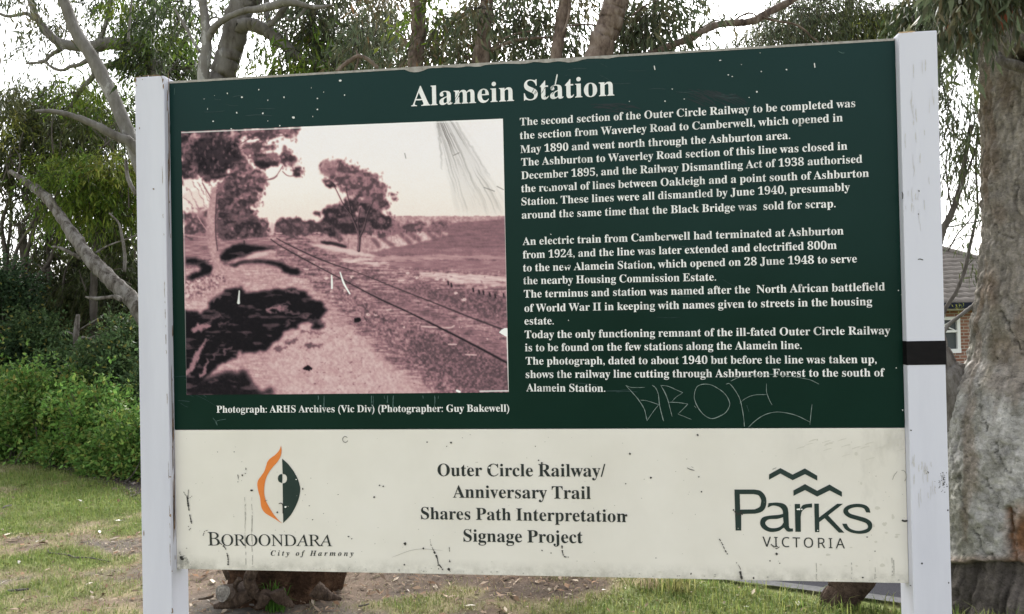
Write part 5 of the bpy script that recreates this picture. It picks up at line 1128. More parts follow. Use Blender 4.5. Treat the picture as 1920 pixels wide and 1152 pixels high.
# big left trunk
lay(area([(396, 352), (393, 378), (389, 402), (386, 432), (388, 452), (396, 480), (400, 500), (398, 514), (424, 514), (425, 506), (414, 488), (409, 462), (405, 432), (406, 392), (408, 370), (408, 352)], 1.5, 1), .67 + .25 * (N3 - .5) + .1 * (N1 - .5))
line([(407.5, 356), (405, 395), (404.5, 435), (408, 470)], (2, 2.5, 2.5, 2), .22, .8); line([(396, 372), (388, 358), (380, 344)], 2.4, .5); line([(407, 362), (414, 348), (422, 338)], 3, .5); line([(388, 432), (378, 418), (370, 405)], 2, .7)
line([(346, 455), (347, 512)], 4, .6, .7)
# damage on the print: the long dry smear, chips and scratches
ang = np.arctan2(PX - 790, PY - 130); rad = np.hypot(PX - 790, PY - 130)
wob = ang + .03 * (N4 - .5)
st = fbm(wob * 75, rad / 130, 0, 72, 5)
st2 = fbm(wob * 28, rad / 90, 0, 73, 3)
fan = sstep(.20, .27, ang + .05 * (st2 - .5)) * sstep(.66, .56, ang) * sstep(415, 385, PY + 30 * (st2 - .5)) * (PY < 412)
core = np.exp(-((ang - .36) / .10) ** 2) + .8 * np.exp(-((ang - .50) / .06) ** 2)
fall = .35 + .65 * sstep(330, 110, rad)
SMEAR = fan * np.clip(core, 0, 1) * (.62 * sstep(.45, .75, st) * fall + .22 * fall + .12 * sstep(.5, .7, st2)) + .25 * fan * sstep(.60, .64, ang + .04 * (st - .5)) * sstep(300, 120, rad)
Tk, T = T, SMEAR
for q, w, o in [([(821, 228), (823, 250), (827, 285), (829, 318)], (6, 5, 3, 1), .5), ([(857, 230), (868, 252), (890, 285), (905, 310), (918, 330)], (5, 5, 4, 2, 1), .38), ([(828, 236), (840, 262), (852, 290)], (5, 4, 1), .4), ([(846, 250), (862, 280), (872, 300)], (3, 2, 1), .35), ([(836, 300), (850, 345), (862, 380)], (4, 3, 1), .2), ([(858, 300), (880, 345), (900, 385)], (4, 3, 1), .22)]:
    line(q, w, .95, o * (.5 + .7 * st), 3, 5)
for q in [[(850, 292), (861, 287)], [(908, 352), (927, 359)], [(759, 288), (761, 297)], [(932, 350), (944, 356)]]: line(q, 1.8, 1.0, .8)
SMEAR, T = np.clip(T, 0, .9), Tk
lay(area([(570, 689), (578, 686), (586, 690), (580, 696), (567, 693)], 2), .08); line([(582, 694), (587, 699)], 1.4, .85); lay(area([(664, 598), (674, 596), (676, 603), (665, 605)], 1), .08); line([(683, 594), (688, 603)], 2, .25)
BW_ = np.zeros(PX.shape)
Tw = T.copy(); T = BW_
line([(622, 517), (622.5, 530), (622.5, 541)], (2.0, 3.6, 3.0), 1.0); line([(638, 511), (645, 532), (656, 551)], (2.0, 3.6, 2.4), 1.0); line([(449, 546), (448, 560), (447.5, 568)], (2, 3, 5), .8)
lay(area([(936, 624), (943, 617), (953, 616), (953, 632), (944, 628)], 1), 1.0); line([(951, 630), (953, 690), (954.5, 734)], (2, 2.4, 2), 1.0); line([(900, 734), (958, 733)], 2.0, .8); line([(857, 733), (862, 735)], 4, 1.0)
line([(341, 249), (943, 225)], 1.4, .8); line([(943, 226), (948, 440), (952, 600)], 1.6, .9); line([(345, 400), (349, 738)], 1.2, .35)
Wm, T = T, Tw
T = .5 * T + .5 * blur(T, 1)
T = T + .05 * (fbm(PX / 1.6, PY / 1.6, 0, 81, 2) - .5) + .02 * np.sin(PX * 2.1) * np.sin(PY * 2.1)
T = np.clip(T, 0, 1)
tones = [0, .1, .2, .4, .55, .7, .85, .95, 1]
cols = np.array([lin(14, 13, 18), lin(26, 23, 28), lin(54, 45, 51), lin(100, 79, 86), lin(146, 109, 118), lin(186, 149, 153), lin(216, 192, 193), lin(229, 222, 223), lin(233, 229, 234)])
PC = np.stack([np.interp(T, tones, cols[:, k]) for k in range(3)], -1)
warm = sstep(250, 400, PY) * (T > .85)
PC = PC * (1 + warm[..., None] * np.array([.02, .0, -.05]))
PC = PC * (1 - SMEAR[..., None]) + lin(112, 106, 104) * SMEAR[..., None]
PC = PC * (1 - Wm[..., None]) + np.array([.82, .82, .82]) * Wm[..., None]
PC = PC * 1.08
V = np.stack([px_, np.full(px_.shape, -.0007), pz_], -1).reshape(-1, 3)
I = (np.arange(PH - 1)[:, None] * PW + np.arange(PW - 1)[None]).ravel()
m_pr = vcol('printed_photograph', .5, .06, .05, 500, .0006)
np_mesh('photograph_print', V, np.stack([I, I + PW, I + PW + 1, I + 1], 1), m_pr, green, colors=PC.reshape(-1, 3))

# ------------------------------------------------------------------ trees: traced limbs set at their real distance, crowns of hanging leaves on twigs
PAL = {'olive': [(.050, .068, .024), (.072, .088, .034), (.040, .052, .022), (.090, .095, .040)],
       'bright': [(.075, .130, .018), (.110, .165, .022), (.055, .100, .018), (.150, .180, .030)],
       'grey': [(.078, .102, .058), (.058, .078, .044), (.100, .118, .068), (.045, .058, .034), (.11, .095, .055)],
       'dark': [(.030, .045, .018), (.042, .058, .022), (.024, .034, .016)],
       'rusty': [(.080, .088, .050), (.060, .070, .040), (.14, .085, .045), (.10, .095, .050)],
       'yellow': [(.17, .19, .035), (.21, .20, .045), (.12, .15, .03)]}
for _k in PAL: PAL[_k] = [tuple(1.25 * q for q in c) for c in PAL[_k]]
class Crown:
    def __init__(self, seed):
        self.g = np.random.default_rng(seed); self.V, self.F, self.C, self.n = [], [], [], 0
        self.tw = []
    def leaves(self, base, dirn, L, W, col):
        g = self.g; n = len(base)
        s = np.cross(dirn, g.normal(0, 1, (n, 3))); s /= np.linalg.norm(s, axis=1)[:, None] + 1e-9
        nn = np.cross(dirn, s)
        bend = (g.normal(0, .12, n) * L)[:, None]
        mid = base + dirn * (L * .42)[:, None] + nn * bend
        tip = base + dirn * L[:, None]
        w = (W / 2)[:, None]
        V = np.stack([base, mid - s * w, tip, mid + s * w], 1).reshape(-1, 3)
        i = np.arange(n) * 4 + self.n
        self.V.append(V); self.F.append(np.stack([i, i + 1, i + 2, i + 3], 1)); self.C.append(np.repeat(col, 4, 0)); self.n += 4 * n
    def clump(self, c, r, n_spray, n_leaf, pal, L=(.07, .13), ratio=.16, droop=.75, twig=.45, shell=.0, twr=.004):
        """sprays of hanging leaves spread through an ellipsoid (centre c, radii r in metres)"""
        g = self.g; c = np.array(c); r = np.array(r)
        P = g.normal(0, 1, (n_spray, 3)); P /= np.linalg.norm(P, axis=1)[:, None]
        P *= (g.random(n_spray) ** (1 / (3 + 6 * shell)))[:, None]
        ctr = c + P * r
        out = P * np.array([1, 1, .4]) + g.normal(0, .35, (n_spray, 3)); out /= np.linalg.norm(out, axis=1)[:, None]
        K = np.array(PAL[pal]) if isinstance(pal, str) else np.array(pal)
        for q, o in zip(ctr, out):
            m = max(3, int(n_leaf * g.uniform(.5, 1.5)))
            tl = twig * g.uniform(.6, 1.3)
            t = np.sort(g.random(m)) ** .7
            d0 = o * np.array([1, 1, .5])
            path = q + d0 * (tl * t)[:, None] + np.array([0, 0, -1]) * (droop * tl * t ** 2)[:, None]
            path = path + g.normal(0, .018, (m, 3)) + g.normal(0, tl * .10, (m, 3))
            dr = np.array([0, 0, -1]) * droop + o * .35 + g.normal(0, .45, (m, 3))
            dr /= np.linalg.norm(dr, axis=1)[:, None]
            l = g.uniform(*L, m)
            tone = K[g.integers(0, len(K))] * .6 + K[g.integers(0, len(K), m)] * .4
            tone = tone * g.uniform(.65, 1.35, (m, 1))
            self.leaves(path, dr, l, l * ratio * g.uniform(.8, 1.3, m), tone)
            if g.random() < .6:
                k = np.linspace(-.3, 1, 5)
                self.tw.append((q + d0 * (tl * k)[:, None] + np.array([0, 0, -1]) * (droop * tl * k * np.abs(k))[:, None], twr * g.uniform(.6, 1.3)))
    def build(self, parent, mat, name='crown'):
        for P, r in self.tw:
            v, f = tube_arrays(P, np.linspace(r, r * .35, len(P)), 3)
            f = np.array(f) + self.n
            self.V.append(v); self.F.append(f); self.C.append(np.tile([[.05, .042, .034]], (len(v), 1)) * self.g.uniform(.6, 1.8)); self.n += len(v)
        return np_mesh(name, np.vstack(self.V), np.vstack(self.F), mat, parent, colors=np.vstack(self.C))
def limb(mb, pts, d, lump=.14, sub=6, n=10, seed=0, ground=False, flare=1.0):
    """pts: photo x, y, width in photo pixels; d: distance (start, end)"""
    P = np.array(pts, float)
    D = np.interp(np.linspace(0, 1, len(P)), np.linspace(0, 1, len(np.atleast_1d(d))), np.atleast_1d(d))
    Q = np.array([px3(a, b, dd) for (a, b, _), dd in zip(P, D)])
    rad = P[:, 2] * D / FPX / 2
    A = spline(np.c_[Q, rad], sub)
    if ground:
        gz = hgt(A[-1:, 0], A[-1:, 1])[0] - .12
        e = A[-1].copy(); e[2] = gz; e[3] *= 1.0 + .35 * flare
        m = A[-1] * .5 + e * .5; m[3] = A[-1, 3] * 1.08
        m2 = A[-1] * .12 + e * .88; m2[3] = A[-1, 3] * (1.05 + .12 * flare)
        A = np.vstack([A, m, m2, e])
    g = np.random.default_rng(seed + 77)
    A[1:-1, :3] += g.normal(0, .06, (len(A) - 2, 3)) * A[1:-1, 3:4]
    mb.tube(A[:, :3], np.maximum(A[:, 3], .002), n, True, lump, seed)
def cl(cr, px, py, d, rx, ry, rd, n, m, pal, **k):
    """clump by photo pixel centre, half-size in photo pixels, depth d +- rd metres"""
    s = d / FPX
    cr.clump(px3(px, py, d), (rx * s, rd, ry * s), n, m, pal, **k)
def tree(label, group, base, limbs, crown_seed, bark, clumps, mat='leaf', name='gum_tree', cat='tree'):
    t = empty(name, base, label, cat, group)
    mb = MB(); high = []
    for k, (pts, d, kw) in enumerate(limbs):
        if pts[0][1] <= -40 and pts[0][2] >= 12:              # main stems run on up out of the picture
            (x0, y0, w0), (x1, y1, _) = pts[0], pts[1]
            v = np.array([x0 - x1, y0 - y1]) / math.hypot(x0 - x1, y0 - y1)
            pts = [(x0 + v[0] * 420 + 30, y0 + v[1] * 420, w0 * .35), (x0 + v[0] * 210 - 10, y0 + v[1] * 210, w0 * .7)] + list(pts)
            high.append((pts[0], pts[1], float(np.atleast_1d(d)[0])))
        limb(mb, pts, d, seed=crown_seed * 13 + k, **kw)
    if mb.v: mb.build('trunk', M[bark], t, True)
    if clumps:
        cr = Crown(crown_seed)
        for a, kw in clumps: cl(cr, *a, **kw)
        kw, pal = clumps[0][1], clumps[0][0][8]
        for p, q, d in high:
            for ox, oy, rx, ry in ((0, -20, 150, 80), (-130, 60, 110, 70), (130, 80, 110, 70), (10, 150, 120, 60)):
                cl(cr, p[0] + ox, p[1] + oy, d + .3, rx, ry, 1.0, 34, 22, pal, **kw)
        cr.build(t, M[mat])
    return t
def base_at(px, d, z=None):
    p = px3(px, 700, d); return (p[0], p[1], float(hgt(np.array([p[0]]), np.array([p[1]]))[0]))
GRP = 'gum trees behind the sign'
far = dict(L=(.08, .16), ratio=.155, twig=.45, twr=.005, droop=1.0)
farb = dict(L=(.06, .12), ratio=.20, twig=.35, twr=.005)
# the tall grey leaning trunk, left, in front of the horizontal limb
tree('tall pale grey gum leaning left behind the left sign post', GRP, base_at(330, 9.5), [
    ([(88, -70, 17), (105, -30, 18), (125, 15, 21), (140, 55, 23), (165, 95, 24), (190, 140, 25), (215, 190, 25), (238, 245, 25), (262, 305, 27), (300, 420, 31), (330, 560, 36), (338, 720, 42)], 9.5, dict(ground=True)),
    ([(66, 208, 4), (80, 209, 8), (100, 209, 10), (120, 213, 10), (137, 218, 12), (175, 233, 14), (212, 253, 17), (252, 274, 21), (290, 330, 24)], (8.9, 9.5), dict(lump=.3)),
    ([(240, 78, 5), (244, 30, 4), (250, -30, 3)], 9.5, {})], 2, 'bark_grey',
    [((20, -22, 9.5, 35, 20, .4, 16, 20, 'grey'), far), ((60, -45, 9.5, 50, 16, .5, 14, 18, 'grey'), far), ((15, 6, 9.6, 20, 8, .3, 5, 12, 'grey'), far)])
# the tree with the thick horizontal limb and the bright dense clumps
tree('gum tree with thick horizontal grey limb and dense bright green clumps', GRP, base_at(350, 11.0), [
    ([(50, -30, 12), (60, 10, 13), (70, 35, 14), (86, 58, 15), (105, 76, 17), (122, 84, 19), (150, 88, 20), (180, 88, 22), (205, 82, 23), (228, 84, 24), (260, 92, 26), (300, 150, 34), (335, 320, 44), (350, 600, 52)], 11, dict(ground=True)),
    ([(-12, 20, 5), (0, 26, 6), (15, 31, 6), (32, 29, 6), (50, 26, 7), (64, 36, 9)], 11, {}),
    ([(50, 119, 4), (68, 118, 5), (84, 115, 6), (92, 106, 7), (104, 98, 8), (117, 91, 9)], 10.8, {}),
    ([(84, 115, 5), (95, 125, 5), (108, 131, 6), (120, 132, 6), (132, 125, 7), (148, 122, 7), (163, 114, 9), (172, 106, 12), (180, 95, 14)], 10.8, {}),
    ([(94, 130, 2), (97, 140, 2), (108, 145, 2), (120, 148, 2)], 10.8, {}),
    ([(132, 202, 6), (147, 176, 8), (160, 160, 9), (172, 148, 10), (185, 131, 11), (215, 120, 12), (240, 110, 14)], 11.2, dict(lump=.25)),
    ([(185, 80, 8), (192, 62, 9), (200, 40, 8), (206, 10, 7), (215, -30, 5)], 11.2, {}),
    ([(225, 84, 7), (245, 60, 6), (262, 30, 5), (275, -15, 4)], 11.2, {}), ([(300, 110, 6), (330, 70, 5), (352, 30, 4), (360, -20, 3)], 11.2, {})], 3, 'bark_grey',
    [((275, 22, 11.3, 62, 40, .6, 90, 24, 'bright'), farb), ((295, 95, 11.2, 52, 36, .5, 110, 26, 'bright'), farb), ((248, 122, 11.2, 22, 18, .4, 28, 20, 'bright'), farb), ((300, 125, 10.8, 50, 20, .5, 50, 22, 'dark'), farb), ((320, 60, 11.4, 45, 70, .6, 90, 24, 'dark'), far),
     ((200, 15, 11.9, 40, 36, .5, 34, 18, 'dark'), far), ((112, 44, 11.2, 18, 18, .4, 26, 20, 'olive'), far), ((110, 105, 11.6, 46, 20, .4, 10, 14, 'olive'), far), ((62, 100, 11.2, 14, 18, .3, 8, 16, 'olive'), far), ((130, 50, 11.8, 24, 20, .4, 6, 14, 'olive'), far), ((240, -35, 11.5, 80, 26, .6, 46, 20, 'olive'), far)])
# grey twin-stemmed gum just right of the left post
tree('grey gum with two upright stems and an arching limb above the sign', GRP, base_at(400, 8.2), [
    ([(476, -60, 54), (470, -20, 52), (460, 5, 48), (449, 30, 46), (437, 75, 45), (427, 110, 44), (416, 150, 46), (400, 240, 50), (395, 400, 56), (400, 620, 64)], 8.2, dict(ground=True, lump=.10)),
    ([(381, -40, 15), (380, 0, 16), (383, 25, 17), (387, 62, 18), (386, 100, 20), (381, 150, 22), (378, 260, 26), (392, 420, 30)], 8.0, {}),
    ([(386, 84, 14), (394, 64, 13), (404, 50, 13), (420, 37, 12), (440, 27, 12), (460, 20, 12), (480, 18, 13), (500, 14, 14), (520, 9, 16), (537, 4, 17), (556, 6, 12), (575, 12, 9), (600, 14, 7), (625, 10, 4)], (8.0, 7.6), dict(lump=.2)),
    ([(447, 50, 26), (462, 46, 25), (480, 48, 25), (498, 57, 24), (514, 68, 24), (528, 80, 23), (544, 94, 21), (558, 105, 17), (580, 116, 12), (610, 118, 8)], 8.1, dict(lump=.12)),
    ([(498, -30, 12), (500, 8, 12), (500, 28, 11), (507, 45, 10)], 8.3, {}),
    ([(536, 10, 12), (524, 30, 12), (512, 42, 11), (503, 48, 9)], 7.9, {}), ([(515, 44, 6), (528, 52, 6), (536, 62, 5), (540, 76, 4)], 7.9, {}), ([(575, 12, 6), (562, 30, 6), (545, 37, 6), (534, 34, 5)], 7.8, {}),
    ([(375, 98, 5), (362, 78, 5), (350, 55, 6), (338, 35, 5), (326, 15, 3)], 8.2, {}), ([(388, 40, 3), (402, 33, 4), (412, 35, 4), (419, 38, 4)], 8.0, {})], 5, 'bark_grey',
    [((640, 40, 8.7, 85, 60, .6, 135, 24, 'grey'), far), ((590, 80, 8.3, 40, 32, .4, 30, 20, 'bright'), far), ((555, 118, 7.9, 50, 14, .3, 34, 18, 'bright'), far), ((620, 122, 8.2, 70, 14, .3, 40, 18, 'olive'), far), ((545, 140, 8.2, 40, 8, .3, 14, 16, 'olive'), far), ((665, 85, 8.7, 75, 45, .5, 55, 20, 'grey'), far),
     ((345, 15, 9.2, 40, 40, .5, 30, 18, 'dark'), far), ((340, 130, 8.5, 40, 25, .4, 26, 18, 'dark'), far), ((455, 120, 8.6, 35, 12, .3, 0, 18, 'dark'), far), ((560, -20, 8.8, 120, 22, .6, 50, 20, 'grey'), far), ((418, 18, 9.0, 18, 22, .3, 8, 14, 'bright'), far), ((570, 45, 8.9, 40, 30, .4, 18, 16, 'grey'), far), ((468, 95, 8.7, 8, 16, .2, 3, 12, 'olive'), far), ((390, 142, 8.6, 20, 10, .3, 8, 14, 'dark'), far), ((690, 0, 8.8, 80, 34, .6, 46, 20, 'rusty'), far)])
near = dict(L=(.06, .12), ratio=.17, twig=.34, twr=.0035, droop=1.0)
# three reddish trunks and the stringy stem, close behind the sign
tree('reddish scaly gum trunk left of the sign title', GRP, base_at(775, 6.3), [
    ([(800, -50, 24), (787, 5, 25), (785, 25, 26), (785, 50, 27), (781, 90, 27), (778, 130, 29), (772, 300, 32), (772, 700, 40)], 6.3, dict(ground=True)),
    ([(764, -25, 6), (769, 0, 7), (775, 18, 8), (780, 38, 9)], 6.2, {}), ([(745, 132, 4), (756, 118, 4), (763, 105, 4), (770, 88, 5)], 6.3, {}),
    ([(632, 135, 9), (645, 122, 8), (660, 112, 8), (672, 106, 8), (690, 112, 7), (708, 128, 6)], 6.6, {}), ([(665, 134, 4), (672, 112, 4), (668, 95, 3)], 6.6, {}), ([(738, 46, 3), (745, 62, 5), (755, 72, 6), (766, 88, 7)], 6.4, {})], 7, 'bark_red',
    [((730, 40, 7.2, 40, 55, .4, 46, 18, 'grey'), near), ((832, 70, 6.5, 26, 50, .3, 46, 20, 'rusty'), near), ((826, 22, 6.5, 26, 28, .3, 24, 18, 'bright'), near), ((700, 85, 7.2, 45, 36, .4, 26, 18, 'grey'), near), ((770, 125, 6.6, 40, 14, .3, 12, 14, 'grey'), near), ((760, -25, 6.9, 60, 20, .4, 26, 18, 'rusty'), near)], name='red_gum_tree')
tree('reddish gum trunk half hidden in grey leaves above the title', GRP, base_at(890, 6.0), [
    ([(912, -50, 22), (912, 0, 24), (910, 40, 26), (906, 85, 30), (900, 122, 33), (895, 250, 36), (892, 700, 42)], 6.0, dict(ground=True)),
    ([(920, 95, 7), (940, 86, 6), (965, 76, 6), (1000, 72, 5), (1035, 70, 4)], 6.0, {}), ([(925, 88, 4), (950, 70, 4), (975, 62, 3), (1000, 58, 3)], 6.0, {}), ([(888, 118, 5), (870, 105, 4), (852, 95, 3), (835, 80, 3)], 6.0, {})], 8, 'bark_red',
    [((905, 25, 5.7, 22, 26, .15, 16, 16, 'grey'), near), ((868, 60, 6.7, 30, 50, .4, 40, 18, 'grey'), near), ((965, 25, 6.7, 44, 36, .4, 46, 18, 'grey'), near), ((970, 88, 6.7, 40, 24, .4, 24, 16, 'grey'), near), ((940, -15, 6.5, 50, 20, .4, 26, 18, 'rusty'), near), ((860, 110, 6.2, 30, 16, .3, 14, 16, 'grey'), near)], name='red_gum_tree')
tree('slim pale stringy gum stem above the word station', GRP, base_at(1035, 5.7), [
    ([(1068, -50, 24), (1060, 0, 24), (1053, 38, 23), (1048, 72, 22), (1043, 105, 22), (1036, 240, 26), (1035, 700, 32)], 5.7, dict(ground=True, lump=.22)),
    ([(1062, -10, 7), (1068, 15, 6), (1064, 40, 5), (1056, 62, 4)], 5.6, dict(lump=.3)), ([(1062, 50, 3), (1080, 47, 3), (1100, 46, 3), (1118, 48, 3)], 5.8, {})], 9, 'bark_red',
    [((1004, 25, 6.5, 34, 40, .4, 42, 18, 'grey'), near), ((1014, 85, 6.5, 22, 24, .3, 20, 16, 'grey'), near), ((1090, 28, 6.3, 18, 40, .3, 24, 16, 'grey'), near), ((1078, 88, 6.4, 18, 22, .3, 18, 14, 'grey'), near), ((1010, -25, 6.2, 60, 18, .4, 26, 18, 'grey'), near)], name='stringy_gum_tree')
tree('thick reddish leaning gum with a bare branch reaching right', GRP, base_at(1030, 5.4), [
    ([(1178, -60, 46), (1160, -10, 47), (1150, 20, 48), (1140, 48, 48), (1130, 75, 48), (1119, 110, 50), (1090, 220, 54), (1060, 420, 60), (1045, 700, 68)], 5.4, dict(ground=True, lump=.10)),
    ([(1510, -18, 12), (1480, 3, 13), (1455, 16, 13), (1432, 29, 14), (1412, 40, 15), (1390, 43, 14), (1370, 43, 14), (1350, 46, 14), (1330, 53, 14), (1310, 64, 14), (1290, 74, 14), (1270, 81, 13), (1245, 91, 13), (1220, 102, 14), (1180, 118, 16), (1130, 150, 20)], (6.2, 5.4), dict(lump=.28)),
    ([(1302, 64, 5), (1315, 54, 5), (1330, 44, 4), (1340, 39, 4), (1349, 38, 2)], 5.9, {}), ([(1376, 40, 4), (1388, 31, 4), (1403, 25, 4), (1414, 27, 3), (1420, 33, 3)], 5.95, {}),
    ([(1424, 29, 4), (1440, 36, 4), (1470, 42, 4), (1490, 46, 4), (1508, 56, 4), (1520, 68, 3), (1535, 80, 3)], 6.0, {}), ([(1257, 80, 3), (1256, 68, 4), (1258, 57, 4)], 5.7, {}),
    ([(1185, 30, 4), (1200, 18, 4), (1215, 8, 3), (1235, 0, 3)], 5.5, {})], 10, 'bark_red',
    [((1202, 62, 6.0, 26, 36, .3, 42, 18, 'grey'), near), ((1225, 35, 5.8, 28, 40, .3, 36, 18, 'grey'), near), ((1225, -5, 5.9, 50, 18, .3, 36, 18, 'grey'), near), ((1270, 6, 5.8, 50, 12, .3, 22, 16, 'grey'), near), ((1280, 45, 5.9, 8, 14, .2, 4, 9, 'grey'), near), ((1310, 20, 5.9, 14, 14, .2, 5, 9, 'grey'), near), ((1095, 10, 6.1, 24, 22, .3, 14, 16, 'grey'), near), ((1220, 88, 5.9, 20, 14, .2, 12, 14, 'grey'), near)], name='red_gum_tree')
# fine-leaved tree across the road, above the right half of the sign
finel = dict(L=(.09, .17), ratio=.12, twig=.75, twr=.007, droop=1.2)
tree('fine leaved weeping gum beyond the road above the sign', GRP, base_at(1560, 13.5), [
    ([(1600, -60, 14), (1590, 20, 18), (1575, 90, 22), (1560, 300, 30), (1560, 560, 38)], 13.5, dict(ground=True)), ([(1590, 20, 8), (1540, 40, 6), (1480, 50, 4), (1430, 70, 3)], 13.5, {}), ([(1580, 60, 8), (1640, 30, 6), (1690, 40, 4)], 13.5, {})], 11, 'bark_dark',
    [((1470, 45, 13.2, 62, 36, .9, 150, 30, 'grey'), finel), ((1560, 35, 13.4, 70, 42, .9, 170, 30, 'olive'), finel), ((1650, 50, 13.2, 62, 40, .9, 150, 30, 'olive'), finel), ((1640, 45, 12.9, 30, 22, .6, 40, 26, 'yellow'), finel), ((1520, -5, 13.2, 70, 26, .8, 80, 28, 'olive'), finel), ((1440, 70, 13.0, 30, 14, .6, 30, 26, 'grey'), finel), ((1720, 20, 13.0, 50, 40, .8, 80, 28, 'dark'), finel)], name='weeping_gum_tree')
tree('young weeping gum between the right post and the big trunk', GRP, base_at(1760, 9.0), [
    ([(1822, 235, 8), (1816, 262, 9), (1810, 295, 9), (1803, 338, 10), (1796, 368, 11), (1781, 408, 12), (1762, 450, 14), (1750, 560, 18), (1750, 720, 20)], 9.0, dict(ground=True, sub=5)),
    ([(1803, 345, 4), (1814, 322, 4), (1822, 300, 4), (1832, 272, 3), (1845, 250, 2)], 9.0, {}), ([(1785, 400, 3), (1776, 340, 3), (1774, 300, 3), (1782, 262, 2), (1790, 200, 2)], 9.0, {}), ([(1772, 430, 3), (1777, 370, 2), (1790, 320, 2), (1800, 290, 2)], 9.0, {}),
    ([(1832, 260, 4), (1830, 320, 4), (1833, 380, 4), (1828, 420, 5), (1818, 464, 6), (1811, 498, 7), (1794, 545, 7), (1770, 585, 8), (1756, 640, 10), (1750, 720, 12)], (9.6, 9.0), {}), ([(1778, 470, 3), (1795, 440, 3), (1812, 420, 3), (1828, 400, 2)], 9.2, {}), ([(1776, 465, 2), (1800, 445, 2), (1830, 440, 2), (1850, 424, 2)], 9.3, {})], 12, 'bark_dark',
    [((1800, 250, 9, 34, 60, .5, 40, 22, 'olive'), dict(finel, twig=.5, twr=.004)), ((1790, 170, 9, 32, 60, .5, 60, 22, 'grey'), dict(finel, twig=.5, twr=.004)), ((1835, 300, 9.2, 16, 50, .4, 12, 16, 'grey'), dict(finel, twig=.4, twr=.004)), ((1785, 350, 9.1, 16, 40, .4, 7, 12, 'grey'), dict(finel, twig=.35, twr=.003)), ((1838, 400, 9.3, 18, 40, .4, 10, 14, 'grey'), dict(finel, twig=.35, twr=.003)), ((1800, 455, 9.3, 22, 10, .3, 6, 12, 'olive'), dict(finel, twig=.3, twr=.003)), ((1784, 568, 9.6, 4, 4, .1, 2, 10, 'yellow'), dict(finel, twig=.12, L=(.04, .07), twr=.003)), ((1790, 60, 9.2, 60, 60, .5, 60, 22, 'olive'), dict(finel, twig=.5, twr=.004))], name='young_gum_tree')
# dense background trees on the left
tree('mossy leaning dead gum trunk among the left trees', GRP, base_at(330, 9.2), [
    ([(20, 322, 8), (42, 337, 12), (67, 354, 16), (85, 370, 18), (102, 390, 17), (113, 405, 18), (125, 423, 20), (140, 445, 22), (153, 464, 25), (166, 480, 24), (182, 499, 27), (212, 528, 29), (240, 556, 30), (268, 590, 32), (310, 680, 38)], (10.5, 9.2), dict(ground=True, lump=.3, sub=7, n=14)),
    ([(98, 463, 4), (108, 464, 5), (120, 468, 7), (135, 476, 7), (152, 484, 8)], 9.8, dict(lump=.3)), ([(160, 557, 3), (175, 560, 6), (195, 559, 7), (214, 557, 8), (228, 562, 10)], 9.2, dict(lump=.3)), ([(236, 300, 6), (237, 318, 7), (240, 335, 7), (248, 352, 8), (256, 366, 8)], 9.6, dict(lump=.2)),
    ([(92, 365, 6), (104, 385, 7), (112, 402, 8)], 10.0, dict(lump=.3)), ([(233, 510, 6), (234, 480, 6), (228, 440, 5), (222, 418, 4), (205, 400, 3)], 9.8, {}), ([(178, 475, 4), (205, 460, 3), (240, 448, 3), (258, 440, 3)], 9.8, {})], 14, 'bark_dead', [])
thin = []
rt = np.random.default_rng(8)
for a, b, c, d, w in [(10, 480, 22, 360, 8), (45, 500, 78, 390, 9), (25, 500, 60, 420, 7), (60, 540, 112, 430, 8), (15, 470, 15, 330, 6), (90, 470, 80, 350, 6), (105, 340, 98, 280, 8), (95, 300, 130, 240, 6), (30, 570, 62, 480, 5), (120, 520, 150, 440, 4)]:
    m1, m2 = rt.normal(0, 7, 2)
    thin.append(([(c + (c - a) * .4, d - 40, w * .5), (c, d, w * .7), ((a + c) / 2 + m1, (b + d) / 2, w * .85), (a, b, w), (a - (c - a) * .2, b + 90, w * 1.2)], 12.0 + rt.uniform(-.6, .6), dict(lump=.2, n=7)))
twigs = []
for k in range(70):
    a, b = rt.uniform(-10, 262), rt.uniform(300, 560)
    an, l = rt.uniform(.2, 2.9), rt.uniform(20, 70)
    c, d = a + l * math.cos(an), b - l * math.sin(an)
    twigs.append(([(a, b, 3.4), ((a + c) / 2 + rt.normal(0, 5), (b + d) / 2 + rt.normal(0, 5), 2.6), (c, d, 1.4)], 11.8 + rt.uniform(-.8, .8), dict(lump=.2, n=5, sub=4)))
for k in range(80):
    a, b = rt.uniform(-10, 255), rt.uniform(270, 430)
    an, l = rt.uniform(.3, 2.8), rt.uniform(25, 80)
    c, d = a + l * math.cos(an), b - l * math.sin(an)
    twigs.append(([(a, b, 3.6), ((a + c) / 2 + rt.normal(0, 6), (b + d) / 2 + rt.normal(0, 6), 2.6), (c, d, 1.2)], 11.4 + rt.uniform(-.9, .6), dict(lump=.2, n=5, sub=4)))
thin.append(([(40, 420, 14), (50, 520, 16), (60, 640, 20)], 12.2, dict(ground=True)))
thicket = tree('thicket of thin grey stems with open olive crown, far left', GRP, base_at(60, 12.2), thin, 15, 'bark_dark',
    [((40, 205, 12, 70, 44, 1.0, 160, 26, 'olive'), far), ((30, 245, 11.5, 45, 40, .7, 70, 24, 'yellow'), farb), ((60, 300, 12, 75, 45, 1.0, 150, 26, 'olive'), far), ((15, 330, 11.8, 40, 60, .7, 80, 22, 'olive'), far), ((115, 182, 12.3, 45, 30, .7, 76, 22, 'olive'), far), ((150, 210, 12.2, 40, 50, .8, 90, 22, 'olive'), far), ((60, 400, 12.6, 80, 40, .9, 30, 20, 'olive'), far), ((30, 540, 12.4, 60, 50, .9, 70, 22, 'dark'), far), ((45, 460, 12.8, 70, 30, .9, 20, 18, 'dark'), far), ((10, 185, 12.4, 30, 20, .5, 30, 20, 'olive'), far)], name='thin_stemmed_tree')
mb = MB()
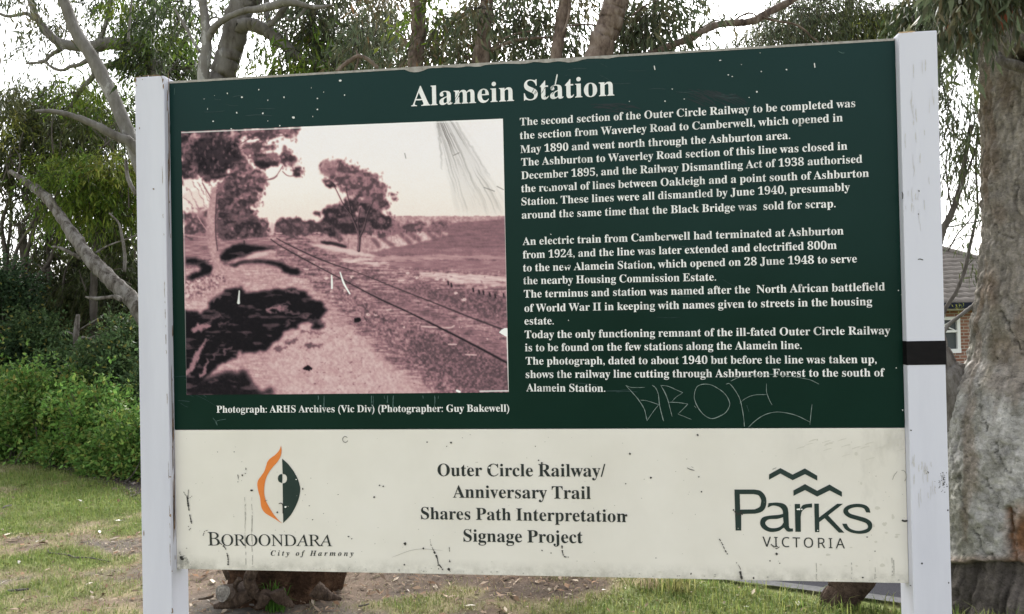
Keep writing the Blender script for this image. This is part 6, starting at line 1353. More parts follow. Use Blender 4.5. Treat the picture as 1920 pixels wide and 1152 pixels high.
for k, (pts, d, kw) in enumerate(twigs): limb(mb, pts, d, seed=400 + k, **kw)
tag(mb.build('twigs', M['bark_dark'], thicket, True), kind='stuff')
tree('bushy yellow green gum beside the left sign post', GRP, base_at(225, 11.2), [
    ([(215, 290, 6), (205, 340, 8), (190, 400, 9), (180, 470, 11), (175, 560, 13), (180, 640, 16)], 11.2, dict(ground=True, lump=.2)), ([(205, 340, 5), (235, 320, 4), (262, 310, 3)], 11.2, {}), ([(190, 400, 5), (150, 360, 4), (120, 340, 3)], 11.2, {}), ([(185, 440, 5), (220, 415, 4), (255, 400, 3)], 11.2, {})], 16, 'bark_dark',
    [((200, 325, 11, 60, 40, .8, 130, 24, 'bright'), farb), ((165, 345, 11, 55, 45, .8, 100, 24, 'bright'), farb), ((235, 310, 10.8, 40, 25, .5, 60, 24, 'yellow'), farb), ((190, 180, 11.6, 40, 50, .6, 90, 22, 'bright'), far), ((225, 240, 11.5, 40, 40, .6, 70, 22, 'olive'), far), ((200, 380, 11.3, 70, 30, .7, 110, 24, 'bright'), far), ((110, 300, 11.2, 40, 30, .5, 50, 22, 'bright'), farb), ((130, 250, 11.8, 50, 35, .7, 70, 22, 'olive'), far), ((240, 380, 11.6, 40, 60, .6, 80, 22, 'olive'), far)], name='bushy_gum_tree')
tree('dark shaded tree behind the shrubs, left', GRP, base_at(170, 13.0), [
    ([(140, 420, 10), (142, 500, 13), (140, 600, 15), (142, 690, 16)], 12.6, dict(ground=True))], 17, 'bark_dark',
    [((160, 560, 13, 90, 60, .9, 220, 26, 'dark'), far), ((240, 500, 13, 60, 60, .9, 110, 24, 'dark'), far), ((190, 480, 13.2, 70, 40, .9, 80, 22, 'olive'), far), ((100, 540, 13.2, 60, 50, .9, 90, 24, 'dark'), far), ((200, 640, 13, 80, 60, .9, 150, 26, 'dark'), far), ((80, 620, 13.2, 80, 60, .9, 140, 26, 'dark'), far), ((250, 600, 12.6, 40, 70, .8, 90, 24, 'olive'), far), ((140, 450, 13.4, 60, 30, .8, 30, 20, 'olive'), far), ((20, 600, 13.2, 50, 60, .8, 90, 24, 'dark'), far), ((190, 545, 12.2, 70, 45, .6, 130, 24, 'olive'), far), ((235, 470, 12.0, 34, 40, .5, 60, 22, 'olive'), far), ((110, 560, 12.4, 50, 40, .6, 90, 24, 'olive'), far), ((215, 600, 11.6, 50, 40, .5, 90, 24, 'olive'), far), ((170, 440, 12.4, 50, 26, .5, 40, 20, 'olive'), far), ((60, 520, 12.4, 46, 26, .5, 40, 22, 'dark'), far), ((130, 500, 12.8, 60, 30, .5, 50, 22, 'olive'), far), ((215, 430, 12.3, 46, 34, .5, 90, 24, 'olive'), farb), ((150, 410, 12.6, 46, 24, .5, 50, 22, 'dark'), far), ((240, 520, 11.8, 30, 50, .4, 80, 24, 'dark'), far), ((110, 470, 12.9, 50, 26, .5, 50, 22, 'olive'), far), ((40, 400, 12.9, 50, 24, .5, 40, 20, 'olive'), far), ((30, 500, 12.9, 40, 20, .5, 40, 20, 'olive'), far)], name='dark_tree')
# bare white stub with broken branches in the shade
tree('short white dead stem with broken twigs above the shrubs', None, base_at(142, 10.3), [
    ([(146, 590, 6), (144, 612, 9), (142, 640, 10), (142, 680, 9)], 10.3, dict(ground=True, lump=.25)), ([(144, 640, 4), (155, 633, 4), (166, 636, 5), (178, 632, 5), (189, 633, 5), (196, 644, 4), (200, 652, 3)], 10.2, dict(lump=.3)), ([(200, 646, 2), (208, 630, 3), (214, 612, 3), (219, 598, 2)], 10.2, {}), ([(146, 620, 3), (160, 612, 3), (180, 600, 3), (195, 590, 2)], 10.3, {}), ([(112, 625, 2), (124, 622, 3), (140, 628, 3)], 10.3, {}), ([(158, 700, 2), (170, 690, 3), (184, 680, 3)], 10.0, {})], 18, 'bark_dead', [], name='dead_tree')

# ------------------------------------------------------------------ shrubs
def shrub(label, blobs, pal, seed, L=(.035, .065), n=2600, name='shrub'):
    c0 = px3(blobs[0][0], blobs[0][1], blobs[0][2])
    gz = float(hgt(c0[:1], c0[1:2])[0])
    t = empty(name, (c0[0], c0[1], gz), label, 'shrub', 'shrubs along the lawn edge')
    cr = Crown(seed); g = cr.g; K = np.array(PAL[pal])
    st = MB()
    for px, py, d, rx, ry, rd in blobs:
        s = d / FPX; c = px3(px, py, d); r = np.array([rx * s, rd, ry * s])
        m = int(n * (rx * ry) / 7000)
        nl = 26
        A_ = g.normal(0, 1, (nl, 3)); A_ /= np.linalg.norm(A_, axis=1)[:, None]
        LC = c + A_ * r * g.uniform(.45, .98, (nl, 1)); LR = g.uniform(.16, .40, nl) * (r.mean() / .5)
        w_ = LR ** 2; pick = g.choice(nl, m, p=w_ / w_.sum())
        P = g.normal(0, 1, (m, 3)); P /= np.linalg.norm(P, axis=1)[:, None]
        Q = LC[pick] + P * (LR[pick] * g.random(m) ** .33)[:, None] * np.array([1, 1, .8])
        tonl = g.uniform(.75, 1.3, nl)[pick][:, None]
        sh = g.random(m) < .14                                   # stray shoots standing above the mass
        Q[sh] += np.array([0, 0, 1]) * np.abs(g.normal(0, .15, (sh.sum(), 1)))
        low = Q[:, 2] < hgt(Q[:, 0], Q[:, 1]) + .02
        k = ~low; Q, P, tonl = Q[k], P[k], tonl[k]; m = len(Q)
        # each point carries a sprig of several leaves
        for rep in range(5):
            b = Q + g.normal(0, .022, (m, 3))
            dr = P * .5 + np.array([0, 0, .15]) + g.normal(0, .6, (m, 3)); dr /= np.linalg.norm(dr, axis=1)[:, None]
            l = g.uniform(*L, m)
            ton = K[g.integers(0, len(K), m)] * g.uniform(.55, 1.4, (m, 1)) * tonl
            yl = (g.random(m) < .05)[:, None]
            ton = np.where(yl, np.array([.20, .19, .05]), ton)
            cr.leaves(b, dr, l, l * g.uniform(.42, .62, m), ton)
        for q in range(int(10 + m / 120)):
            e = Q[g.integers(0, m)]; b0 = np.array([c[0] + g.normal(0, r[0] * .4), c[1] + g.normal(0, r[1] * .4), gz - .05])
            st.tube(spline(np.array([b0, (b0 + e) / 2 + g.normal(0, .06, 3), e]), 4), np.linspace(.011, .003, 9), 4)
    cr.build(t, M['bush_leaf'], 'foliage')
    st.build('stems', M['bark_dark'], t)
    return t
PAL['shrubL'] = [(.115, .225, .050), (.145, .255, .058), (.088, .180, .045), (.20, .27, .068)]
PAL['shrubM'] = [(.08, .135, .052), (.105, .16, .064), (.06, .105, .045)]
PAL['shrubD'] = [(.042, .078, .036), (.056, .098, .045), (.034, .062, .031)]
shrub('bright green leafy shrub at the left edge of the lawn', [(10, 780, 9.3, 60, 88, .45), (-60, 770, 9.6, 60, 95, .45), (40, 830, 9.0, 46, 50, .35)], 'shrubL', 31)
shrub('bright green shrub, tallest mound in the front row', [(95, 775, 8.9, 62, 90, .45), (130, 835, 8.6, 56, 46, .35)], 'shrubL', 32)
shrub('green shrub with yellowing lower leaves before the post', [(175, 815, 8.4, 56, 78, .4), (205, 855, 8.1, 46, 38, .3)], 'shrubL', 33)
shrub('green shrub half hidden by the left sign post', [(246, 838, 8.0, 44, 66, .4), (262, 865, 7.8, 36, 40, .3), (320, 840, 8.0, 50, 70, .4)], 'shrubL', 34)
shrub('tall dark green shrub behind the front row, far left', [(12, 610, 10.6, 66, 120, .5), (40, 720, 10.4, 70, 80, .4)], 'shrubD', 35)
shrub('dark green shrub with small leaves left of the dead stem', [(88, 665, 10.4, 50, 90, .45), (110, 720, 10.2, 50, 60, .4)], 'shrubM', 36)
shrub('dark loose shrub between the dead stem and the post', [(225, 705, 9.4, 55, 80, .45), (250, 655, 9.8, 36, 75, .4), (185, 735, 9.4, 40, 40, .3), (255, 760, 8.9, 40, 60, .35)], 'shrubM', 37)

# the far side of the reserve: a wood that reads as one mass
cr = Crown(90)
for k in range(46):
    g = cr.g; u = g.random(); L_, d_ = -9 + 18 * u, g.uniform(26, 40)
    c = ld(L_, d_, g.uniform(.3, 1.9)); cr.clump(c, (2.2, 2.2, 1.3), 60, 18, ['olive', 'dark', 'grey'][k % 3], L=(.18, .34), ratio=.3, twig=.8, twr=.012)
fw_ = cr.build(None, M['leaf'], 'far_trees'); tag(fw_, 'far dark green trees across the reserve behind the sign', 'trees', kind='stuff')

# ------------------------------------------------------------------ the big old trunk on the right
BD = 4.35
big_p = px3(1992, 1100, BD); big_p[2] = float(hgt(big_p[:1], big_p[1:2])[0])
big = empty('old_gum_tree', tuple(big_p), 'huge old gum trunk with rough grey bark and brown hollows, right of the sign', 'tree')
NA, NZ = 400, 900
zt = np.linspace(-.35, 6.2, NZ)
yk = [0, 120, 270, 350, 420, 500, 570, 600, 640, 680, 720, 790, 900, 1040, 1100, 1200]
edge = [1866, 1866, 1868, 1866, 1864, 1858, 1847, 1840, 1838, 1830, 1806, 1788, 1780, 1776, 1774, 1766]
assert len(yk) == len(edge)
axk = [1985, 1985, 1988, 1990] + [1992] * 12
ypx = 575 - (zt - CAM[2]) / (BD - .02) * FPX
ax_px, ed_px = np.interp(ypx, yk, axk), np.interp(ypx, yk, edge)
axis3 = np.array([px3(a, 600, BD)[:2] for a in ax_px])
rad = (ax_px - ed_px) * BD / FPX * .955
rad = (rad + .10 * sstep(.25, -.2, zt)) * (1 - .45 * sstep(3.2, 6.2, zt))
th = np.linspace(0, 2 * np.pi, NA, endpoint=False)
TH, ZZ = np.meshgrid(th, zt)
RR = np.repeat(rad[:, None], NA, 1)
cx, sx_ = np.cos(TH), np.sin(TH)
low = fbm(cx * 1.6 + 5, sx_ * 1.6, ZZ * .9, 201, 3) - .5
dg = ZZ * .7 + TH * .35
pl1 = fbm(cx * 9, sx_ * 9, ZZ * 7 + TH * 1.5, 203, 4) - .5
shing = fbm(cx * 16 + ZZ * 5, sx_ * 16 + ZZ * 5, ZZ * 12, 207, 3)
fine_ = fbm(cx * 34, sx_ * 34, ZZ * 26, 209, 3) - .5
flute = np.sin(TH * 5 + 1.2 * np.sin(ZZ * 1.3)) * .5 + np.sin(TH * 9 + 2) * .3
RR = RR * (1 + .10 * low + .025 * flute * sstep(1.6, -.1, ZZ)) + .030 * pl1 + .030 * (np.abs(shing - .5) * 2) ** .8 + .016 * fine_
VX = axis3[:, 0][:, None] + RR * cx; VY = axis3[:, 1][:, None] + RR * sx_
P3 = np.stack([VX, VY, ZZ], -1).reshape(-1, 3)
tx, ty = topx(P3); tx, ty = tx.reshape(NZ, NA), ty.reshape(NZ, NA)
toc = CAM[:2] - np.stack([axis3[:, 0], axis3[:, 1]], 1)
front = (cx * toc[:, 0][:, None] + sx_ * toc[:, 1][:, None]) / np.linalg.norm(toc, axis=1)[:, None] > .05
wx, wy = tx + 14 * (fbm(tx / 14, ty / 14, 0, 221, 3) - .5), ty + 14 * (fbm(tx / 14, ty / 14, 0, 222, 3) - .5)
def near_line(pts, w):
    P = spline(np.array(pts, float), 6) if len(pts) > 2 else np.array(pts, float); m = np.full(tx.shape, 1e9)
    for a, b in zip(P[:-1], P[1:]):
        e = b - a; t = np.clip(((wx - a[0]) * e[0] + (wy - a[1]) * e[1]) / (e @ e), 0, 1)
        m = np.minimum(m, np.hypot(wx - a[0] - t * e[0], wy - a[1] - t * e[1]))
    return np.clip(1.2 - m / (w * .8), 0, 1) * front
def patch(c, r): return np.clip(1.5 - np.hypot((wx - c[0]) / r[0], (wy - c[1]) / r[1]) * 1.2, 0, 1) * front
nz1 = fbm(cx * 6, sx_ * 6, ZZ * 5, 231, 4); nz2 = fbm(cx * 22, sx_ * 22, ZZ * 18 + TH * 3, 233, 4)
bc = np.array([.23, .222, .208]) * (1 - nz1[..., None]) * .9 + np.array([.50, .49, .47]) * nz1[..., None]
bc = bc * (.55 + .9 * nz2[..., None])
grn_ = sstep(.5, .68, fbm(cx * 3 + 9, sx_ * 3, ZZ * 2.2, 235, 3))[..., None]
bc = bc * (1 - .5 * grn_) + np.array([.13, .125, .08]) * .5 * grn_
brown = .8 * sstep(.60, .74, fbm(cx * 4 + 3, sx_ * 4, ZZ * 1.6, 237, 4))
up_b = sstep(760, 520, ty)[..., None]
bc = bc * (1 - .6 * up_b) + np.array([.145, .112, .078]) * (.35 + 1.3 * nz2[..., None]) * .5 * up_b
for c, r, a in [((1862, 300), (16, 40), .7), ((1872, 400), (18, 26), .7), ((1858, 540), (16, 44), .9), ((1880, 660), (34, 46), .8), ((1870, 720), (26, 30), .8), ((1850, 700), (20, 46), .5), ((1812, 720), (14, 40), .6), ((1905, 640), (16, 60), .5), ((1845, 190), (12, 60), .3), ((1885, 170), (22, 40), .7)]:
    brown = np.maximum(brown, a * patch(c, r))
brown = brown[..., None]
bc = bc * (1 - .62 * brown) + np.array([.125, .082, .050]) * (.45 + 1.1 * nz2[..., None]) * .62 * brown
dep = np.zeros(tx.shape)
hol = np.maximum(patch((1915, 1010), (34, 62)), patch((1900, 1080), (30, 40)))
hol = np.maximum(hol, near_line([(1893, 955), (1890, 1000), (1898, 1060)], 9))
holc = np.array([.20, .085, .030]) * (.3 + 1.3 * nz2[..., None])
bc = bc * (1 - .9 * hol[..., None]) + holc * .9 * hol[..., None]
dep += .055 * hol
drk = near_line([(1895, 955), (1888, 985), (1886, 1010), (1890, 1040)], 4)
sk_y = 1054 + 6 * (fbm(tx / 20, 0 * ty, 0, 241, 3) - .5) * 2 - 4 * np.sin((tx - 1790) / 30)
skirt = sstep(sk_y - 1, sk_y + 3, ty)
fis = fbm(cx * 20, sx_ * 20, ZZ * 2.2, 243, 4)
bc = bc * (1 - skirt[..., None]) + (np.array([.105, .092, .082]) * (.25 + 1.6 * fis[..., None] ** 1.5)) * skirt[..., None]
dep += skirt * (.035 + .05 * (.6 - fis))
rim = sstep(sk_y - 18, sk_y - 2, ty) * (1 - skirt)
bc = bc * (1 - .6 * rim[..., None]) + np.array([.15, .095, .06]) * (.5 + nz2[..., None]) * .6 * rim[..., None]
dep -= .012 * rim
crk = np.zeros(tx.shape)
for pts, w in [([(1799, 885), (1801, 925), (1808, 955), (1818, 975), (1821, 995), (1829, 1005), (1836, 1020), (1848, 1038), (1864, 1047)], 2.2), ([(1850, 895), (1857, 915), (1866, 925), (1868, 940), (1873, 952)], 2.0), ([(1866, 830), (1872, 855), (1880, 872), (1893, 886)], 2.0), ([(1878, 584), (1890, 612), (1906, 640), (1921, 668)], 3), ([(1822, 705), (1832, 724), (1838, 735)], 2),
               ([(1806, 790), (1800, 815), (1790, 840), (1787, 880)], 2), ([(1843, 750), (1838, 770), (1850, 800)], 1.5), ([(1835, 760), (1842, 785), (1855, 810)], 1.4), ([(1900, 345), (1908, 352), (1906, 372)], 4), ([(1863, 420), (1880, 440), (1900, 445)], 1.8), ([(1850, 330), (1862, 352), (1876, 366)], 1.5)]:
    crk = np.maximum(crk, near_line(pts, w))
crk = crk * (.35 + .65 * sstep(.38, .55, nz2))
dep += .014 * crk
bc = bc * (1 - .62 * np.maximum(crk, drk)[..., None])
lip_hole = patch((1912, 106), (26, 13))
dep += .09 * lip_hole; bc = bc * (1 - .72 * lip_hole[..., None])
RR = RR - dep
VX = axis3[:, 0][:, None] + RR * cx; VY = axis3[:, 1][:, None] + RR * sx_
V = np.stack([VX, VY, ZZ], -1).reshape(-1, 3)
ii, jj = np.meshgrid(np.arange(NZ - 1), np.arange(NA), indexing='ij'); j2 = (jj + 1) % NA
F = np.stack([ii * NA + jj, ii * NA + j2, (ii + 1) * NA + j2, (ii + 1) * NA + jj], -1).reshape(-1, 4)
m_big = vcol('old_gum_bark', .95, .06, .0, 55, .012, grain=.25)
n, l, b = m_big.node_tree.nodes, m_big.node_tree.links, m_big.node_tree.nodes['Principled BSDF']
f1 = noise_node(n, l, 34, 8, .82, stretch=(1, 1, 1.7)); f1.inputs['Distortion'].default_value = .8; f2 = noise_node(n, l, 11, 7, .75, stretch=(1, 1, .9))
r1_ = ramp(n, [(.35, .28), (.43, .95), (.56, 1.22), (.72, 1.6)]); r2_ = ramp(n, [(.36, .8), (.5, 1.15), (.68, 1.35)])
l.new(f1.outputs['Fac'], r1_.inputs[0]); l.new(f2.outputs['Fac'], r2_.inputs[0])
prev = b.inputs['Base Color'].links[0].from_socket
for r_ in (r1_, r2_):
    q_ = n.new('ShaderNodeMix'); q_.data_type = 'RGBA'; q_.blend_type = 'MULTIPLY'; q_.inputs['Factor'].default_value = 1
    l.new(prev, q_.inputs['A']); l.new(r_.outputs[0], q_.inputs['B']); prev = q_.outputs['Result']
l.new(prev, b.inputs['Base Color'])
ad_ = n.new('ShaderNodeMath'); ad_.operation = 'ADD'; l.new(f1.outputs['Fac'], ad_.inputs[0]); l.new(f2.outputs['Fac'], ad_.inputs[1])
bump(n, l, b, ad_.outputs[0], .9, .016)
np_mesh('trunk', V, F, m_big, big, colors=np.clip(bc, .004, 1).reshape(-1, 3), smooth=True)
# callus lip of the lost limb, side stem and small live branches
lb = MB()
lp_ = spline(np.array([px3(1872, 100, 4.02), px3(1876, 112, 3.98), px3(1886, 119, 3.95), px3(1902, 123, 3.92), px3(1925, 129, 3.90), px3(1950, 126, 3.91)]), 5)
lb.tube(lp_, np.interp(np.linspace(0, 1, len(lp_)), [0, .2, .6, 1], [.012, .022, .026, .02]), 10, True, .15, 3)
lb.build('callus_lip', M['bark_dead'], big, True)
sb_ = MB()
limb(sb_, [(1708, 520, 34), (1722, 570, 42), (1738, 625, 56), (1757, 685, 74), (1790, 745, 92), (1830, 830, 100)], (4.75, 4.5), lump=.22, n=18, seed=4)
sb_.build('side_stem', M['bark_dead'], big, True)
tb = MB()
limb(tb, [(1838, 562, 9), (1827, 572, 8), (1815, 581, 8), (1803, 590, 7), (1790, 600, 7), (1776, 613, 7), (1760, 640, 6)], 4.5, lump=.15, n=8)
tb.build('branch', M['bark_grey'], big, True)
cr = Crown(51)
bigl = dict(L=(.06, .12), ratio=.19, twig=.20, twr=.003, droop=1.3)
for a in [((1765, 0, 4.9, 55, 40, .3, 44, 16, 'grey'), bigl), ((1845, -48, 3.8, 60, 26, .14, 46, 18, 'grey'), bigl), ((1895, -75, 3.75, 40, 30, .1, 26, 18, 'rusty'), bigl), ((1835, -4, 3.9, 22, 24, .08, 9, 14, 'grey'), bigl), ((1868, -34, 3.85, 26, 20, .08, 9, 14, 'grey'), bigl), ((1740, 5, 5.0, 40, 30, .3, 26, 16, 'dark'), bigl), ((1880, -90, 3.8, 80, 20, .2, 40, 20, 'grey'), bigl), ((1775, 55, 4.9, 24, 26, .2, 12, 14, 'olive'), bigl), ((1822, 10, 4.4, 20, 26, .2, 14, 16, 'grey'), bigl)]:
    cl(cr, *a[0], **a[1])
for px, py, d in [(1781, 42, 4.2), (1744, 6, 4.4), (1885, 20, 3.6)]:
    g = cr.g; c = px3(px, py, d); n = 4
    cr.leaves(c + g.normal(0, .012, (n, 3)), np.array([.1, 0, -1]) + g.normal(0, .3, (n, 3)), g.uniform(.04, .06, n), np.full(n, .016), np.tile([[.22, .06, .03]], (n, 1)))
for a in range(9):
    cr.clump(big_p + np.array([cr.g.normal(0, .8), cr.g.normal(0, .8), 5.4 + cr.g.normal(0, .5)]), (.9, .9, .6), 40, 20, 'grey', **dict(bigl, twig=.5))
cr.build(big, M['leaf'])

# ------------------------------------------------------------------ stumps and ground pieces
def lump_mesh(name, axis_pts, rads, parent, mat, na=72, seed=0, amp=.25, flut=0.0, col=None, cap=True):
    A = spline(np.c_[np.array(axis_pts), np.array(rads)], 10)
    n = len(A); t = np.linspace(0, 2 * np.pi, na, endpoint=False)
    T_ = np.gradient(A[:, :3], axis=0); T_ /= np.linalg.norm(T_, axis=1)[:, None]
    vs = []
    for k in range(n):
        u = np.array([1, 0, 0]) - T_[k] * T_[k][0]; u /= np.linalg.norm(u); w = np.cross(T_[k], u)
        r = A[k, 3] * (1 + amp * 2 * (fbm(np.cos(t) * 1.8 + seed, np.sin(t) * 1.8, np.full(na, k / n * 2.0), seed, 4) - .5) + flut * np.abs(np.sin(t * 4 + 1)) + .12 * (fbm(np.cos(t) * 9, np.sin(t) * 9, np.full(na, k * .12), seed + 5, 3) - .5))
        vs.append(A[k, :3] + r[:, None] * (np.cos(t)[:, None] * u + np.sin(t)[:, None] * w))
    V = np.vstack(vs)
    F = [[i * na + j, i * na + (j + 1) % na, (i + 1) * na + (j + 1) % na, (i + 1) * na + j] for i in range(n - 1) for j in range(na)]
    c = None
    if col is not None:
        q = fbm(V[:, 0] * 14, V[:, 1] * 14, V[:, 2] * 8, seed, 4); q2 = fbm(V[:, 0] * 5, V[:, 1] * 5, V[:, 2] * 5, seed + 3, 3)
        c = np.array(col[0]) * (1 - q2[:, None]) + np.array(col[1]) * q2[:, None]; c = c * (.4 + 1.2 * q[:, None])
    fl = np.array(F, np.int32)
    if cap:
        flat = np.concatenate([fl.ravel(), np.arange((n - 1) * na, n * na)]); sizes = np.r_[np.full(len(fl), 4), na].astype(np.int32)
        return np_mesh(name, V, flat, mat, parent, colors=c, sizes=sizes)
    return np_mesh(name, V, fl, mat, parent, colors=c, smooth=False)
m_stump = vcol('old_stump_wood', .95, .05, 1.0, 26, .04, grain=.7)
sp = gpt(512, 1118); 
stump = empty('tree_stump', (sp[0], sp[1], 0), 'broad rotten brown stump with a sawn root beneath the sign board', 'stump')
lump_mesh('stump_wood', [(sp[0], sp[1] + .12, -.12), (sp[0], sp[1] + .12, .0), (sp[0] + .02, sp[1] + .12, .10), (sp[0] + .03, sp[1] + .13, .22), (sp[0] + .04, sp[1] + .14, .34)], [.36, .29, .285, .305, .31], stump, m_stump, na=150, seed=61, amp=.26, flut=.12, col=((.024, .016, .012), (.105, .060, .038)))
r0 = px3(418, 1112, 4.02); r1 = px3(470, 1104, 4.25)
lump_mesh('sawn_root', [tuple(r1), tuple(r1 * .6 + r0 * .4 + np.array([0, 0, -.01])), tuple(r0)], [.055, .048, .040], stump, m_stump, na=28, seed=63, amp=.12, col=((.10, .075, .06), (.24, .19, .16)), cap=False)
dv = r0 - r1; dv /= np.linalg.norm(dv); u_ = np.cross(dv, [0, 0, 1]); u_ /= np.linalg.norm(u_); w_ = np.cross(u_, dv)
kk = [];  rings = 6
for q in range(rings + 1):
    rr_ = .041 * q / rings
    kk.append([r0 + dv * .002 + rr_ * (1 + .08 * math.sin(3 * t)) * (math.cos(t) * u_ + math.sin(t) * w_) for t in np.linspace(0, 2 * math.pi, 24, endpoint=False)])
Vc = np.vstack(kk); Fc = [[a * 24 + b, a * 24 + (b + 1) % 24, (a + 1) * 24 + (b + 1) % 24, (a + 1) * 24 + b] for a in range(rings) for b in range(24)]
cc = np.array([.30, .275, .25]) * (.7 + .5 * fbm(Vc[:, 0] * 90, Vc[:, 1] * 90, Vc[:, 2] * 90, 65, 3))[:, None] * (1 - .25 * (np.arange(len(Vc)) // 24 % 2))[:, None]
np_mesh('sawn_end', Vc, Fc, m_stump, stump, colors=cc)
m_root = mottled('rotten_root_wood', [(.35, (.018, .012, .009)), (.5, (.075, .05, .036)), (.65, (.15, .11, .085))], 30, 8, .95, 1.0, .03, (1, 1, .6), .8)
rf = MB()
for q in [[(470, 1112, 30), (452, 1122, 28), (430, 1131, 22), (402, 1138, 8)], [(482, 1050, 18), (474, 1070, 20), (468, 1088, 20), (474, 1106, 18), (486, 1122, 10)], [(590, 1104, 30), (610, 1116, 20), (640, 1124, 6)], [(420, 1062, 9), (424, 1075, 9), (428, 1086, 7)], [(520, 1108, 30), (530, 1124, 22), (552, 1138, 6)], [(500, 1116, 26), (492, 1130, 18), (478, 1140, 5)], [(450, 1085, 10), (440, 1100, 9), (445, 1118, 7)], [(400, 1118, 5), (388, 1122, 5), (372, 1124, 3)]]:
    limb(rf, q, 4.06, lump=.55, n=16, sub=9, seed=len(q) + q[0][0])
rf.build('root', m_root, stump, False)
# short leaning trunk at the road edge
s2 = gpt(1577, 1136)
st2 = empty('broken_stump', (s2[0], s2[1], float(hgt(s2[:1], s2[1:2])[0])), 'small dark brown broken stump leaning right at the road edge', 'stump')
b0 = s2.copy()
lump_mesh('stump_wood', [(b0[0] - .01, b0[1] + .06, -.2), (b0[0] - .005, b0[1] + .06, -.02), tuple(px3(1582, 1115, 4.12)), tuple(px3(1594, 1085, 4.14)), tuple(px3(1606, 1050, 4.16)), tuple(px3(1612, 1020, 4.18))], [.09, .075, .080, .105, .11, .10], st2, m_stump, seed=71, amp=.25, flut=.1, col=((.020, .015, .012), (.10, .070, .052)))
# fallen twigs, sleeper end, bright tuft
def twig(label, pts, zoff, mat='bark_dark', r=1.0):
    Q = np.array([gpt(a, b) for a, b, _ in pts]); Q[:, 2] = hgt(Q[:, 0], Q[:, 1]) + zoff
    W = np.array([w for *_, w in pts]) * r
    A = spline(np.c_[Q, W], 5)
    t = empty('fallen_twig', tuple(Q[0]), label, 'twig', 'twigs on the ground')
    m = MB(); m.tube(A[:, :3], A[:, 3], 6, True, .3, 3); m.build('stem', M[mat], t, True)
twig('long thin dark curved twig on bare soil left of the sign', [(90, 1036, .004), (95, 1041, .006), (115, 1043, .006), (130, 1045, .006), (142, 1049, .006), (165, 1049, .005), (185, 1052, .004), (205, 1056, .003)], .014)
twig('short bleached forked twig near the left lawn edge', [(22, 951, .006), (12, 953, .009), (5, 956, .006)], .014, 'bark_dead')
twig('pale stick lying on the grass at the lower left', [(14, 1108, .006), (35, 1107, .008), (54, 1105, .006)], .014, 'bark_dead')
twig('bleached curved root chip lying in front of the stump', [(468, 1137, .004), (480, 1138, .009), (492, 1135, .009), (503, 1130, .004)], .016, 'bark_dead')
twig('thin brown stick on the soil right of the stump', [(672, 1143, .004), (684, 1141, .005), (692, 1138, .004)], .014)
lg = gpt(112, 866); lg2 = gpt(86, 868)
tmb = empty('timber_offcut', (lg[0], lg[1], 0), 'dark weathered timber offcut lying at the shrub edge', 'timber')
m = MB(); e_ = (lg2 - lg); e_ /= np.linalg.norm(e_)
bm_ = bmesh.new(); bmesh.ops.create_cube(bm_, size=1, matrix=Matrix.Translation((lg[0], lg[1], .055)) @ Matrix.Rotation(math.atan2(e_[1], e_[0]), 4, 'Z') @ Matrix.Rotation(.05, 4, 'Y') @ Matrix.Diagonal((.26, .10, .075, 1)))
bmesh.ops.bevel(bm_, geom=bm_.edges[:], offset=.012, segments=2, affect='EDGES'); bm_.verts.index_update()
m.add([v.co[:] for v in bm_.verts], [[v.index for v in f.verts] for f in bm_.faces]); bm_.free()
m.build('block', M['bark_dark'], tmb)
tf = gpt(520, 1140)
def tuft(label, c, n, r, h, seed, green):
    g = np.random.default_rng(seed)
    t = empty('grass_tuft', (c[0], c[1], 0), label, 'grass tuft')
    b = np.stack([c[0] + g.normal(0, r, n), c[1] + g.normal(0, r * .6, n), np.zeros(n) + .0], 1)
    a = g.uniform(0, 2 * np.pi, n); le = np.abs(g.normal(0, .5, n)); hh = g.uniform(h * .4, h, n)
    d = np.stack([np.cos(a), np.sin(a), 0 * a], 1)
    s = np.stack([-np.sin(a), np.cos(a), 0 * a], 1) * .0028
    k1 = b + d * (le * hh * .3)[:, None] + np.array([0, 0, 1]) * (hh * .55)[:, None]
    k2 = b + d * (le * hh * .75)[:, None] + np.array([0, 0, 1]) * (hh * .9)[:, None]
    tip = b + d * (le * hh * 1.25)[:, None] + np.array([0, 0, 1]) * (hh * (1.02 - .3 * le))[:, None]
    V = np.stack([b - s, b + s, k1 + s, k1 - s, k2 + s * .7, k2 - s * .7, tip], 1).reshape(-1, 3)
    i = np.arange(n) * 7
    q = np.concatenate([np.stack([i, i + 1, i + 2, i + 3], 1).ravel(), np.stack([i + 3, i + 2, i + 4, i + 5], 1).ravel(), np.stack([i + 5, i + 4, i + 6], 1).ravel()])
    sz = np.concatenate([np.full(2 * n, 4), np.full(n, 3)]).astype(np.int32)
    C = np.array(green) * g.uniform(.5, 1.5, (n, 1)); C = np.repeat(C, 7, 0)
    np_mesh('blades', V, q, M['grass'], t, colors=C, sizes=sz)
tuft('bright green grass tuft growing in front of the stump', gpt(518, 1146), 75, .030, .17, 5, (.085, .19, .03))
tuft('straggly dry yellow grass tuft by the road edge under the sign', gpt(1268, 1108), 60, .05, .13, 6, (.24, .23, .09))
tuft('pale dry grass clump under the middle of the sign', gpt(1218, 1100), 60, .05, .09, 7, (.36, .30, .19))

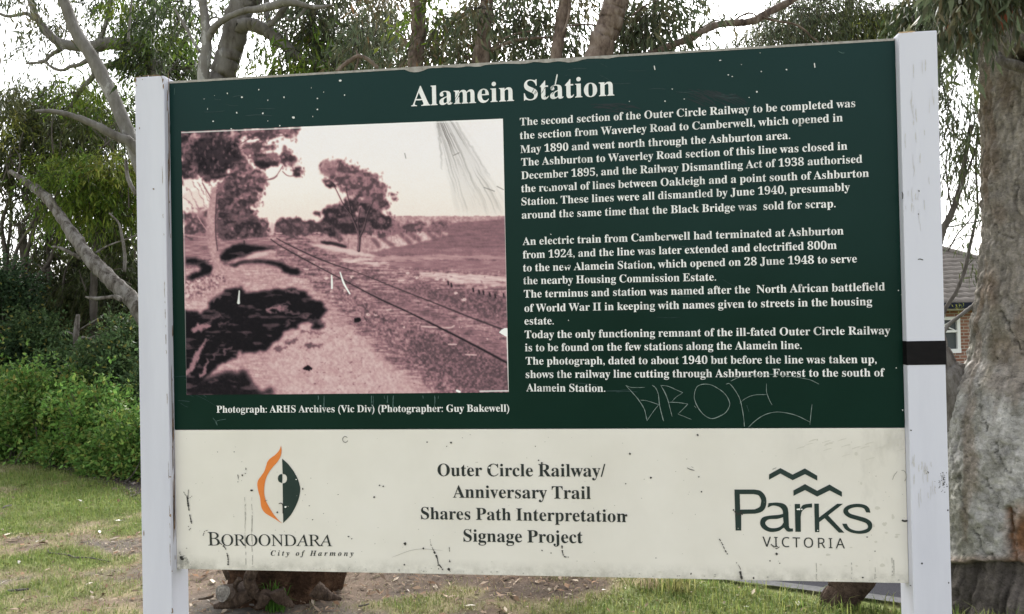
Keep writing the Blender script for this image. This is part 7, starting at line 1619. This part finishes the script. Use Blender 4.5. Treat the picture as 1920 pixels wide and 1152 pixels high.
# ------------------------------------------------------------------ house across the road and the service wire
DE, DR = 21.0, 25.0                                      # distance of the front eave and of the ridge
f2_ = np.array([FWD[0], FWD[1], 0]) / math.hypot(FWD[0], FWD[1]); e3 = np.array([f2_[1], -f2_[0], 0]); n3 = -f2_
ze, zr = CAM[2] + .11, CAM[2] + 1.97
aR, aC = 12.8, 15.9                                      # ridge end and eave corner, metres to the right
HA = np.array([CAM[0], CAM[1], 0]) + f2_ * DR
gz_h = -1.0
def H(a, b, z): return HA + e3 * a + n3 * b + np.array([0, 0, z])
run, drop = DR - DE, zr - ze
house = empty('brick_house', tuple(H(12, 0, gz_h)), 'red brick house with grey tiled roof behind the big trunk', 'house')
def hbox(mb, a0, a1, b0, b1, z0, z1):
    vs = [H(a, b, z) for z in (z0, z1) for a, b in ((a0, b0), (a1, b0), (a1, b1), (a0, b1))]
    mb.add(vs, [(0, 3, 2, 1), (4, 5, 6, 7), (0, 1, 5, 4), (1, 2, 6, 5), (2, 3, 7, 6), (3, 0, 4, 7)])
m_brick, n, l, b = new_mat('red_brick')
tc = n.new('ShaderNodeTexCoord'); d1 = n.new('ShaderNodeVectorMath'); d1.operation = 'DOT_PRODUCT'; d1.inputs[1].default_value = tuple(e3)
sx3 = n.new('ShaderNodeSeparateXYZ'); cb = n.new('ShaderNodeCombineXYZ')
l.new(tc.outputs['Object'], d1.inputs[0]); l.new(tc.outputs['Object'], sx3.inputs[0]); l.new(d1.outputs['Value'], cb.inputs[0]); l.new(sx3.outputs['Z'], cb.inputs[1])
bt = n.new('ShaderNodeTexBrick'); l.new(cb.outputs[0], bt.inputs['Vector'])
bt.inputs['Scale'].default_value = 1; bt.inputs['Brick Width'].default_value = .24; bt.inputs['Row Height'].default_value = .086; bt.inputs['Mortar Size'].default_value = .011
bt.inputs['Color1'].default_value = (.19, .080, .052, 1); bt.inputs['Color2'].default_value = (.26, .125, .085, 1); bt.inputs['Mortar'].default_value = (.33, .30, .26, 1)
l.new(bt.outputs['Color'], b.inputs['Base Color']); b.inputs['Roughness'].default_value = .9
wm = MB()
wb = run - .5
def wall_at(px, py):
    d = FWD + RIGHT * ((px - 960) / FPX) + UP * ((576 - py) / FPX)
    t = ((HA + n3 * wb - CAM) @ n3) / (d @ n3); q = CAM + d * t
    return (q - HA) @ e3, q[2]
a1w, z1w = wall_at(1799, 594); _, z0w = wall_at(1799, 662)
a0w = a1w - 1.9
aL, aE = 3.0, aC - .5
hbox(wm, aL, a0w, -wb, wb, gz_h - .6, ze); hbox(wm, a1w, aE, -wb, wb, gz_h - .6, ze)
hbox(wm, a0w, a1w, -wb, wb, gz_h - .6, z0w); hbox(wm, a0w, a1w, -wb, wb, z1w, ze)
hbox(wm, a0w, a1w, -wb, wb - .4, z0w, z1w)
wm.build('wall', m_brick, house)
rows = 14
m_tile = mottled('grey_roof_tile', [(.3, (.12, .105, .094)), (.7, (.20, .178, .16))], 5, 5, .9, .1, .01)
def roof_plane(p_top0, p_top1, p_bot0, p_bot1):
    """tile courses between a ridge edge and an eave edge, each course lapping the next"""
    V, F, nn = [], [], 0
    L_ = np.linalg.norm(p_bot1 - p_bot0); k = max(8, int(L_ / .06))
    for r_ in range(rows):
        t0, t1 = r_ / rows, min((r_ + 1.08) / rows, 1.04)
        A0, A1 = p_top0 + (p_bot0 - p_top0) * t0, p_top1 + (p_bot1 - p_top1) * t0
        B0, B1 = p_top0 + (p_bot0 - p_top0) * t1, p_top1 + (p_bot1 - p_top1) * t1
        q = np.linspace(0, 1, k)[:, None]
        up_, dn = A0 + (A1 - A0) * q, B0 + (B1 - B0) * q
        s_ = (dn - p_bot0) @ ((p_bot1 - p_bot0) / L_)
        wv = (.035 * np.abs(np.sin(s_ / .30 * np.pi + (r_ % 2) * 1.57)) ** .7)[:, None] * np.array([0, 0, 1])
        up_ = up_ + wv; dn = dn + wv + [0, 0, .035]
        V += [up_, dn, dn - [0, 0, .055]]; i = np.arange(k - 1)
        F += [np.stack([nn + i, nn + i + 1, nn + k + i + 1, nn + k + i], 1), np.stack([nn + k + i, nn + k + i + 1, nn + 2 * k + i + 1, nn + 2 * k + i], 1)]; nn += 3 * k
    return np.vstack(V), np.vstack(F)
aLc, aLr = aL - .5, aL + 2.6
V1, F1 = roof_plane(H(aLr, 0, zr), H(aR, 0, zr), H(aLc, run, ze), H(aC, run, ze))
V2, F2 = roof_plane(H(aR, 0, zr), H(aLr, 0, zr), H(aC, -run, ze), H(aLc, -run, ze))
V3, F3 = roof_plane(H(aR, .01, zr), H(aR, -.01, zr), H(aC, run, ze), H(aC, -run, ze))
V4, F4 = roof_plane(H(aLr, -.01, zr), H(aLr, .01, zr), H(aLc, -run, ze), H(aLc, run, ze))
V_, F_, k_ = [], [], 0
for v, f in ((V1, F1), (V2, F2), (V3, F3), (V4, F4)):
    V_.append(v); F_.append(f + k_); k_ += len(v)
roof = np_mesh('roof', np.vstack(V_), np.vstack(F_), m_tile, house)
rg = MB()
for p, q in ((H(aLr, 0, zr), H(aR, 0, zr)), (H(aR, 0, zr), H(aC, run, ze)), (H(aR, 0, zr), H(aC, -run, ze)), (H(aLr, 0, zr), H(aLc, run, ze))):
    rg.tube(np.array([p + (q - p) * t + [0, 0, .05] for t in np.linspace(0, 1, 24)]), .10, 8)
rg.build('ridge_capping', m_tile, roof)
gt_ = MB(); hbox(gt_, aLc, aC, run + .02, run + .12, ze - .15, ze + .0); gt_.build('gutter', plain('navy_gutter', (.010, .013, .026), .4, .1), house)
sf_ = MB(); hbox(sf_, aLc, aC, wb + .02, run + .015, ze - .20, ze - .16); sf_.build('eave_lining', plain('pale_eave_lining', (.38, .35, .29), .7), house)
m_wf = plain('white_window_paint', (.74, .74, .74), .5)
wf = MB(); q = .085
hbox(wf, a0w, a1w, wb - .06, wb + .03, z1w - q, z1w); hbox(wf, a0w, a1w, wb - .06, wb + .05, z0w, z0w + q * 1.3)
for a in (a0w, (a0w + a1w) / 2 - q / 2, a1w - q): hbox(wf, a, a + q, wb - .06, wb + .032, z0w + q * 1.3, z1w - q)
hbox(wf, a0w, a1w, wb - .05, wb + .015, z1w - .42, z1w - .36)
for a, s_ in ((a0w + .15, 1), (a1w - .75, 1)):
    for f_ in (0, 1):
        p0, p1 = H(a, wb, z1w - .10 if f_ else z1w - .36), H(a + .6, wb, z1w - .36 if f_ else z1w - .10)
        wf.tube(np.array([p0, (p0 + p1) / 2, p1]), .02, 4)
wfo = wf.build('window_frame', m_wf, house)
gl = MB(); hbox(gl, a0w + q, a1w - q, wb - .057, wb - .045, z0w + q, z1w - q); gl.build('window_pane', plain('dim_window_glass', (.07, .078, .085), .25, .2), wfo)
# service wire
wr = MB(); p0, p1 = px3(1700, 434, 13.0), px3(1960, 372, 16.0)
wr.tube(np.array([p0 * (1 - t) + p1 * t - np.array([0, 0, .5 * t * (1 - t)]) for t in np.linspace(-1.2, 2.5, 60)]), .014, 6)
wo = wr.build('overhead_wire', plain('black_cable', (.02, .02, .02), .6)); tag(wo, 'thin black overhead wire crossing the sky before the house', 'wire')
